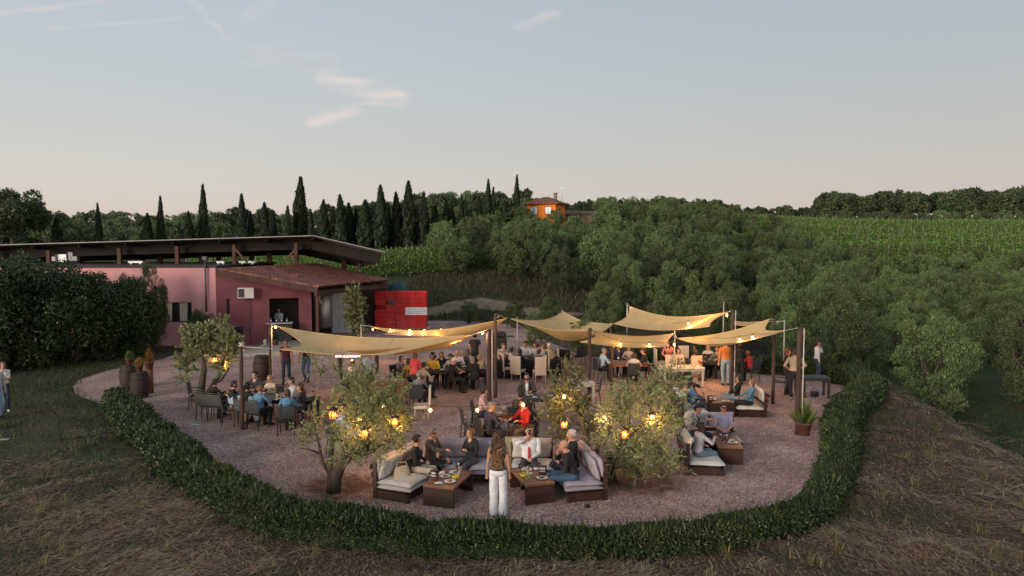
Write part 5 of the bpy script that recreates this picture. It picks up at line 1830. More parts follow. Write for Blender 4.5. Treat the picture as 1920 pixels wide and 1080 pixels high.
def table(name, c, L_, W_, rz, h, mat_, label, style='legs', cloth=None, slats=False):
    e = empty(name, (c[0], c[1], 0), rz); tag(e, label, 'table')
    if style == 'legs':
        if slats:
            n_ = 9
            for i in range(n_):
                mb = MB(); mb.box((0, -W_ / 2 + (i + .5) * W_ / n_, h - .012), (L_, W_ / n_ - .008, .024)); mb.build('slat', mat_, e)
        else:
            n_ = max(3, round(W_ / .16))
            for i in range(n_):
                mb = MB(); mb.box((0, -W_ / 2 + (i + .5) * W_ / n_, h - .018), (L_, W_ / n_ - .003, .036), bev=.004); mb.build('plank', mat_, e)
        mb = MB()
        for sy in (-1, 1):
            mb.box((0, sy * (W_ / 2 - .06), h - .085), (L_ - .16, .03, .09))
        for sx in (-1, 1):
            mb.box((sx * (L_ / 2 - .06), 0, h - .085), (.03, W_ - .16, .09))
        mb.build('apron', mat_ if not slats else BLKM, e)
        for sx in (-1, 1):
            for sy in (-1, 1):
                mb = MB(); mb.box((sx * (L_ / 2 - .06), sy * (W_ / 2 - .06), (h - .036) / 2), (.07, .07, h - .036)); mb.build('leg', WENGE if mat_ is TEAK else mat_, e)
    elif style == 'bench':
        mb = MB(); mb.box((0, 0, h - .03), (W_, L_, .06), bev=.008); mb.build('top', mat_, e)
        for sy in (-1, 1):
            mb = MB(); mb.box((0, sy * (L_ / 2 - .03), (h - .06) / 2), (W_ - .004, .055, h - .062), bev=.006); mb.build('end_panel', WENGE, e)
        mb = MB(); mb.box((0, 0, .14), (.05, L_ - .12, .10)); mb.build('stretcher', WENGE, e)
    if cloth:
        # cloth hanging nearly to the ground, with folds
        n_ = 96; rings = []
        for (k, z) in ((.98, h + .012), (1.0, h + .008), (1.015, h - .04), (1.03, h * .7), (1.05, h * .4), (1.07, .10)):
            row = []
            for i in range(n_ + 1):
                a = 2 * math.pi * i / n_
                cx, cy = math.cos(a), math.sin(a); q = (abs(cx) ** 8 + abs(cy) ** 8) ** (-1 / 8)
                f = .025 * math.sin(a * 22 + 2 * math.sin(a * 3)) * max(0, (h - z) / h)
                row.append((cx * q * (L_ / 2 * k + f), cy * q * (W_ / 2 * k + f), z))
            rings.append(row)
        mb = MB(); mb.grid(rings, flip=True); mb.add([r_ for r_ in rings[0][:-1]], [tuple(range(n_))])
        mb.build('cloth', cloth, e)
    return e


PORC = pmat('white porcelain', (.74, .73, .70), (.62, .61, .58), 3, .25)
FOODC = pmat('food', (.42, .22, .07), (.20, .10, .03), 25, .8, .5, 60)
GREENF = pmat('salad', (.16, .22, .05), (.30, .12, .04), 30, .7, .5, 60)
YELLOWC = pmat('yellow ceramic', (.62, .50, .04), (.5, .38, .03), 4, .4)
PAPER = pmat('napkin paper', (.66, .63, .58), (.55, .52, .48), 6, .9)
MENU = pmat('dark menu board', (.06, .025, .02), None, 5, .5)


def glass_mat(name, col, rough=.02):
    m = pmat(name, col, col, 3, rough, trans=1.0); m.node_tree.nodes['Principled BSDF'].inputs['IOR'].default_value = 1.25
    return m


CLEAR = glass_mat('clear glass', (.94, .96, .95))
BOTG = pmat('bottle glass', (.015, .03, .012), None, 4, .12, spec=.6)
WINE = pmat('red wine', (.09, .008, .012), None, 4, .1)
mb = MB(); mb.lathe([(0, .004), (.06, .004), (.085, .010), (.125, .022), (.128, .026), (.09, .016), (0, .010)], n=20); PLATE = mb.mesh('dish', PORC)
mb = MB()
for k in range(7):
    a = k * 2.3; mb.ell((.05 * math.cos(a) * (k % 3) / 2, .05 * math.sin(a) * (k % 3) / 2, .024), (.030, .022, .018), 7, 5)
FOODM = mb.mesh('food', FOODC)
mb = MB()
for k in range(7):
    a = k * 2.1; mb.ell((.04 * math.cos(a) * (k % 3) / 2, .04 * math.sin(a) * (k % 3) / 2, .026), (.034, .02, .016), 7, 5)
FOODG = mb.mesh('food', GREENF)
mb = MB(); mb.lathe([(0, .0), (.034, .0), (.034, .004), (.006, .010), (.004, .09), (.018, .105), (.036, .14), (.038, .17), (.030, .21), (.0285, .21), (.0355, .17), (.034, .142), (.016, .108), (0, .104)], n=14); GOBLET = mb.mesh('bowl', CLEAR)
mb = MB(); mb.lathe([(0, .108), (.018, .112), (.033, .14), (.035, .155), (0, .155)], n=12); GWINE = mb.mesh('wine', WINE)
mb = MB(); mb.lathe([(0, 0), (.034, 0), (.037, .005), (.037, .19), (.03, .22), (.014, .25), (.014, .30), (.017, .302), (.017, .315), (0, .316)], n=14); BOTTLE = mb.mesh('body', BOTG)
mb = MB(); mb.lathe([(.0385, .06), (.0385, .15)], n=14); BLAB = mb.mesh('paper_label', PAPER)
mb = MB(); mb.lathe([(0, 0), (.036, 0), (.040, .005), (.040, .17), (.03, .21), (.018, .24), (.018, .27), (0, .27)], n=14); WATER = mb.mesh('body', CLEAR)
mb = MB(); mb.lathe([(.019, .262), (.019, .285), (0, .286)], n=10); WCAP = mb.mesh('cap', pmat('white cap', (.7, .7, .7)))
mb = MB(); mb.lathe([(0, .002), (.045, .002), (.075, .03), (.085, .07), (.08, .072), (.068, .032), (0, .012)], n=16); BOWL = mb.mesh('shell', YELLOWC)
mb = MB()
mb.grid([[(-.09, -.06, .004), (0, -.065, .02), (.09, -.05, .006)], [(-.085, 0, .02), (0, .01, .045), (.08, .005, .018)], [(-.09, .06, .005), (.01, .065, .018), (.085, .055, .004)]]); NAPK = mb.mesh('napkin', PAPER)
mb = MB(); mb.box((0, 0, .10), (.16, .09, .20), bev=.006); MENUM = mb.mesh('holder', MENU)
mb = MB(); mb.box((0, -.046, .15), (.12, .004, .04)); mb.box((0, -.046, .09), (.12, .004, .02)); MENUP = mb.mesh('card', PAPER)
mb = MB(); mb.box((0, 0, .015), (.34, .2, .02), bev=.004); BOARD = mb.mesh('board', TEAK)


def ware(kind, p, z, where, r_=None):
    r_ = r_ or random
    lab, cat = {'plate': ('white plate with leftovers', 'plate'), 'salad': ('white plate of salad', 'plate'), 'glass': ('stemmed wine glass', 'glass'), 'redglass': ('stemmed glass of red wine', 'glass'), 'bottle': ('dark wine bottle', 'bottle'),
                'water': ('clear water bottle', 'bottle'), 'bowl': ('yellow ceramic bowl', 'bowl'), 'napkin': ('crumpled pale napkin', 'napkin'), 'menu': ('dark menu holder', 'menu holder'), 'board': ('wooden serving board', 'board')}[kind]
    name = {'plate': 'plate', 'salad': 'plate', 'glass': 'wine_glass', 'redglass': 'wine_glass', 'bottle': 'wine_bottle', 'water': 'water_bottle', 'bowl': 'bowl', 'napkin': 'napkin', 'menu': 'menu_holder', 'board': 'serving_board'}[kind]
    if kind == 'napkin':
        e = link(name, NAPK, None, (p[0], p[1], z), r_.uniform(0, 6))
    else:
        e = empty(name, (p[0], p[1], z), r_.uniform(0, 6) if kind not in ('menu',) else r_.uniform(-.3, .3))
        for nm, me in {'plate': [('dish', PLATE), ('food', FOODM)], 'salad': [('dish', PLATE), ('food', FOODG)], 'glass': [('bowl', GOBLET)], 'redglass': [('bowl', GOBLET), ('wine', GWINE)], 'bottle': [('body', BOTTLE), ('paper_label', BLAB)],
                       'water': [('body', WATER), ('cap', WCAP)], 'bowl': [('shell', BOWL), ('food', FOODG)], 'menu': [('holder', MENUM), ('card', MENUP)], 'board': [('board', BOARD), ('food', FOODM)]}[kind]:
            link(nm, me, e)
    tag(e, lab + ' ' + where, cat, 'tableware ' + where)
    return e


def lay(c, L_, W_, rz, z, where, kinds, seed):
    """spread tableware over a table without overlaps"""
    r_ = random.Random(seed); put = []
    for k in kinds:
        rad = .15 if k in ('plate', 'salad', 'board') else .06
        for _ in range(60):
            x, y = r_.uniform(-L_ / 2 + rad, L_ / 2 - rad), r_.uniform(-W_ / 2 + rad, W_ / 2 - rad)
            if all(math.hypot(x - a, y - b) > rad + q for a, b, q in put):
                break
        else:
            continue
        put.append((x, y, rad))
        ware(k, (c[0] + x * math.cos(rz) - y * math.sin(rz), c[1] + x * math.sin(rz) + y * math.cos(rz)), z, where, r_)


def ang(a, b):
    return math.atan2(b[1] - a[1], b[0] - a[0])


# --- left long table
tA, tB = (-9.25, 21.9), (-6.15, 20.75)
T1c = ((tA[0] + tB[0]) / 2, (tA[1] + tB[1]) / 2); T1a = ang(tA, tB); T1l = math.dist(tA, tB)
table('dining_table', T1c, T1l, .9, T1a, .75, pmat('slate grey tabletop', (.055, .058, .065), (.035, .037, .042), 4, .35), 'long dark table beside the near left post', slats=True)
lay(T1c, T1l - .1, .8, T1a, .751, 'on the long left table', ['plate'] * 5 + ['salad', 'board', 'bottle', 'bottle', 'water'] + ['glass'] * 5 + ['redglass'] * 2 + ['napkin'] * 3, 1)
# --- tables further back
TABLES = [  # name, centre, length, width, rz, label, where, kinds, mat, cloth, slats
    ((-2.3, 26.2), 2.7, .9, .10, 'black dining table before the man in yellow', 'on the table of the man in yellow', ['plate'] * 4 + ['salad'] + ['glass'] * 4 + ['bottle', 'board'] + ['napkin'] * 2, BLKM, None, True),
    ((.55, 28.6), 2.9, .9, .12, 'long table under a black cloth with cream chairs', 'on the black clothed table', ['plate'] * 4 + ['glass'] * 4 + ['bottle', 'bottle'] + ['napkin'] * 2, BLKM, CLOTHB, False),
    ((4.75, 27.7), 1.7, .85, -.05, 'wooden table of the man in light blue', 'on the table of the man in light blue', ['plate'] * 3 + ['glass'] * 3 + ['bottle'], TEAK, None, False),
    ((6.65, 26.6), 1.6, .85, .05, 'pale table among the empty cream chairs', 'on the table among cream chairs', ['plate'] * 2 + ['glass'] * 2 + ['napkin'] * 2, CREAML, None, False),
    ((8.0, 28.1), 1.8, .85, .0, 'dark table of the blonde woman near the orange shirt', 'on the table of the blonde woman', ['plate'] * 3 + ['glass'] * 3 + ['bottle'], BLKM, None, True),
    ((.02, 19.4), 1.25, .85, R(22), 'wooden table of the man in dark blue', 'on the wooden central table', ['plate'] * 2 + ['board', 'salad'] + ['glass'] * 4 + ['napkin'], TEAK, None, False),
    ((.95, 21.3), 1.2, .8, R(8), 'dark slatted table of the two men in jackets', 'on the table of the two jacketed men', ['plate'] * 2 + ['glass'] * 3 + ['napkin'], BLKM, None, True),
    ((2.35, 23.6), 1.0, .8, R(4), 'pale topped table left of the central front post', 'on the table left of the central post', ['plate'] * 2 + ['glass'] * 2 + ['napkin'] * 2, CREAML, None, False),
    ((-4.6, 23.6), 1.9, .85, R(12), 'table half hidden behind the left olive', 'on the table behind the left olive', ['plate'] * 3 + ['glass'] * 3 + ['napkin'], TEAK, None, False),
]
for i, (c, L_, W_, rz, lab, where, kinds, m_, cl, sl_) in enumerate(TABLES):
    table('dining_table', c, L_, W_, rz, .75, m_, lab, cloth=cl, slats=sl_)
    lay(c, L_ - .08, W_ - .08, rz, .766 if cl else .752, where, kinds, 20 + i)
# small metal table at the right with its crate
q = (11.0, 24.6)
table('side_table', q, .95, .7, R(-8), .74, BLKM, 'small black metal table beside the man in the tan shirt', slats=True)
q = G(1527, 744)
e = empty('wire_basket', (q.x, q.y, 0), .3); tag(e, 'dark bottle basket on the gravel under the small metal table', 'basket')
mb = MB()
for z_ in (.02, .1, .18):
    for a, b in (((-.12, -.09), (.12, -.09)), ((.12, -.09), (.12, .09)), ((.12, .09), (-.12, .09)), ((-.12, .09), (-.12, -.09))):
        mb.tube([(a[0], a[1], z_), (b[0], b[1], z_)], .008, n=5)
mb.box((0, 0, .09), (.22, .16, .17)); mb.build('body', BLKM, e)
mb = MB(); mb.tube([(-.12, 0, .18), (-.1, 0, .32), (.1, 0, .32), (.12, 0, .18)], .01, n=6); mb.build('handle', BLKM, e)

# empty chairs
for (px, py, k, face, wh) in ((371, 779, 'metal', 75, 'leftmost at the head of the left long table'), (390, 800, 'metal', 20, 'second from the left at the left long table'), (412, 802, 'metal', 15, 'third from the left at the left long table'),
                              (883, 838, 'metal', 75, 'draped with a grey jacket at the central table'), (1462, 752, 'metal', 120, 'standing alone left of the tan shirted man'), (1048, 752, 'sling', 90, 'left of the pale topped table'),
                              (1112, 770, 'metal', 275, 'right of the central front post'), (1137, 714, 'sling', 0, 'between the small posts by the man in light blue'), (1062, 706, 'sling', 20, 'empty before the shrub at the back'), (1085, 700, 'sling', 340, 'empty left of the central front post at the back'),
                              (790, 800, 'cream', 265, 'alone beside the left olive'), (945, 719, 'cream', 8, 'draped with a maroon jacket at the black clothed table'), (960, 718, 'cream', 5, 'near side of the black clothed table beside the maroon jacket'),
                              (1025, 712, 'cream', 5, 'near right corner of the black clothed table'), (1240, 712, 'cream', 90, 'leftmost of the pale table under the low sail'), (1257, 725, 'cream', 10, 'near side of the pale table behind the right olive'),
                              (1283, 708, 'cream', 185, 'far side of the pale table under the low sail'), (1300, 727, 'cream', 350, 'nearest beside the right olive crown'), (1322, 716, 'sling', 0, 'before the blonde woman with its back to the camera'),
                              (856, 738, 'sling', 5, 'near side of the table of the man in yellow'), (896, 733, 'sling', 350, 'near right side of the table of the man in yellow'), (1418, 716, 'metal', 300, 'empty behind the woman with long black hair')):
    p = G(px, py - 14)
    chair(k, p, face, wh)


def drape(p, rz, w, h, drop, mat_, name, label, cat='jacket'):
    """a jacket hung over a chair back: two lobes falling either side"""
    rr_ = random.Random(int(p[0] * 100)); P_ = []
    for i in range(11):
        t = i / 10; row = []
        for j in range(9):
            u = j / 8 - .5
            s = t * 2 - 1
            y = .055 * math.copysign(min(1, abs(s) * 3), s) + .03 * math.sin(u * 14 + s * 3) * abs(s)
            z = h + .03 - (abs(s) ** 1.1) * drop * (1 + .25 * math.sin(u * 5 + s))
            row.append((u * w * (1 - .25 * abs(s)) + .02 * math.sin(s * 5), y, z))
        P_.append(row)
    mb = MB(); mb.grid(P_)
    o = mb.build(name, mat_, None, (p[0], p[1], 0), rz)
    tag(o, label, cat)


DENIM = pmat('pale denim', (.33, .44, .50), (.25, .35, .42), 6, .9, .3, 60)
# ------------------------------------------------------------------ lounge sofas


def cushion(mb, c, d, rz=0.0, tilt=0.0, tuft=2, seed=0, puff=1.0):
    """a soft futon pad: rounded box with stitched tufts and slack edges"""
    nx_, ny_ = 16, 12
    r_ = random.Random(seed); ph = r_.uniform(0, 6)
    Mx = Matrix.Translation(c) @ Matrix.Rotation(rz, 4, 'Z') @ Matrix.Rotation(tilt, 4, 'X')
    top = []; bot = []
    for j in range(ny_ + 1):
        rt1 = []; rt2 = []
        for i in range(nx_ + 1):
            u = i / nx_ * 2 - 1; v = j / ny_ * 2 - 1
            e_ = (1 - abs(u) ** 6) ** .5 * (1 - abs(v) ** 6) ** .5
            tf = 0
            for a in range(tuft):
                ua = (a + .5) / tuft * 2 - 1
                tf += math.exp(-((u - ua) ** 2 * 14 + v * v * 14))
            h_ = d[2] / 2 * (e_ * (1.05 - .42 * tf * puff) + .06 * math.sin(u * 5 + ph) * e_)
            k = .97 + .03 * math.sin(u * 4 + v * 3 + ph)
            x = u * d[0] / 2 * k; y = v * d[1] / 2 * k
            rt1.append(Mx @ Vector((x, y, h_ + .004))); rt2.append(Mx @ Vector((x, y, -h_ * .9 - .004)))
        top.append(rt1); bot.append(rt2)
    mb.grid(top); mb.grid(bot, flip=True)
    ring = lambda G_: [G_[0][i] for i in range(nx_ + 1)] + [G_[j][nx_] for j in range(1, ny_ + 1)] + [G_[ny_][i] for i in range(nx_ - 1, -1, -1)] + [G_[j][0] for j in range(ny_ - 1, -1, -1)]
    mb.grid([ring(bot), ring(top)])


def sofa(c0, c1, face, fab, label, units, layers=2, depth=.86, group='lounge sofas', bare=()):
    """c0-c1: line of the backrest on the ground; the seat reaches forward of it along face"""
    c0 = Vector((c0[0], c0[1], 0)); c1 = Vector((c1[0], c1[1], 0))
    L_ = (c1 - c0).length
    e = empty('lounge_sofa', (c0 + c1) / 2, heading(face)); tag(e, label, 'sofa', group)
    # frame
    mb = MB(); mb.box((0, depth / 2, .17), (L_, depth, .06)); mb.build('seat_frame', WENGE, e)
    mb = MB()
    for k in range(3):
        mb.box((0, -.02 - k * .035, .36 + k * .16), (L_, .03, .10))
    mb.build('back_frame', WENGE, e)
    for sx in (-1, 1):
        mb = MB(); mb.box((sx * (L_ / 2 - .03), .02, .38), (.06, .09, .76)); mb.build('leg', WENGE, e)
        mb = MB(); mb.box((sx * (L_ / 2 - .03), depth - .05, .10), (.06, .09, .20)); mb.build('leg', WENGE, e)
        mb = MB(); mb.box((sx * (L_ / 2 - .02), depth / 2, .11), (.03, depth - .14, .18)); mb.build('side_panel', WENGE, e)
    w = L_ / units
    for u in range(units):
        x = -L_ / 2 + (u + .5) * w
        for k in range(layers):
            mb = MB(); cushion(mb, (x, depth / 2 + .05, .255 + k * .10), (w * .98, depth * (1.0 - .03 * k), .13), seed=u * 7 + k + int(c0.x * 10)); o = mb.build('seat_cushion', fab, e)
            mb = MB(); mb.box((x + w * .44, depth + .03, .255 + k * .10), (.03, .01, .02)); mb.build('care_tag', PAPER, o)
        for k in range(1 if layers == 1 else 2):
            if (u, k) in bare:
                continue
            mb = MB(); cushion(mb, (x + .03 * k, .06 + .12 * k, .66 - .03 * k), (w * (.97 - .07 * k), .46, .14), tilt=R(74), seed=u * 5 + k + 3 + int(c0.y * 10)); mb.build('back_cushion', fab, e)
    return e


GREYF = pmat('pale grey futon', (.50, .475, .44), (.42, .40, .37), 4, .95, .35, 90)
LILAC = pmat('lilac grey futon', (.335, .30, .345), (.27, .24, .285), 4, .95, .35, 90)
WHITEF = pmat('off white pad', (.62, .59, .54), (.53, .50, .46), 4, .95, .3, 90)
sofa((-2.98, 14.45), (-2.35, 15.95), 113, GREYF, 'pale grey futon sofa at the front left with a bag on it', 2)
sofa((-.25, 16.15), (-1.75, 16.2), 180, LILAC, 'lilac grey futon sofa behind the woman with long hair', 2)
sofa((.98, 16.15), (-.02, 16.15), 180, GREYF, 'pale grey futon armchair behind the man in the tie', 1)
sofa((1.70, 16.0), (2.03, 14.35), 259, LILAC, 'lilac futon sofa at the front right behind the bald man', 2)
sofa((8.0, 23.1), (8.35, 21.5), 275, WHITEF, 'off white pad sofa of the woman in denim', 2, 1)
sofa((6.15, 18.75), (4.75, 18.75), 180, WHITEF, 'white pad sofa behind the man in lavender', 2, 1)
sofa((4.12, 15.95), (4.3, 17.1), 95, WHITEF, 'white pad sofa of the woman in pale lilac', 1, 1)
sofa((5.35, 20.9), (5.2, 22.4), 90, WHITEF, 'white pad sofa half hidden by the right olive', 2, 1)
table('coffee_table', (-1.37, 14.5), 1.15, .70, R(-17), .45, TEAK, 'low plank table with dark end panels left of the standing woman', 'bench')
table('coffee_table', (.43, 14.68), 1.15, .66, R(17), .45, TEAK, 'low plank table with dark end panels right of the standing woman', 'bench')
lay((-1.37, 14.5), .62, 1.0, R(-17), .452, 'on the low table left of the standing woman', ['plate', 'salad', 'plate', 'board', 'bowl', 'water', 'glass', 'glass', 'glass', 'menu', 'napkin', 'napkin', 'napkin'], 51)
lay((.43, 14.68), .58, 1.0, R(17), .452, 'on the low table right of the standing woman', ['plate', 'plate', 'menu', 'bowl', 'water', 'glass', 'glass', 'redglass', 'napkin', 'napkin'], 52)
table('coffee_table', (6.45, 21.9), .75, 1.35, R(3), .45, WENGE, 'low dark table before the woman in denim', 'bench')
lay((6.45, 21.9), 1.2, .65, R(3), .452, 'on the low dark table at the right', ['plate', 'plate', 'salad', 'water', 'menu', 'glass', 'glass', 'napkin', 'board'], 53)
table('coffee_table', (5.55, 17.4), 1.25, .62, R(-8), .45, TEAK, 'low plank table before the man in lavender', 'bench')
lay((5.55, 17.4), .54, 1.1, R(-8), .452, 'on the low table before the man in lavender', ['plate', 'plate', 'bowl', 'glass', 'glass', 'glass', 'napkin', 'menu'], 54)

# bags
def bag(p, s, mat_, label, strap=True, rz=0.0, squash=1.0):
    e = empty('handbag', p, rz); tag(e, label, 'bag')
    mb = MB()
    rows = []
    for j in range(7):
        t = j / 6; row = []
        for i in range(15):
            a = 2 * math.pi * i / 14
            w = (.17 * (1 - .25 * t ** 2) + .01 * math.sin(a * 5 + t * 4)) * s; dpt = (.09 * (1 - .55 * t)) * s
            row.append((w * math.copysign(abs(math.cos(a)) ** .7, math.cos(a)), dpt * math.sin(a), .26 * s * squash * t + .01))
        rows.append(row)
    mb.grid(rows); mb.add(rows[0][:-1], [tuple(reversed(range(14)))]); mb.add(rows[-1][:-1], [tuple(range(14))])
    mb.build('body', mat_, e)
    if strap:
        mb = MB(); mb.tube([(-.12 * s, 0, .24 * s * squash), (-.08 * s, .0, .40 * s * squash), (.08 * s, 0, .40 * s * squash), (.12 * s, 0, .24 * s * squash)], .012 * s, n=6); mb.build('strap', mat_, e)


BAGB = pmat('beige bag canvas', (.47, .38, .28), (.38, .30, .22), 6, .9)
BLKL = pmat('black leather', (.022, .020, .020), None, 8, .45)
bag((-2.42, 14.72, .405), 1.1, BAGB, 'beige cloth bag lying on the front left sofa', rz=.4, squash=.7)
bag((-2.28, 15.0, .405), 1.15, BLKL, 'black leather bag beside the woman with the dark bun', rz=.9)
q = G(1346, 890); bag((q.x, q.y, 0), .95, BLKL, 'black bag standing on the gravel by the right lounge table', rz=.2, squash=.8)
q = G(1101, 952); bag((q.x, q.y, 0), .38, BLKL, 'tiny black pouch lying under the front right sofa', False, squash=.7)
q = G(876, 826); bag((q.x + .1, q.y + .2, .1), 1.2, BLKL, 'black bag hanging at the chair of the central table', rz=.3)
# jackets over chairs
drape(G(442, 797), heading(15), .44, .90, .40, DENIM, 'denim_jacket', 'pale denim jacket over a chair left of the near post')
drape(G(478, 800), heading(12), .36, .90, .62, DENIM, 'denim_jacket', 'long pale denim jacket over a chair right of the near post')
drape(Vector((G(945, 705).x, G(945, 705).y - .26, 0)), heading(8), .42, 1.05, .42, pmat('maroon wool', (.13, .018, .024), None, 5, .9), 'maroon_jacket', 'maroon jacket hung over a cream chair back')
drape(G(883, 834), heading(75), .40, .92, .45, pmat('grey wool', (.16, .15, .14), None, 5, .9), 'grey_jacket', 'grey jacket hung over the chair at the central table')
drape(Vector((.1, 16.2, 0)), heading(180), .55, .84, .35, pmat('olive linen', (.33, .31, .20), None, 5, .9), 'linen_jacket', 'olive linen jacket over the grey armchair back')
q = G(367, 797)
o = link('paper_napkin', NAPK, None, (q.x, q.y, .005)); o.scale = (1.6, 1.3, .7); tag(o, 'white paper lying on the gravel left of the long table', 'napkin')
q = G(8, 822)
mb = MB(); mb.box((0, 0, .02), (.6, .12, .03), bev=.01); o = mb.build('wooden_plank', pmat('bleached plank', (.5, .46, .38), None, 4, .8), None, (q.x - .2, q.y, hz1(q.x, q.y)), .15); tag(o, 'bleached plank lying on the lawn at the left edge', 'plank')

# ------------------------------------------------------------------ barrels, pots, grill
STAVE = pmat('barrel oak', (.045, .026, .018), (.022, .013, .010), 4, .75, .4, 40, stretch=(1, 1, .15))
HOOP = pmat('barrel hoop', (.05, .042, .038), None, 6, .5, metallic=.6)
prof = [(.26, 0), (.30, .15), (.335, .35), (.345, .475), (.335, .60), (.30, .80), (.26, .95)]
NST = 18
ST = MB()
a0, a1 = -math.pi / NST * .97, math.pi / NST * .97
ST.grid([[(r_ * math.cos(a), r_ * math.sin(a), z) for a in (a0, 0, a1)] for r_, z in prof])
ST.grid([[((r_ - .025) * math.cos(a), (r_ - .025) * math.sin(a), z) for a in (a0, 0, a1)] for r_, z in prof], flip=True)
ST.grid([[((prof[-1][0] - k) * math.cos(a), (prof[-1][0] - k) * math.sin(a), .95) for a in (a0, 0, a1)] for k in (0, .025)])
STM = ST.mesh('stave', STAVE)


def barrel(p, s, label, lid=None):
    e = empty('wine_barrel', p); e.scale = (s, s, s); tag(e, label, 'barrel', 'old wine barrels')
    for k in range(NST):
        link('stave', STM, e, (0, 0, 0), 2 * math.pi * k / NST)
    for z, r_ in ((.06, .282), (.26, .325), (.70, .324), (.90, .276)):
        mb = MB(); mb.lathe([(r_, z - .022), (r_ + .006, z - .022), (r_ + .006, z + .022), (r_, z + .022)], n=24); mb.build('hoop', HOOP, e)
    mb = MB(); mb.lathe([(0, .90), (.245, .90)], n=24); mb.lathe([(0, .05), (.25, .05)], n=24); mb.build('head', lid or STAVE, e)
    return e


q = G(243, 728); barrel((q.x, q.y, 0), 1.0, 'left barrel carrying a flower pot at the gravel path'); q1 = q
q = G(263, 745); barrel((q.x, q.y, 0), .98, 'front right barrel of the pair by the hedge end'); q2 = q
q = G(492, 712); barrel((q.x, q.y, 0), 1.05, 'barrel with a pale top standing beside the sail post', pmat('pale barrel lid', (.5, .48, .45)))
TERRA = pmat('terracotta pot', (.17, .075, .045), (.11, .048, .03), 4, .85, .3, 30)


def potted(p, s, label, leaf, seed, n=500, L_=.16, W_=.03, spread=.8, hgt=.32, potm=TERRA):
    r = np.random.default_rng(seed)
    e = empty('potted_plant', p); e.scale = (s, s, s); tag(e, label, 'plant', 'potted plants')
    mb = MB(); mb.lathe([(0, 0), (.12, 0), (.165, .24), (.18, .24), (.18, .28), (.155, .28), (.15, .25), (0, .25)], n=18); mb.build('pot', potm, e)
    u = sphere_pts(r, n); u[:, 2] = np.abs(u[:, 2])
    P_ = u * (r.uniform(.2, 1, n) ** .5)[:, None] * np.array([.22 * spread, .22 * spread, hgt]) + np.array([0, 0, .27])
    V, Q = leaf_quads(P_, u + np.array([0, 0, .8]), sphere_pts(r, n), L_ * r.uniform(.6, 1.4, n), W_)
    link('foliage', np_mesh('foliage', V, Q, leaf), e)


YEL = leafmat('dry ochre plant', (.22, .13, .035), (.36, .24, .07), (.45, .34, .12), .3)
potted((q2.x, q2.y, .95), .8, 'terracotta pot of ochre leaves on the right barrel', YEL, 1)
potted((q1.x + .02, q1.y, .95), .8, 'pot of green and white flowers on the left barrel', VINE, 2)
potted((q2.x - .05, q2.y + .75, .9), 1.0, 'taller terracotta pot with dry stalks behind the barrels', YEL, 3, 200, .3, .02, .5, .5)
mb = MB(); mb.lathe([(.14, 0), (.13, .9), (0, .9)], n=12); o = mb.build('pot_pedestal', TERRA, None, (q2.x - .05, q2.y + .75, 0)); tag(o, 'slim terracotta pedestal behind the two barrels', 'pedestal')
q = G(1506, 815); potted((q.x, q.y, 0), 1.35, 'arching green plant in a square brown pot by the right post', VINE, 4, 120, .42, .045, 1.0, .35)
q = at(520, 615, 37); potted((q.x, 36.6, .17), 1.1, 'orange pot of dark leaves on the step behind the sail', LAUREL, 5)
# round pale lamp standing at the wall foot
q = G(536, 641)
e = empty('skull_ornament', (G(498, 652).x, G(498, 652).y, .17)); tag(e, 'small pale stone ornament on the concrete step', 'ornament')
mb = MB(); mb.ell((0, 0, .17), (.12, .11, .13)); mb.build('upper_stone', CONC, e)
mb = MB(); mb.lathe([(.13, 0), (.10, .06), (.05, .09)], n=12); mb.build('foot', CONC, e)
# dark grill cart behind the middle post
q = G(945, 662)
e = empty('grill_cart', (q.x - .3, q.y, 0), .1); tag(e, 'dark grill cart with side shelf behind the thick middle post', 'grill')
mb = MB(); mb.box((0, 0, .45), (.85, .55, .75), bev=.02); mb.build('cabinet', BLKM, e)
mb = MB(); mb.box((0, 0, .98), (.8, .5, .28), bev=.08); mb.build('hood', BLKM, e)
mb = MB(); mb.box((.62, 0, .86), (.4, .5, .04)); mb.build('side_shelf', BLKM, e)
for sx in (-1, 1):
    for sy in (-1, 1):
        mb = MB(); mb.tube([(sx * .36, sy * .2 - .03, .05), (sx * .36, sy * .2 + .03, .05)], .05, n=10); mb.build('wheel', BLKM, e)
# bar counter in the doorway with bottles
bp = at(528, 620, 38.6)
e = empty('bar_counter', (bp.x, 38.3, .17), .3); tag(e, 'dark bar counter in the doorway of the side wall', 'counter')
mb = MB(); mb.box((0, 0, .5), (1.3, .5, 1.0)); mb.build('front', BLKM, e); mb = MB(); mb.box((0, 0, 1.02), (1.4, .6, .05)); mb.build('top', SHEET, e)
for i in range(4):
    ware('bottle', (bp.x - .45 + i * .28, 38.2 + i * .06), 1.215, 'on the bar counter in the doorway')

# ------------------------------------------------------------------ people
SKIN = {'a': pmat('fair skin', (.52, .30, .21), (.47, .26, .18), 8, .55, spec=.3), 'b': pmat('tan skin', (.42, .225, .145), (.37, .19, .12), 8, .55, spec=.3), 'c': pmat('ruddy skin', (.54, .27, .19), (.47, .22, .15), 8, .55, spec=.3)}
HAIRC = {'black': (.012, .010, .010), 'dark': (.028, .018, .013), 'brown': (.065, .034, .019), 'lbrown': (.17, .092, .045), 'blonde': (.34, .215, .105), 'red': (.20, .06, .025), 'grey': (.24, .225, .205), 'white': (.55, .53, .49)}
DARKF = pmat('eye and brow', (.02, .015, .012), None, 9, .5)
LIP = pmat('lip', (.36, .11, .095), None, 9, .5)


def hairmat(k):
    c = HAIRC[k]
    return pmat('hair ' + k, tuple(v * 1.25 for v in c), tuple(v * .65 for v in c), 30, .55, .9, 90, stretch=(1, 1, .25))


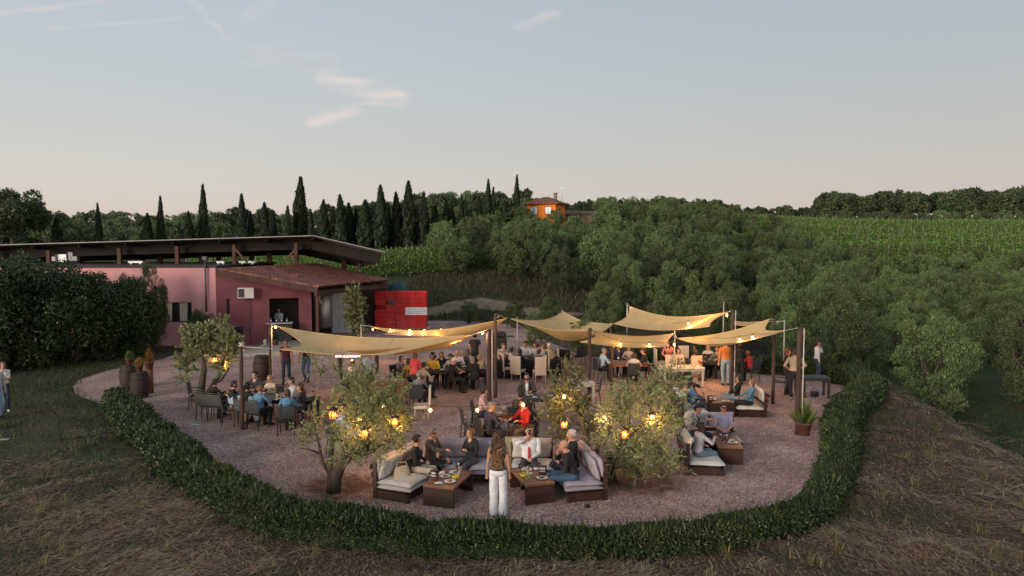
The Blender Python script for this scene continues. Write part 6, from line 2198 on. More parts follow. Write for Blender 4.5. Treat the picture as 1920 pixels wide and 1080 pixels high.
def cloth(c):
    if isinstance(c, tuple) and len(c) == 2:       # patterned cloth: two tones in patches
        a, b = c
        return pmat('print %s %s' % (a, b), a, b, 26, .9, .3, 80, detail=2)
    return pmat('cloth %.3f %.3f %.3f' % c, c, tuple(v * .8 for v in c), 7, .9, .35, 70)


class Body:
    """collects closed rounded pieces that are fused into one skin, and remembers which limb each belongs to"""

    def __init__(s):
        s.mb = MB(); s.seg = []

    def cap(s, a, b, ra, rb, tag_, n=10):
        a = Vector(a); b = Vector(b); d = b - a
        L_ = max(d.length, 1e-5); dn = d / L_
        pts = []; rad = []
        for t, k in ((-.98, .2), (-.7, .71), (-.3, .95)):
            pts.append(a + dn * ra * t); rad.append(ra * k)
        for i in range(5):
            t = i / 4; pts.append(a + d * t); rad.append(ra * (1 - t) + rb * t)
        for t, k in ((.3, .95), (.7, .71), (.98, .2)):
            pts.append(b + dn * rb * t); rad.append(rb * k)
        s.mb.tube(pts, rad, n=n)
        s.seg.append((np.array(a), np.array(b), ra, rb, tag_))

    def ell(s, c, r, M=None, tag_='head', reg=True):
        s.mb.ell(c, r, 14, 10, M=M)
        if reg:
            m = min(r); s.seg.append((np.array(c), np.array(c), m, m, tag_))

    def loft(s, rings, tag_):
        """rings: (centre, right vec, fwd vec, rx, ry)"""
        n = 16; vs = []; fs = []
        for c, x, y, rx, ry in rings:
            for k in range(n):
                a = 2 * math.pi * k / n
                vs.append(Vector(c) + x * (rx * math.copysign(abs(math.cos(a)) ** .85, math.cos(a))) + y * (ry * math.copysign(abs(math.sin(a)) ** .85, math.sin(a))))
        for i in range(len(rings) - 1):
            for k in range(n):
                fs.append((i * n + k, i * n + (k + 1) % n, (i + 1) * n + (k + 1) % n, (i + 1) * n + k))
        fs.append(tuple(reversed(range(n)))); fs.append(tuple((len(rings) - 1) * n + k for k in range(n)))
        s.mb.add(vs, fs)
        for (c0, _, _, rx0, ry0), (c1, _, _, rx1, ry1) in zip(rings[:-1], rings[1:]):
            s.seg.append((np.array(c0), np.array(c1), (rx0 + ry0) / 2, (rx1 + ry1) / 2, tag_))


def ik(a, t, l1, l2, hint):
    a = Vector(a); t = Vector(t); d = t - a
    L_ = d.length
    mx = (l1 + l2) * .995
    if L_ > mx:
        t = a + d * (mx / L_); d = t - a; L_ = mx
    k = (l1 * l1 - l2 * l2 + L_ * L_) / (2 * L_)
    h = math.sqrt(max(l1 * l1 - k * k, 0))
    dn = d / L_
    hv = Vector(hint); hv = hv - dn * hv.dot(dn)
    if hv.length < 1e-4:
        hv = dn.orthogonal()
    return a + dn * k + hv.normalized() * h, t


JOBS = []       # (mesh to fuse, voxel, smoothing, callback)


def fuse_all():
    """fuse every collected body and head of hair in one pass"""
    objs = []
    for mb, vox, sm, cb in JOBS:
        me = bpy.data.meshes.new('fuse'); me.from_pydata(mb.v, [], mb.f); me.update()
        o = bpy.data.objects.new('fuse', me); COL.objects.link(o)
        m = o.modifiers.new('r', 'REMESH'); m.mode = 'VOXEL'; m.voxel_size = vox; m.adaptivity = 0
        m2 = o.modifiers.new('s', 'SMOOTH'); m2.factor = .5; m2.iterations = sm
        objs.append(o)
    dg = bpy.context.evaluated_depsgraph_get(); dg.update()
    res = []
    for o, job in zip(objs, JOBS):
        ev = o.evaluated_get(dg); me = ev.to_mesh()
        V = np.empty(len(me.vertices) * 3, np.float32); me.vertices.foreach_get('co', V)
        Nn = np.empty(len(me.vertices) * 3, np.float32); me.vertices.foreach_get('normal', Nn)
        Q = np.empty(len(me.loops), np.int32); me.loops.foreach_get('vertex_index', Q)
        lt = np.empty(len(me.polygons), np.int32); me.polygons.foreach_get('loop_total', lt)
        V = V.reshape(-1, 3); Nn = Nn.reshape(-1, 3)
        assert (lt == 4).all()
        Q = Q.reshape(-1, 4)
        ev.to_mesh_clear()
        res.append((V, Nn, Q))
    for o in objs:
        me = o.data; bpy.data.objects.remove(o); bpy.data.meshes.remove(me)
    for job, r_ in zip(JOBS, res):
        job[3](*r_)


def noise3(P, f, s=0.0):
    return (np.sin(P[:, 0] * f + s + 1.7 * np.sin(P[:, 1] * f * .7)) + np.sin(P[:, 1] * f * 1.1 + 2 + s + 1.3 * np.sin(P[:, 2] * f * .8)) + np.sin(P[:, 2] * f * .9 + 4 + s + 1.5 * np.sin(P[:, 0] * f * .6))) / 3


N_PEOPLE = 0


def person(px, ytop, mode, face, label, top=(.05, .05, .05), bottom=(.03, .03, .04), hair='dark', style='short', sex='m', skin='a', H=None, sleeve='long', arms=('table', 'table'), lean=None, look=0, nod=0,
           chair_=None, where=None, Y=None, X=None, wide=1.0, beard=False, shoes=(.02, .02, .02), under=None, seat=None, stride=0.0, legs='long', cross=False, ground=0.0, group=None, props=()):
    global N_PEOPLE
    N_PEOPLE += 1
    H = H or (1.76 if mode == 'stand' else 1.74 if sex == 'm' else 1.64)
    k = H / 1.75
    sit = mode != 'stand'
    seat = seat if seat is not None else (.46 if mode == 'sit' else .42)
    lean_d = lean if lean is not None else (8 if mode == 'sit' else -8 if mode == 'lounge' else 0)
    la = R(lean_d)
    pel = (seat + .085) if sit else .95 * k
    htop = pel + .80 * k * math.cos(la) if sit else (H if not lean_d else .95 * k + .80 * k * math.cos(la))
    Y_ = Y if Y is not None else head_d(ytop, htop + ground)
    X_ = X if X is not None else at(px, ytop, Y_).x
    fx, fy = math.sin(R(face)), math.cos(R(face))
    fwd0 = .80 * k * math.sin(la)
    base = Vector((X_ - fx * fwd0, Y_ - fy * fwd0, ground))      # under the pelvis
    near = Y_ < 17.6
    vox = .0125 if near else .0165 if Y_ < 22.5 else .020
    f_ = sex == 'f'
    B = Body()
    X1 = Vector((1, 0, 0))
    upv = Vector((0, math.sin(la), math.cos(la))); fw = Vector((0, math.cos(la), -math.sin(la)))
    P0 = Vector((0, 0, pel))
    sh = .168 if f_ else .19; ws = .118 if f_ else .142; hp = .165 if f_ else .158; chs = .150 if f_ else .172
    g = wide * k
    curve = Vector((0, -.012, 0))
    rings = []
    for (t, rx, ry, dy) in ((-.085, hp * .72, .095, 0), (-.03, hp, .122, -.01), (.06, hp * .97, .118, -.01), (.16, ws * 1.04, .102, 0), (.24, ws * 1.02, .100, .005), (.33, chs * .97, .112, .005), (.42, chs * 1.02, .115, 0), (.485, chs * .93, .098, -.005), (.525, .105, .075, -.008), (.55, .062, .058, -.005)):
        rings.append((P0 + upv * (t * k) + fw * (dy * k), X1, fw, rx * g, ry * g * (1 if not f_ else .95)))
    B.loft(rings, 'torso')
    if f_:
        for sx in (-1, 1):
            B.ell(P0 + upv * (.36 * k) + fw * (.085 * g) + X1 * (sx * .068 * g), (.062 * g, .055 * g, .06 * g), tag_='torso')
    neck = P0 + upv * (.53 * k)
    # head: looks where the neck turns it
    Rh = Matrix.Rotation(-R(look), 3, 'Z') @ Matrix.Rotation(-R(nod) - la * .25, 3, 'X')
    hc = P0 + upv * (.675 * k) + Vector((0, .022, 0))
    B.cap(neck - upv * .03, hc - upv * .045 * k, .056 * k if not f_ else .048 * k, .054 * k if not f_ else .045 * k, 'neck')
    hk = k * (1.0 if not f_ else .96)

    def hp_(x, y, z):
        return hc + Rh @ (Vector((x, y, z)) * hk)
    Rm = Rh.to_4x4()
    B.ell(hp_(0, -.012, .035), (.077 * hk, .094 * hk, .090 * hk), M=Rh)
    B.ell(hp_(0, .022, -.030), (.062 * hk, .070 * hk, .088 * hk), M=Rh)
    B.ell(hp_(0, .052, -.082), (.036 * hk, .036 * hk, .030 * hk), M=Rh)
    B.cap(hp_(0, .092, .018), hp_(0, .108, -.022), .010 * hk, .016 * hk, 'head', 8)
    for sx in (-1, 1):
        B.ell(hp_(sx * .080, -.008, .0), (.012 * hk, .022 * hk, .034 * hk), M=Rh)
        B.ell(hp_(sx * .03, .078, .030), (.028 * hk, .016 * hk, .010 * hk), M=Rh)
        B.ell(hp_(sx * .034, .066, -.018), (.022 * hk, .02 * hk, .02 * hk), M=Rh)
    # legs
    foot_dirs = []
    for sx in (-1, 1):
        hip = P0 + X1 * (sx * .088 * g) + Vector((0, 0, -.02))
        th, sn_ = .445 * k, .42 * k
        if not sit:
            off = stride * sx
            ank = Vector((sx * .095 * k, off, .085 * k + (.05 if off < 0 else 0)))
            kn, ank = ik(hip, ank, th, sn_, (sx * .1, 1, 0))
            fd = Vector((sx * .15, 1, -.25 if off >= 0 else -.7)).normalized()
        else:
            if cross and sx == 1:
                kn = Vector((-.02, .43 * k, seat + .16)); ank = Vector((-.20, .62 * k, seat - .10)); fd = Vector((-.3, 1, -.15)).normalized()
            else:
                spread = .10 if f_ else .15
                kn = Vector((sx * spread, .44 * k, seat + .055)); fwd_ = .40 * k if mode == 'sit' else .52 * k
                ank = Vector((sx * spread * .95, fwd_, .085)); fd = Vector((sx * .15, 1, -.18)).normalized()
        lw = 1.0 if legs != 'wide' else 1.32
        B.cap(hip, kn, .087 * g, .062 * g * lw, 'thigh' + ('R' if sx > 0 else 'L'))
        B.cap(kn, kn.lerp(ank, .35), .060 * g * lw, .058 * g * lw, 'shin'); B.cap(kn.lerp(ank, .35), ank, .058 * g * lw, (.042 if legs != 'wide' else .085) * g, 'shin')
        toe = ank + fd * .155 * k
        if not cross or sx == -1:
            toe.z = max(.032, toe.z) if not sit else .034
        heel = ank + Vector((0, -.03, -.045)) if not (cross and sx == 1) else ank - fd * .03
        B.cap(heel, toe, .040 * k, .034 * k, 'foot'); B.cap(ank, heel, .042 * k, .042 * k, 'foot')
    # arms
    hands = []
    for sx, ar in zip((-1, 1), arms):
        s0 = P0 + upv * (.465 * k) + X1 * (sx * sh * g * .98)
        hint = (sx * .7, -.5, -.7)
        hd = None
        if ar == 'table': tg = Vector((sx * .16, .36 * k + fwd0 * .4, max(seat + .35, .80))); hd = Vector((-sx * .35, .9, -.12))
        elif ar == 'lap': tg = Vector((sx * .07, .27 * k, pel + .13)); hd = Vector((-sx * .5, .85, -.2))
        elif ar == 'clasp': tg = Vector((sx * .045, .30 * k, pel + .26)); hd = Vector((-sx * .35, .4, .6))
        elif ar == 'down': tg = s0 + Vector((sx * .07, .03, -.56 * k)); hd = Vector((0, .15, -1)); hint = (sx * .3, -1, 0)
        elif ar == 'swing': tg = s0 + Vector((sx * .07, -.12 if stride * sx > 0 else .16, -.53 * k)); hd = Vector((0, .2, -1)); hint = (sx * .3, -1, 0)
        elif ar == 'chin': tg = hp_(sx * .03, .11, -.16); hd = (hp_(sx * .015, .09, -.06) - tg); hint = (sx * .6, .2, -1)
        elif ar == 'drink': tg = hp_(sx * .05, .17, -.10); hd = (hp_(0, .13, -.03) - tg); hint = (sx * 1, .1, -.5)
        elif ar == 'crossed': tg = P0 + upv * (.27 * k) + fw * .19 + X1 * (-sx * .10); hd = Vector((-sx, .15, .15)); hint = (sx * 1, .2, -1)
        elif ar == 'hip': tg = P0 + X1 * (sx * .17) + upv * .08 + fw * .05; hd = Vector((-sx * .5, .6, -.6)); hint = (sx * 1, -.4, 0)
        elif ar == 'knee': tg = Vector((sx * .12, .40 * k, seat + .17)); hd = Vector((-sx * .2, .8, -.5))
        elif ar == 'reach': tg = Vector((sx * .12, .50 * k + fwd0 * .5, max(seat + .38, .84))); hd = Vector((-sx * .1, 1, -.15))
        elif ar == 'hold': tg = P0 + upv * (.22 * k) + fw * .30 + X1 * (sx * .08); hd = Vector((-sx * .5, .8, .2)); hint = (sx * .7, -.3, -1)
        elif ar == 'phone': tg = P0 + upv * (.40 * k) + fw * .26 + X1 * (sx * .06); hd = Vector((-sx * .3, .5, .8)); hint = (sx * .8, -.1, -1)
        else: tg = Vector(ar); hd = Vector((0, 1, 0))
        el, wr = ik(s0, tg, .285 * k, .255 * k, hint)
        aw = 1.0 if not f_ else .86
        B.cap(s0 - X1 * (sx * .012), s0.lerp(el, .5), .054 * g * aw, .046 * g * aw, 'uarm0'); B.cap(s0.lerp(el, .5), el, .046 * g * aw, .040 * g * aw, 'uarm1')
        B.cap(el, el.lerp(wr, .4), .040 * g * aw, .037 * g * aw, 'farm'); B.cap(el.lerp(wr, .4), wr, .037 * g * aw, .026 * k * aw, 'farm')
        hd = hd.normalized()
        B.cap(wr, wr + hd * .055 * k, .026 * k * aw, .032 * k * aw, 'hand', 8)
        hands.append((wr, hd, sx, ar, k * aw))
    root = empty('person', base, heading(face))
    tag(root, label, 'person', group)
    topm, botm, shm, skm, hrm = cloth(top), cloth(bottom), cloth(shoes), SKIN[skin], hairmat(hair)
    mats = [skm, topm, botm, shm, hrm, DARKF, LIP] + ([cloth(under)] if under else [])
    segs = B.seg
    Ri = np.array(Rh.transposed()); hcn = np.array(hc)

    def done(V, Nn, Q):
        V = V.astype(float); Nn = Nn.astype(float)

        def classify(P):
            best = np.full(len(P), 1e9); who = np.zeros(len(P), int); tt = np.zeros(len(P))
            for i, (a, b, ra, rb, tg_) in enumerate(segs):
                d = b - a; L2 = d @ d
                t = np.clip(((P - a) @ d) / L2, 0, 1) if L2 > 1e-10 else np.zeros(len(P))
                c = a + t[:, None] * d
                di = np.linalg.norm(P - c, axis=1) - (ra * (1 - t) + rb * t)
                m = di < best
                best[m] = di[m]; who[m] = i; tt[m] = t[m]
            return who, tt
        who, tt = classify(V)
        tags = np.array([s_[4] for s_ in segs])
        vt = tags[who]
        is_t = np.isin(vt, ['torso', 'uarm0']) | ((sleeve in ('long', 'half')) & (vt == 'uarm1')) | ((sleeve == 'long') & (vt == 'farm') & ~(np.isin(who, [])))
        if sleeve == 'none': is_t &= vt == 'torso'
        nk = np.array(neck); upn = np.array(upv)
        is_t &= ((V - nk) @ upn) < .012
        is_b = np.isin(vt, ['thighR', 'thighL', 'shin']) if legs != 'short' else np.isin(vt, ['thighR', 'thighL'])
        pelv = (vt == 'torso') & ((V - np.array(P0)) @ upn < (.02 if sit else .06))
        cl = is_t | is_b
        sv = px * .37
        w = noise3(V, 26, sv) * .5 + noise3(V, 55, sv + 2) * .3
        off = np.where(cl, .007 + .006 * w, 0) * 1.0
        V = V + Nn * off[:, None]
        C = V[Q].mean(1)
        fw_, ft = classify(C)
        tg_ = tags[fw_]
        mi = np.zeros(len(Q), int)
        tors = tg_ == 'torso'
        h_up = (C - nk) @ upn
        m_top = tors | (tg_ == 'uarm0')
        if sleeve == 'none': m_top = tors & (h_up < -.05 if True else True)
        if sleeve in ('long', 'half'): m_top |= tg_ == 'uarm1'
        if sleeve == 'long': m_top |= tg_ == 'farm'
        m_top &= h_up < .012
        lx = C @ np.array(X1)
        front = (C - np.array(P0)) @ np.array(fw)
        m_top &= ~((front > .02) & (np.abs(lx) < .045) & (h_up > -.075 + np.abs(lx) * 1.0))
        mi[m_top] = 1
        m_bot = np.isin(tg_, ['thighR', 'thighL', 'shin']) if legs != 'short' else np.isin(tg_, ['thighR', 'thighL'])
        m_bot |= tors & ((C - np.array(P0)) @ upn < (.015 if sit else .055) * k)
        mi[m_bot] = 2
        mi[tg_ == 'foot'] = 3
        if under:
            mi[m_top & ~m_bot & (front > .03) & (np.abs(lx) < .05) & tors] = 7
        # face
        L_ = (C - hcn) @ Ri.T / hk
        hd_ = tg_ == 'head'
        eye = hd_ & (L_[:, 1] > .045) & (np.abs(np.abs(L_[:, 0]) - .032) < .013) & (np.abs(L_[:, 2] - .012) < .008)
        brow = hd_ & (L_[:, 1] > .04) & (np.abs(np.abs(L_[:, 0]) - .034) < .020) & (np.abs(L_[:, 2] - .036) < .006)
        lip = hd_ & (L_[:, 1] > .05) & (np.abs(L_[:, 0]) < .024) & (np.abs(L_[:, 2] + .052) < .008)
        if style == 'shades':
            eye = hd_ & (L_[:, 1] > .03) & (np.abs(L_[:, 0]) < .07) & (np.abs(L_[:, 2] - .016) < .017)
        mi[lip] = 6; mi[brow] = 4 if hair != 'black' else 5; mi[eye] = 5
        if beard:
            bd = hd_ & (L_[:, 2] < -.028) & (L_[:, 1] > -.01) & ~lip
            mi[bd] = 4
        if style in ('short', 'shades', 'buzz', 'receding', 'cap', 'curly', 'long', 'bun', 'bob', 'bigcurly', 'afro', 'pony'):
            cap_ = hd_ & ((L_[:, 2] > .045) | (L_[:, 1] < -.03)) & ~((L_[:, 1] > .045) & (L_[:, 2] < .085)) & (L_[:, 2] > -.09)
            mi[cap_] = 4
        # fingers
        FV = []; FQ = []; nv = len(V)
        for wr, hd, sx, ar, s in hands:
            palm = wr + hd * .06 * s
            side = hd.cross(Vector((0, 0, 1)) if abs(hd.z) < .8 else Vector((0, 1, 0))).normalized()
            nrm = side.cross(hd).normalized()
            curl = {'down': .5, 'swing': .55, 'drink': 1.1, 'chin': .8, 'clasp': .9, 'hip': .6, 'phone': 1.0, 'hold': .9}.get(ar, .45)
            mbf = MB()
            for q, (o_, ln) in enumerate(((-.026, .058), (-.009, .068), (.009, .064), (.025, .050))):
                p0 = palm + side * (o_ * s) - hd * .008 * s
                d1_ = (hd * math.cos(curl * .4) - nrm * math.sin(curl * .4)); d2_ = (hd * math.cos(curl * 1.2) - nrm * math.sin(curl * 1.2)); d3_ = (hd * math.cos(curl * 1.9) - nrm * math.sin(curl * 1.9))
                a1_ = p0 + d1_ * ln * s * .55; a2_ = a1_ + d2_ * ln * s * .4; a3_ = a2_ + d3_ * ln * s * .3
                mbf.tube([p0, a1_, a2_, a3_], [.0105 * s, .0098 * s, .009 * s, .0065 * s], n=4)
            tdir = (side * (-sx) * .75 + hd * .65).normalized() if True else hd
            p0 = wr + hd * .02 * s - side * (sx * .022 * s)
            a1_ = p0 + tdir * .035 * s; a2_ = a1_ + (tdir * .6 + hd * .7 - nrm * .2).normalized() * .032 * s
            mbf.tube([p0, a1_, a2_], [.013 * s, .0105 * s, .007 * s], n=4)
            for f__ in mbf.f:
                if len(f__) == 4: FQ.append([i + nv for i in f__])
            FV += mbf.v; nv += len(mbf.v)
        Vall = np.r_[V, np.array(FV)]; Qall = np.r_[Q, np.array(FQ, int)]
        me = np_mesh('body', Vall, Qall, mats, smooth=True, mi=np.r_[mi, np.zeros(len(FQ), int)])
        link('body', me, root)
    JOBS.append((B.mb, vox, 2 if near else 1, done))
    # hair
    if style not in ('bald', 'none'):
        hb_ = MB(); r_ = random.Random(int(px * 7 + ytop))

        def he(x, y, z, rx, ry, rz_):
            hb_.ell(hp_(x, y, z), (rx * hk, ry * hk, rz_ * hk), 10, 8, M=Rh)
        he(0, -.022, .052, .084, .094, .088)
        he(0, -.050, .0, .080, .070, .085)
        if style in ('short', 'shades', 'cap'):
            he(0, .035, .100, .062, .05, .034)
            for sx in (-1, 1): he(sx * .072, -.015, .035, .018, .045, .045)
        elif style == 'buzz' or style == 'receding':
            hb_ = MB(); he(0, -.030, .045, .081, .088, .088); he(0, -.05, 0, .079, .064, .075)
        elif style in ('curly', 'bigcurly', 'afro'):
            R_ = {'curly': .10, 'bigcurly': .115, 'afro': .135}[style]
            for i in range(60 if near else 34):
                v = Vector((r_.gauss(0, 1), r_.gauss(0, 1), r_.gauss(0, 1))).normalized()
                if v.y > .45 and v.z < .55: continue
                he(v.x * R_ * .9, v.y * R_ * .9 - .025, v.z * R_ * .95 + .04, .034, .034, .034)
            if style == 'bigcurly':
                for i in range(80 if near else 40):
                    t = r_.random(); w_ = .115 + .05 * t
                    he(r_.uniform(-w_, w_), -.075 - .03 * t + r_.uniform(-.03, .02), .02 - t * .30, .032, .028, .045)
        elif style in ('long', 'bob', 'pony', 'bun'):
            for sx in (-1, 1): he(sx * .070, .0, .018, .028, .064, .074)
            he(0, .03, .105, .060, .05, .03)
            if style in ('long', 'bob'):
                Ld = .34 if style == 'long' else .16
                for i in range(9):
                    t = i / 8
                    for sx in (-1, -.4, .4, 1):
                        y_ = -.045 - .035 * t if abs(sx) < .5 else -.015 + .01 * math.sin(i)
                        he(sx * (.070 + .012 * math.sin(i * 1.3 + sx)), y_, .0 - t * Ld, .034 * (1 - .3 * t), .030, .04)
            if style == 'pony':
                for i in range(6): he(0, -.12 - .02 * math.sin(i), .03 - i * .045, .03 - .002 * i, .028, .035)
            if style == 'bun':
                for i in range(10): he(r_.uniform(-.03, .03), -.115 + r_.uniform(-.02, .02), .045 + r_.uniform(-.03, .03), .028, .028, .028)

        def hdone(V, Nn, Q):
            V = V.astype(float)
            a = .006 if near else .005
            V = V + Nn * (a * (noise3(V, 70, px) + .7 * noise3(V, 130, px)))[:, None]
            L_ = (V[Q].mean(1) - hcn) @ Ri.T / hk
            # keep the face free
            keep_ = ~((L_[:, 1] > .03) & (L_[:, 2] < .068) & (np.abs(L_[:, 0]) < .055) & (L_[:, 2] > -.12)) & ~((L_[:, 1] > .052) & (L_[:, 2] < .06))
            link('hair', np_mesh('hair', V, Q[keep_], hrm, smooth=True), root)
        JOBS.append((hb_, .011 if near else .016, 1, hdone))
    if style == 'cap':
        mb = MB(); cm = cloth(under) if under else BLKF
        pr = [(.088, .045), (.090, .07), (.080, .105), (.05, .135), (0, .145)]
        vs = []
        mb.lathe([(a * hk, b * hk) for a, b in pr], n=16)
        mb.v = [tuple(hc + Rh @ (Vector(v) + Vector((0, -.015 * hk, 0)))) for v in mb.v]
        b0_ = MB(); b0_.ell((0, .105 * hk, .055 * hk), (.068 * hk, .075 * hk, .010 * hk), 12, 6); b0_.v = [tuple(hc + Rh @ Vector(v)) for v in b0_.v]
        mb.add(b0_.v, b0_.f, 0, True)
        mb.build('cap', cm, root)
    if 'tie' in props:
        mb = MB(); tm = pmat('red tie', (.40, .025, .03), (.28, .02, .07), 40, .6)
        a = P0 + upv * (.50 * k) + fw * .085; b = P0 + upv * (.32 * k) + fw * .150; c = P0 + upv * (.08 * k) + fw * .155
        mb.grid([[a - X1 * .018, a + X1 * .018], [a - X1 * .012 - upv * .03 + fw * .012, a + X1 * .012 - upv * .03 + fw * .012], [b - X1 * .026, b + X1 * .026], [c - X1 * .034, c + X1 * .034], [c - upv * .04, c - upv * .04 + X1 * .001]])
        mb.build('tie', tm, root)
    if 'belt' in props:
        mb = MB(); c = P0 + upv * (.065 * k)
        mb.lathe([(.172 * g, -.02), (.176 * g, -.018), (.176 * g, .018), (.172 * g, .02)], n=28, sy=.78); mb.v = [tuple(Vector(v) + c) for v in mb.v]; mb.build('belt', BLKL, root)
    if 'glass' in props:
        wr, hd, sx, ar, s = hands[1]
        p = root.matrix_basis @ (wr + hd * .10 * s)
        ware('redglass', (p.x, p.y), p.z - .11, 'held by the man in the tie')
    if 'phone' in props:
        wr, hd, sx, ar, s = hands[1]
        mb = MB(); mb.box(wr + hd * .09 + Vector((0, .02, .02)), (.07, .01, .14)); mb.v = [tuple(root.matrix_basis @ Vector(v)) for v in mb.v]
        o = mb.build('mobile_phone', BLKL); tag(o, 'dark phone held by the ' + where, 'phone')
    if chair_:
        chair(chair_, base, face, 'under the ' + (where or label.split(' seated')[0]))
    return root


BLK, NAVY, JEAN, LJEAN, DENB, WHT, MAR = (.018, .018, .020), (.025, .032, .065), (.05, .085, .15), (.22, .32, .42), (.11, .24, .38), (.66, .66, .68), (.085, .014, .018)
# --- the lounge in front
person(787, 831, 'lounge', 98, 'woman with a dark bun, black top and beige trousers on the front left sofa', BLK, (.42, .36, .29), 'black', 'bun', 'f', 'a', arms=('lap', 'lap'), look=10, lean=4, X=-2.12, Y=15.05, seat=.40)
person(813, 834, 'lounge', 118, 'grey haired person in sunglasses and dark jacket between two women', (.075, .065, .062), (.03, .03, .035), 'grey', 'shades', 'm', 'c', arms=('knee', 'reach'), lean=6, look=10, X=-1.83, Y=15.55, seat=.38)
person(881, 820, 'lounge', 215, 'woman with long light brown hair and black jacket clasping her hands', BLK, (.06, .065, .075), 'lbrown', 'long', 'f', 'a', arms=('clasp', 'clasp'), lean=4, look=38, X=-.95, Y=15.62, seat=.40)
person(934, 812, 'stand', 2, 'standing woman with long curly hair, patterned top and wide white trousers', ((.17, .09, .045), (.03, .018, .012)), (.68, .70, .74), 'brown', 'bigcurly', 'f', 'b', H=1.70, sleeve='none', arms=('down', 'down'), legs='wide', shoes=(.24, .13, .08), props=('belt',), wide=1.02)
person(993, 818, 'lounge', 182, 'man in white shirt and red tie drinking from a glass', WHT, (.045, .048, .06), 'brown', 'receding', 'm', 'c', arms=('lap', 'drink'), lean=0, X=.40, Y=15.6, seat=.40, wide=1.14, props=('tie', 'glass'))
person(1076, 833, 'lounge', 255, 'grey haired man in black sitting behind the bald man', BLK, (.03, .03, .035), 'white', 'buzz', 'm', 'c', arms=('lap', 'lap'), lean=2, X=1.36, Y=15.35, seat=.40, wide=1.05)
person(1062, 848, 'lounge', 276, 'bald man in black jacket and jeans resting his chin on a hand', BLK, (.045, .09, .16), 'grey', 'bald', 'm', 'c', arms=('clasp', 'chin'), lean=16, X=1.10, Y=14.55, seat=.40, wide=1.12, shoes=(.03, .03, .03), nod=-8)
# --- central table
person(921, 753, 'sit', 62, 'man with cropped grey hair in a dark blue sweater at the central table', (.035, .042, .085), (.03, .03, .04), 'grey', 'buzz', 'm', 'a', chair_='sling', where='man in the dark blue sweater')
person(909, 747, 'sit', 95, 'woman with dark curls in a pale pink top at the central table', (.55, .36, .34), (.05, .05, .06), 'dark', 'curly', 'f', 'a', Y=19.9, X=-.82, chair_='metal', where='woman in the pale pink top')
person(981, 748, 'sit', 235, 'person in a bright red top at the right of the central table', (.45, .022, .025), (.14, .10, .08), 'dark', 'short', 'm', 'a', chair_='metal', where='person in the bright red top')
person(977, 732, 'sit', 25, 'man in a brown jacket with his back turned behind the bulb', (.075, .05, .036), (.03, .03, .035), 'dark', 'short', 'm', 'b', chair_='sling', where='man in the brown jacket', wide=1.05)
person(988, 714, 'sit', 185, 'bearded man in a dark jacket over a white shirt facing the camera', (.045, .04, .035), (.03, .03, .04), 'black', 'short', 'm', 'b', beard=True, under=WHT, Y=22.0, chair_='metal', where='bearded man in the dark jacket')
# --- right lounge, far
person(1287, 722, 'lounge', 75, 'dark haired person in a blue top seen from behind beside the right olive', (.10, .16, .30), (.05, .05, .07), 'dark', 'bob', 'f', 'b', arms=('lap', 'lap'), X=5.62, Y=21.4)
person(1308, 716, 'lounge', 105, 'man in a red and white cap at the low dark table', BLK, (.05, .05, .07), 'dark', 'cap', 'm', 'a', arms=('reach', 'knee'), under=(.5, .06, .06), sleeve='half', lean=10, X=5.95, Y=22.1)
person(1396, 713, 'lounge', 282, 'dark haired woman in a black jacket and light jeans on the off white sofa', BLK, (.24, .30, .36), 'dark', 'bob', 'f', 'a', arms=('lap', 'lap'), under=WHT, cross=True, X=7.62, Y=22.6, seat=.33, shoes=(.5, .48, .45))
person(1422, 721, 'lounge', 278, 'fair haired woman in a denim jacket and black trousers on the off white sofa', (.10, .21, .33), BLK, 'lbrown', 'bob', 'f', 'a', arms=('lap', 'knee'), X=7.82, Y=21.9, seat=.33, shoes=(.5, .45, .4))
# --- right lounge, near
person(1317, 765, 'lounge', 140, 'man in a dark cap, sunglasses and navy vest over a patterned shirt', ((.52, .52, .52), (.03, .03, .05)), (.04, .04, .06), 'black', 'cap', 'm', 'a', arms=('reach', 'lap'), sleeve='half', lean=12, look=-20, X=5.02, Y=18.2, seat=.33, under=NAVY)
person(1357, 768, 'lounge', 182, 'young man in a lavender shirt facing the camera at the right lounge', (.36, .35, .52), (.10, .09, .08), 'dark', 'shades', 'm', 'c', arms=('lap', 'lap'), sleeve='half', lean=2, X=5.72, Y=18.25, seat=.33, legs='short')
person(1297, 808, 'lounge', 72, 'dark haired woman in a pale lilac cardigan with her back to the camera', (.42, .37, .40), (.12, .17, .23), 'dark', 'bob', 'f', 'a', arms=('lap', 'table'), lean=6, X=4.62, Y=16.45, seat=.33)
# --- left long table
person(403, 722, 'sit', 30, 'dark haired youngster in black at the left end of the long table', BLK, BLK, 'black', 'curly', 'f', 'b', H=1.45, Y=21.6, chair_='metal', where='youngster in black')
person(439, 713, 'sit', 70, 'bearded man in a black sweater at the left long table', BLK, (.12, .06, .05), 'black', 'short', 'm', 'b', beard=True, legs='short', chair_='metal', where='bearded man in the black sweater', wide=1.06, Y=20.75)
person(464, 721, 'sit', 15, 'curly black haired person in black half hidden by the near post', BLK, BLK, 'black', 'afro', 'f', 'b', Y=20.6, chair_='metal', where='person hidden by the near post')
person(478, 713, 'sit', 190, 'dark haired man in a dark shirt on the far side of the long table', (.04, .035, .04), BLK, 'black', 'short', 'm', 'a', Y=22.3, chair_='metal', where='man in the dark shirt')
person(488, 721, 'sit', 22, 'person with pinned up light brown hair in a denim shirt seen from behind', (.10, .235, .36), BLK, 'lbrown', 'curly', 'f', 'a', Y=20.3, chair_='metal', where='pinned hair person in denim', wide=1.12)
person(506, 717, 'sit', 205, 'blonde woman in a cream top on the far side of the long table', (.55, .47, .36), BLK, 'blonde', 'long', 'f', 'a', Y=21.9, chair_='metal', where='blonde woman in cream')
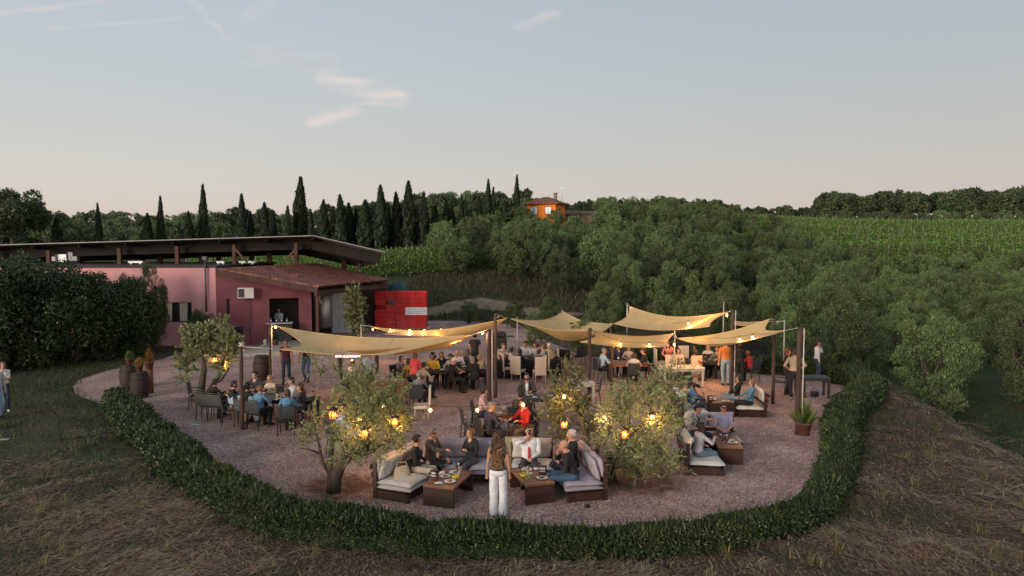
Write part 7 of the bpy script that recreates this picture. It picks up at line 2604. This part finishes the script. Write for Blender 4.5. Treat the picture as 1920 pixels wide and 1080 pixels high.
person(539, 728, 'sit', 352, 'brown haired person in a blue denim shirt with the back turned', (.085, .225, .38), BLK, 'brown', 'bob', 'f', 'a', Y=19.7, chair_='metal', where='brown haired person in denim')
person(546, 713, 'sit', 240, 'dark haired man in a white shirt at the right end of the long table', WHT, BLK, 'black', 'short', 'm', 'a', Y=21.3, chair_='metal', where='man in the white shirt')
person(562, 721, 'sit', 265, 'woman with long brown curls at the right end of the long table', (.04, .035, .05), BLK, 'brown', 'bigcurly', 'f', 'b', Y=20.5, chair_='metal', where='woman with long brown curls')
# --- standing and walking
person(537, 637, 'stand', 172, 'walking man in a maroon shirt and dark jeans under the left sail', MAR, (.03, .04, .07), 'dark', 'short', 'm', 'b', H=1.78, sleeve='short', arms=('swing', 'swing'), stride=.16, Y=26.9, X=at(537, 690, 26.9).x, props=())
person(575, 637, 'stand', 185, 'walking man in a maroon shirt and blue jeans under the left sail', MAR, (.07, .13, .22), 'dark', 'short', 'm', 'c', H=1.78, sleeve='short', arms=('swing', 'swing'), stride=-.10, Y=27.3, X=at(575, 690, 27.3).x)
person(691, 656, 'stand', 15, 'standing man in a blue patterned shirt beneath the left sail', ((.40, .45, .56), (.10, .13, .22)), (.02, .022, .03), 'dark', 'short', 'm', 'b', H=1.78, sleeve='half', arms=('hold', 'hold'))
person(661, 676, 'sit', 60, 'man in a cream print shirt seated behind the left olive', ((.50, .44, .34), (.30, .26, .2)), BLK, 'brown', 'short', 'm', 'b', sleeve='half', chair_='sling', where='man in the cream print shirt')
person(652, 735, 'sit', 20, 'dark haired person in navy seated behind the left olive leaves', NAVY, BLK, 'black', 'bob', 'f', 'b', Y=20.2, X=at(652, 735, 20.2).x, chair_='sling', where='person in navy behind the olive')
person(638, 790, 'sit', 60, 'person in a pale blue print shirt half hidden in the left olive', ((.45, .52, .66), (.20, .26, .40)), (.3, .36, .46), 'black', 'short', 'm', 'b', Y=17.6, X=at(642, 760, 17.6).x, chair_='sling', where='person in pale blue print')
person(523, 577, 'stand', 185, 'bartender in a pale blue shirt in the dark doorway', (.30, .36, .46), BLK, 'dark', 'short', 'm', 'b', H=1.78, Y=39.2, ground=.17, arms=('hold', 'hold'))
# --- table of the man in yellow
person(752, 667, 'sit', 120, 'woman with long dark hair in a dark floral top', ((.06, .05, .06), (.28, .22, .22)), BLK, 'dark', 'long', 'f', 'a', chair_='sling', where='woman in the floral top')
person(778, 660, 'stand', 20, 'standing woman in a coral jacket and coral trousers', (.72, .085, .095), (.60, .045, .065), 'lbrown', 'long', 'f', 'a', H=1.68, arms=('hold', 'hold'), shoes=(.3, .2, .15))
person(795, 679, 'sit', 40, 'dark haired person in beige with the back turned beside the coral jacket', (.36, .28, .21), BLK, 'black', 'short', 'm', 'b', chair_='sling', where='person in beige')
person(786, 697, 'sit', 10, 'grey haired person in grey knitwear behind the left olive', (.17, .16, .16), BLK, 'grey', 'curly', 'f', 'a', chair_='sling', where='person in grey knitwear')
person(811, 663, 'sit', 185, 'man with an afro in a yellow shirt', (.60, .36, .02), BLK, 'black', 'afro', 'm', 'b', chair_='sling', where='man in the yellow shirt', beard=True)
person(845, 664, 'sit', 195, 'woman with dark curls in white beside the bald man', (.5, .48, .46), BLK, 'dark', 'bigcurly', 'f', 'b', chair_='sling', where='woman with dark curls in white')
person(857, 656, 'sit', 182, 'bald man in a white shirt at the back table', WHT, BLK, 'grey', 'bald', 'm', 'c', chair_='sling', where='bald man in white')
person(877, 655, 'sit', 200, 'brown haired woman in a white blouse at the back table', (.58, .56, .55), BLK, 'brown', 'bob', 'f', 'b', chair_='sling', where='woman in the white blouse')
person(851, 674, 'sit', 65, 'grey haired man in a black shirt on the near side of the back table', BLK, BLK, 'white', 'buzz', 'm', 'c', sleeve='half', Y=25.2)
person(885, 668, 'sit', 330, 'silver haired person in black leaning over the back table', BLK, BLK, 'grey', 'short', 'm', 'a', Y=25.6, lean=18)
person(899, 664, 'sit', 250, 'fair woman in a pale yellow print blouse at the back table', ((.55, .46, .28), (.40, .30, .2)), BLK, 'blonde', 'bob', 'f', 'a', chair_='sling', where='fair woman in yellow print')
person(890, 624, 'stand', 10, 'standing waiter in black beside the thick middle post', BLK, BLK, 'black', 'curly', 'm', 'c', H=1.80, sleeve='short', arms=('hold', 'hold'))
# --- black clothed table
person(960, 651, 'sit', 85, 'woman with long black hair at the black clothed table', (.5, .44, .40), BLK, 'black', 'long', 'f', 'a', Y=28.2, chair_='cream', where='woman with long black hair')
person(975, 655, 'sit', 30, 'dark haired person in black at the black clothed table', BLK, BLK, 'black', 'bob', 'f', 'a', Y=27.7, chair_='cream', where='dark haired person in black')
person(985, 648, 'sit', 190, 'dark haired man in a pale shirt beyond the black clothed table', (.5, .5, .52), BLK, 'dark', 'short', 'm', 'b', Y=29.6, chair_='cream', where='man in the pale shirt')
person(1003, 648, 'sit', 195, 'red haired woman beyond the black clothed table', (.44, .46, .5), BLK, 'red', 'long', 'f', 'a', Y=29.5, chair_='cream', where='red haired woman')
person(1018, 645, 'sit', 300, 'man in a pale grey jacket at the end of the black clothed table', (.36, .34, .32), (.2, .2, .2), 'lbrown', 'short', 'm', 'c', Y=28.6, chair_='cream', where='man in the pale grey jacket')
person(1029, 642, 'sit', 270, 'white haired person in black at the end of the black clothed table', BLK, BLK, 'white', 'short', 'f', 'a', Y=29.4, chair_='cream', where='white haired person')
# --- table of the man in light blue
person(1133, 652, 'sit', 75, 'grey haired man in a light blue shirt', (.34, .46, .55), BLK, 'grey', 'receding', 'm', 'c', Y=27.6, chair_='sling', where='man in light blue')
person(1179, 654, 'sit', 190, 'red haired woman in a pale top under the low sail', (.45, .33, .28), BLK, 'red', 'long', 'f', 'a', Y=28.7, chair_='sling', where='red haired woman in the pale top')
person(1189, 669, 'sit', 10, 'woman in a cream wrap with her back turned under the low sail', (.55, .5, .44), BLK, 'brown', 'bob', 'f', 'a', Y=26.7, chair_='sling', where='woman in the cream wrap')
person(1206, 653, 'sit', 280, 'man in a dark suit with a red bag at his chair', (.025, .025, .03), BLK, 'brown', 'short', 'm', 'c', Y=27.6, chair_='sling', where='man in the dark suit')
# --- cream chairs and the table behind
person(1252, 652, 'stand', 200, 'woman in a coral print blouse bending over the pale table', ((.62, .12, .10), (.45, .22, .18)), BLK, 'dark', 'bob', 'f', 'a', H=1.66, lean=38, arms=('hold', 'hold'), Y=28.0)
person(1305, 655, 'sit', 80, 'dark haired woman in a red top at the far right table', (.34, .035, .04), (.5, .5, .5), 'dark', 'long', 'f', 'b', Y=27.6, chair_='sling', where='dark haired woman in red')
person(1299, 650, 'sit', 110, 'dark haired person in black beyond the woman in red', BLK, BLK, 'black', 'bob', 'f', 'b', Y=28.9, chair_='sling', where='person in black beyond the woman in red')
person(1328, 647, 'sit', 190, 'blonde woman in a white top at the far right table', (.52, .5, .5), BLK, 'blonde', 'long', 'f', 'a', Y=28.9, chair_='sling', where='blonde woman in white')
person(1362, 640, 'stand', 5, 'standing man in an orange shirt and light jeans seen from behind', (.42, .135, .035), (.20, .27, .34), 'brown', 'short', 'm', 'c', H=1.80, arms=('down', 'down'), Y=26.6, wide=1.08)
person(1388, 650, 'stand', 25, 'standing woman with long black hair and black clothes', BLK, BLK, 'black', 'long', 'f', 'b', H=1.66, arms=('hold', 'hold'), Y=26.8)
person(1402, 656, 'sit', 330, 'woman in a pink red cardigan leaning to the table', (.55, .045, .06), BLK, 'red', 'bob', 'f', 'a', lean=14, Y=27.3, chair_='metal', where='woman in the pink red cardigan')
# --- right side
person(1491, 650, 'stand', 2, 'standing man in a tan shirt behind the nearest right post', (.40, .32, .22), (.02, .02, .024), 'dark', 'short', 'm', 'b', H=1.82, sleeve='half', arms=('hip', 'hip'), Y=24.1, wide=1.08, shoes=(.3, .3, .3))
person(1477, 650, 'stand', 130, 'woman in black facing the man in the tan shirt', BLK, BLK, 'red', 'bob', 'f', 'c', H=1.70, arms=('hold', 'hold'), Y=25.0)
person(1535, 641, 'stand', 100, 'woman in a white sweater and jeans standing by the far hedge', (.60, .60, .62), (.035, .05, .10), 'dark', 'curly', 'f', 'b', H=1.68, arms=('chin', 'down'), Y=27.3, X=12.3, shoes=(.5, .5, .5))
# --- left edge
person(5, 684, 'stand', 140, 'person in a white shirt with folded arms at the left edge of the lawn', (.62, .6, .58), (.03, .04, .07), 'lbrown', 'pony', 'f', 'a', H=1.68, sleeve='half', arms=('crossed', 'crossed'), Y=22.2, shoes=(.6, .6, .6), ground=0)
person(-22, 690, 'stand', 110, 'person in light jeans cut off by the left edge', (.4, .4, .42), LJEAN, 'dark', 'short', 'm', 'a', H=1.74, arms=('down', 'down'), Y=21.4, X=at(-8, 700, 21.4).x)
# --- more guests at the back tables
person(944, 650, 'sit', 150, 'fair haired man in pale pink at the left end of the black clothed table', (.55, .40, .40), BLK, 'lbrown', 'short', 'm', 'a', Y=28.9, chair_='cream', where='fair haired man in pale pink')
person(1010, 657, 'sit', 350, 'woman with a dark ponytail in black at the near side of the black cloth', BLK, BLK, 'dark', 'pony', 'f', 'a', Y=27.5, chair_='cream', where='woman with the dark ponytail')
person(868, 664, 'sit', 190, 'grey bearded man in a charcoal shirt at the back table', (.06, .06, .07), BLK, 'grey', 'short', 'm', 'c', Y=27.2, beard=True, chair_='sling', where='grey bearded man')
person(828, 668, 'sit', 185, 'young woman in a black top right of the man in yellow', BLK, BLK, 'brown', 'long', 'f', 'a', Y=26.9, chair_='sling', where='young woman right of the man in yellow')
person(1160, 652, 'sit', 170, 'man in a navy jacket between the small post and red haired woman', NAVY, BLK, 'grey', 'short', 'm', 'c', Y=28.8, chair_='sling', where='man in the navy jacket')
person(1272, 655, 'sit', 200, 'woman in a pale blouse beyond the empty cream chairs', (.5, .46, .44), BLK, 'dark', 'bob', 'f', 'a', Y=27.9, chair_='cream', where='woman in the pale blouse')
person(1345, 652, 'sit', 230, 'dark haired man in grey between the blonde woman and orange shirt', (.14, .14, .15), BLK, 'black', 'short', 'm', 'b', Y=28.2, chair_='sling', where='dark haired man in grey')
person(766, 678, 'sit', 60, 'woman in a mustard cardigan left of the coral jacket', (.40, .25, .05), BLK, 'brown', 'bob', 'f', 'a', Y=25.3, chair_='sling', where='woman in the mustard cardigan')
fuse_all()
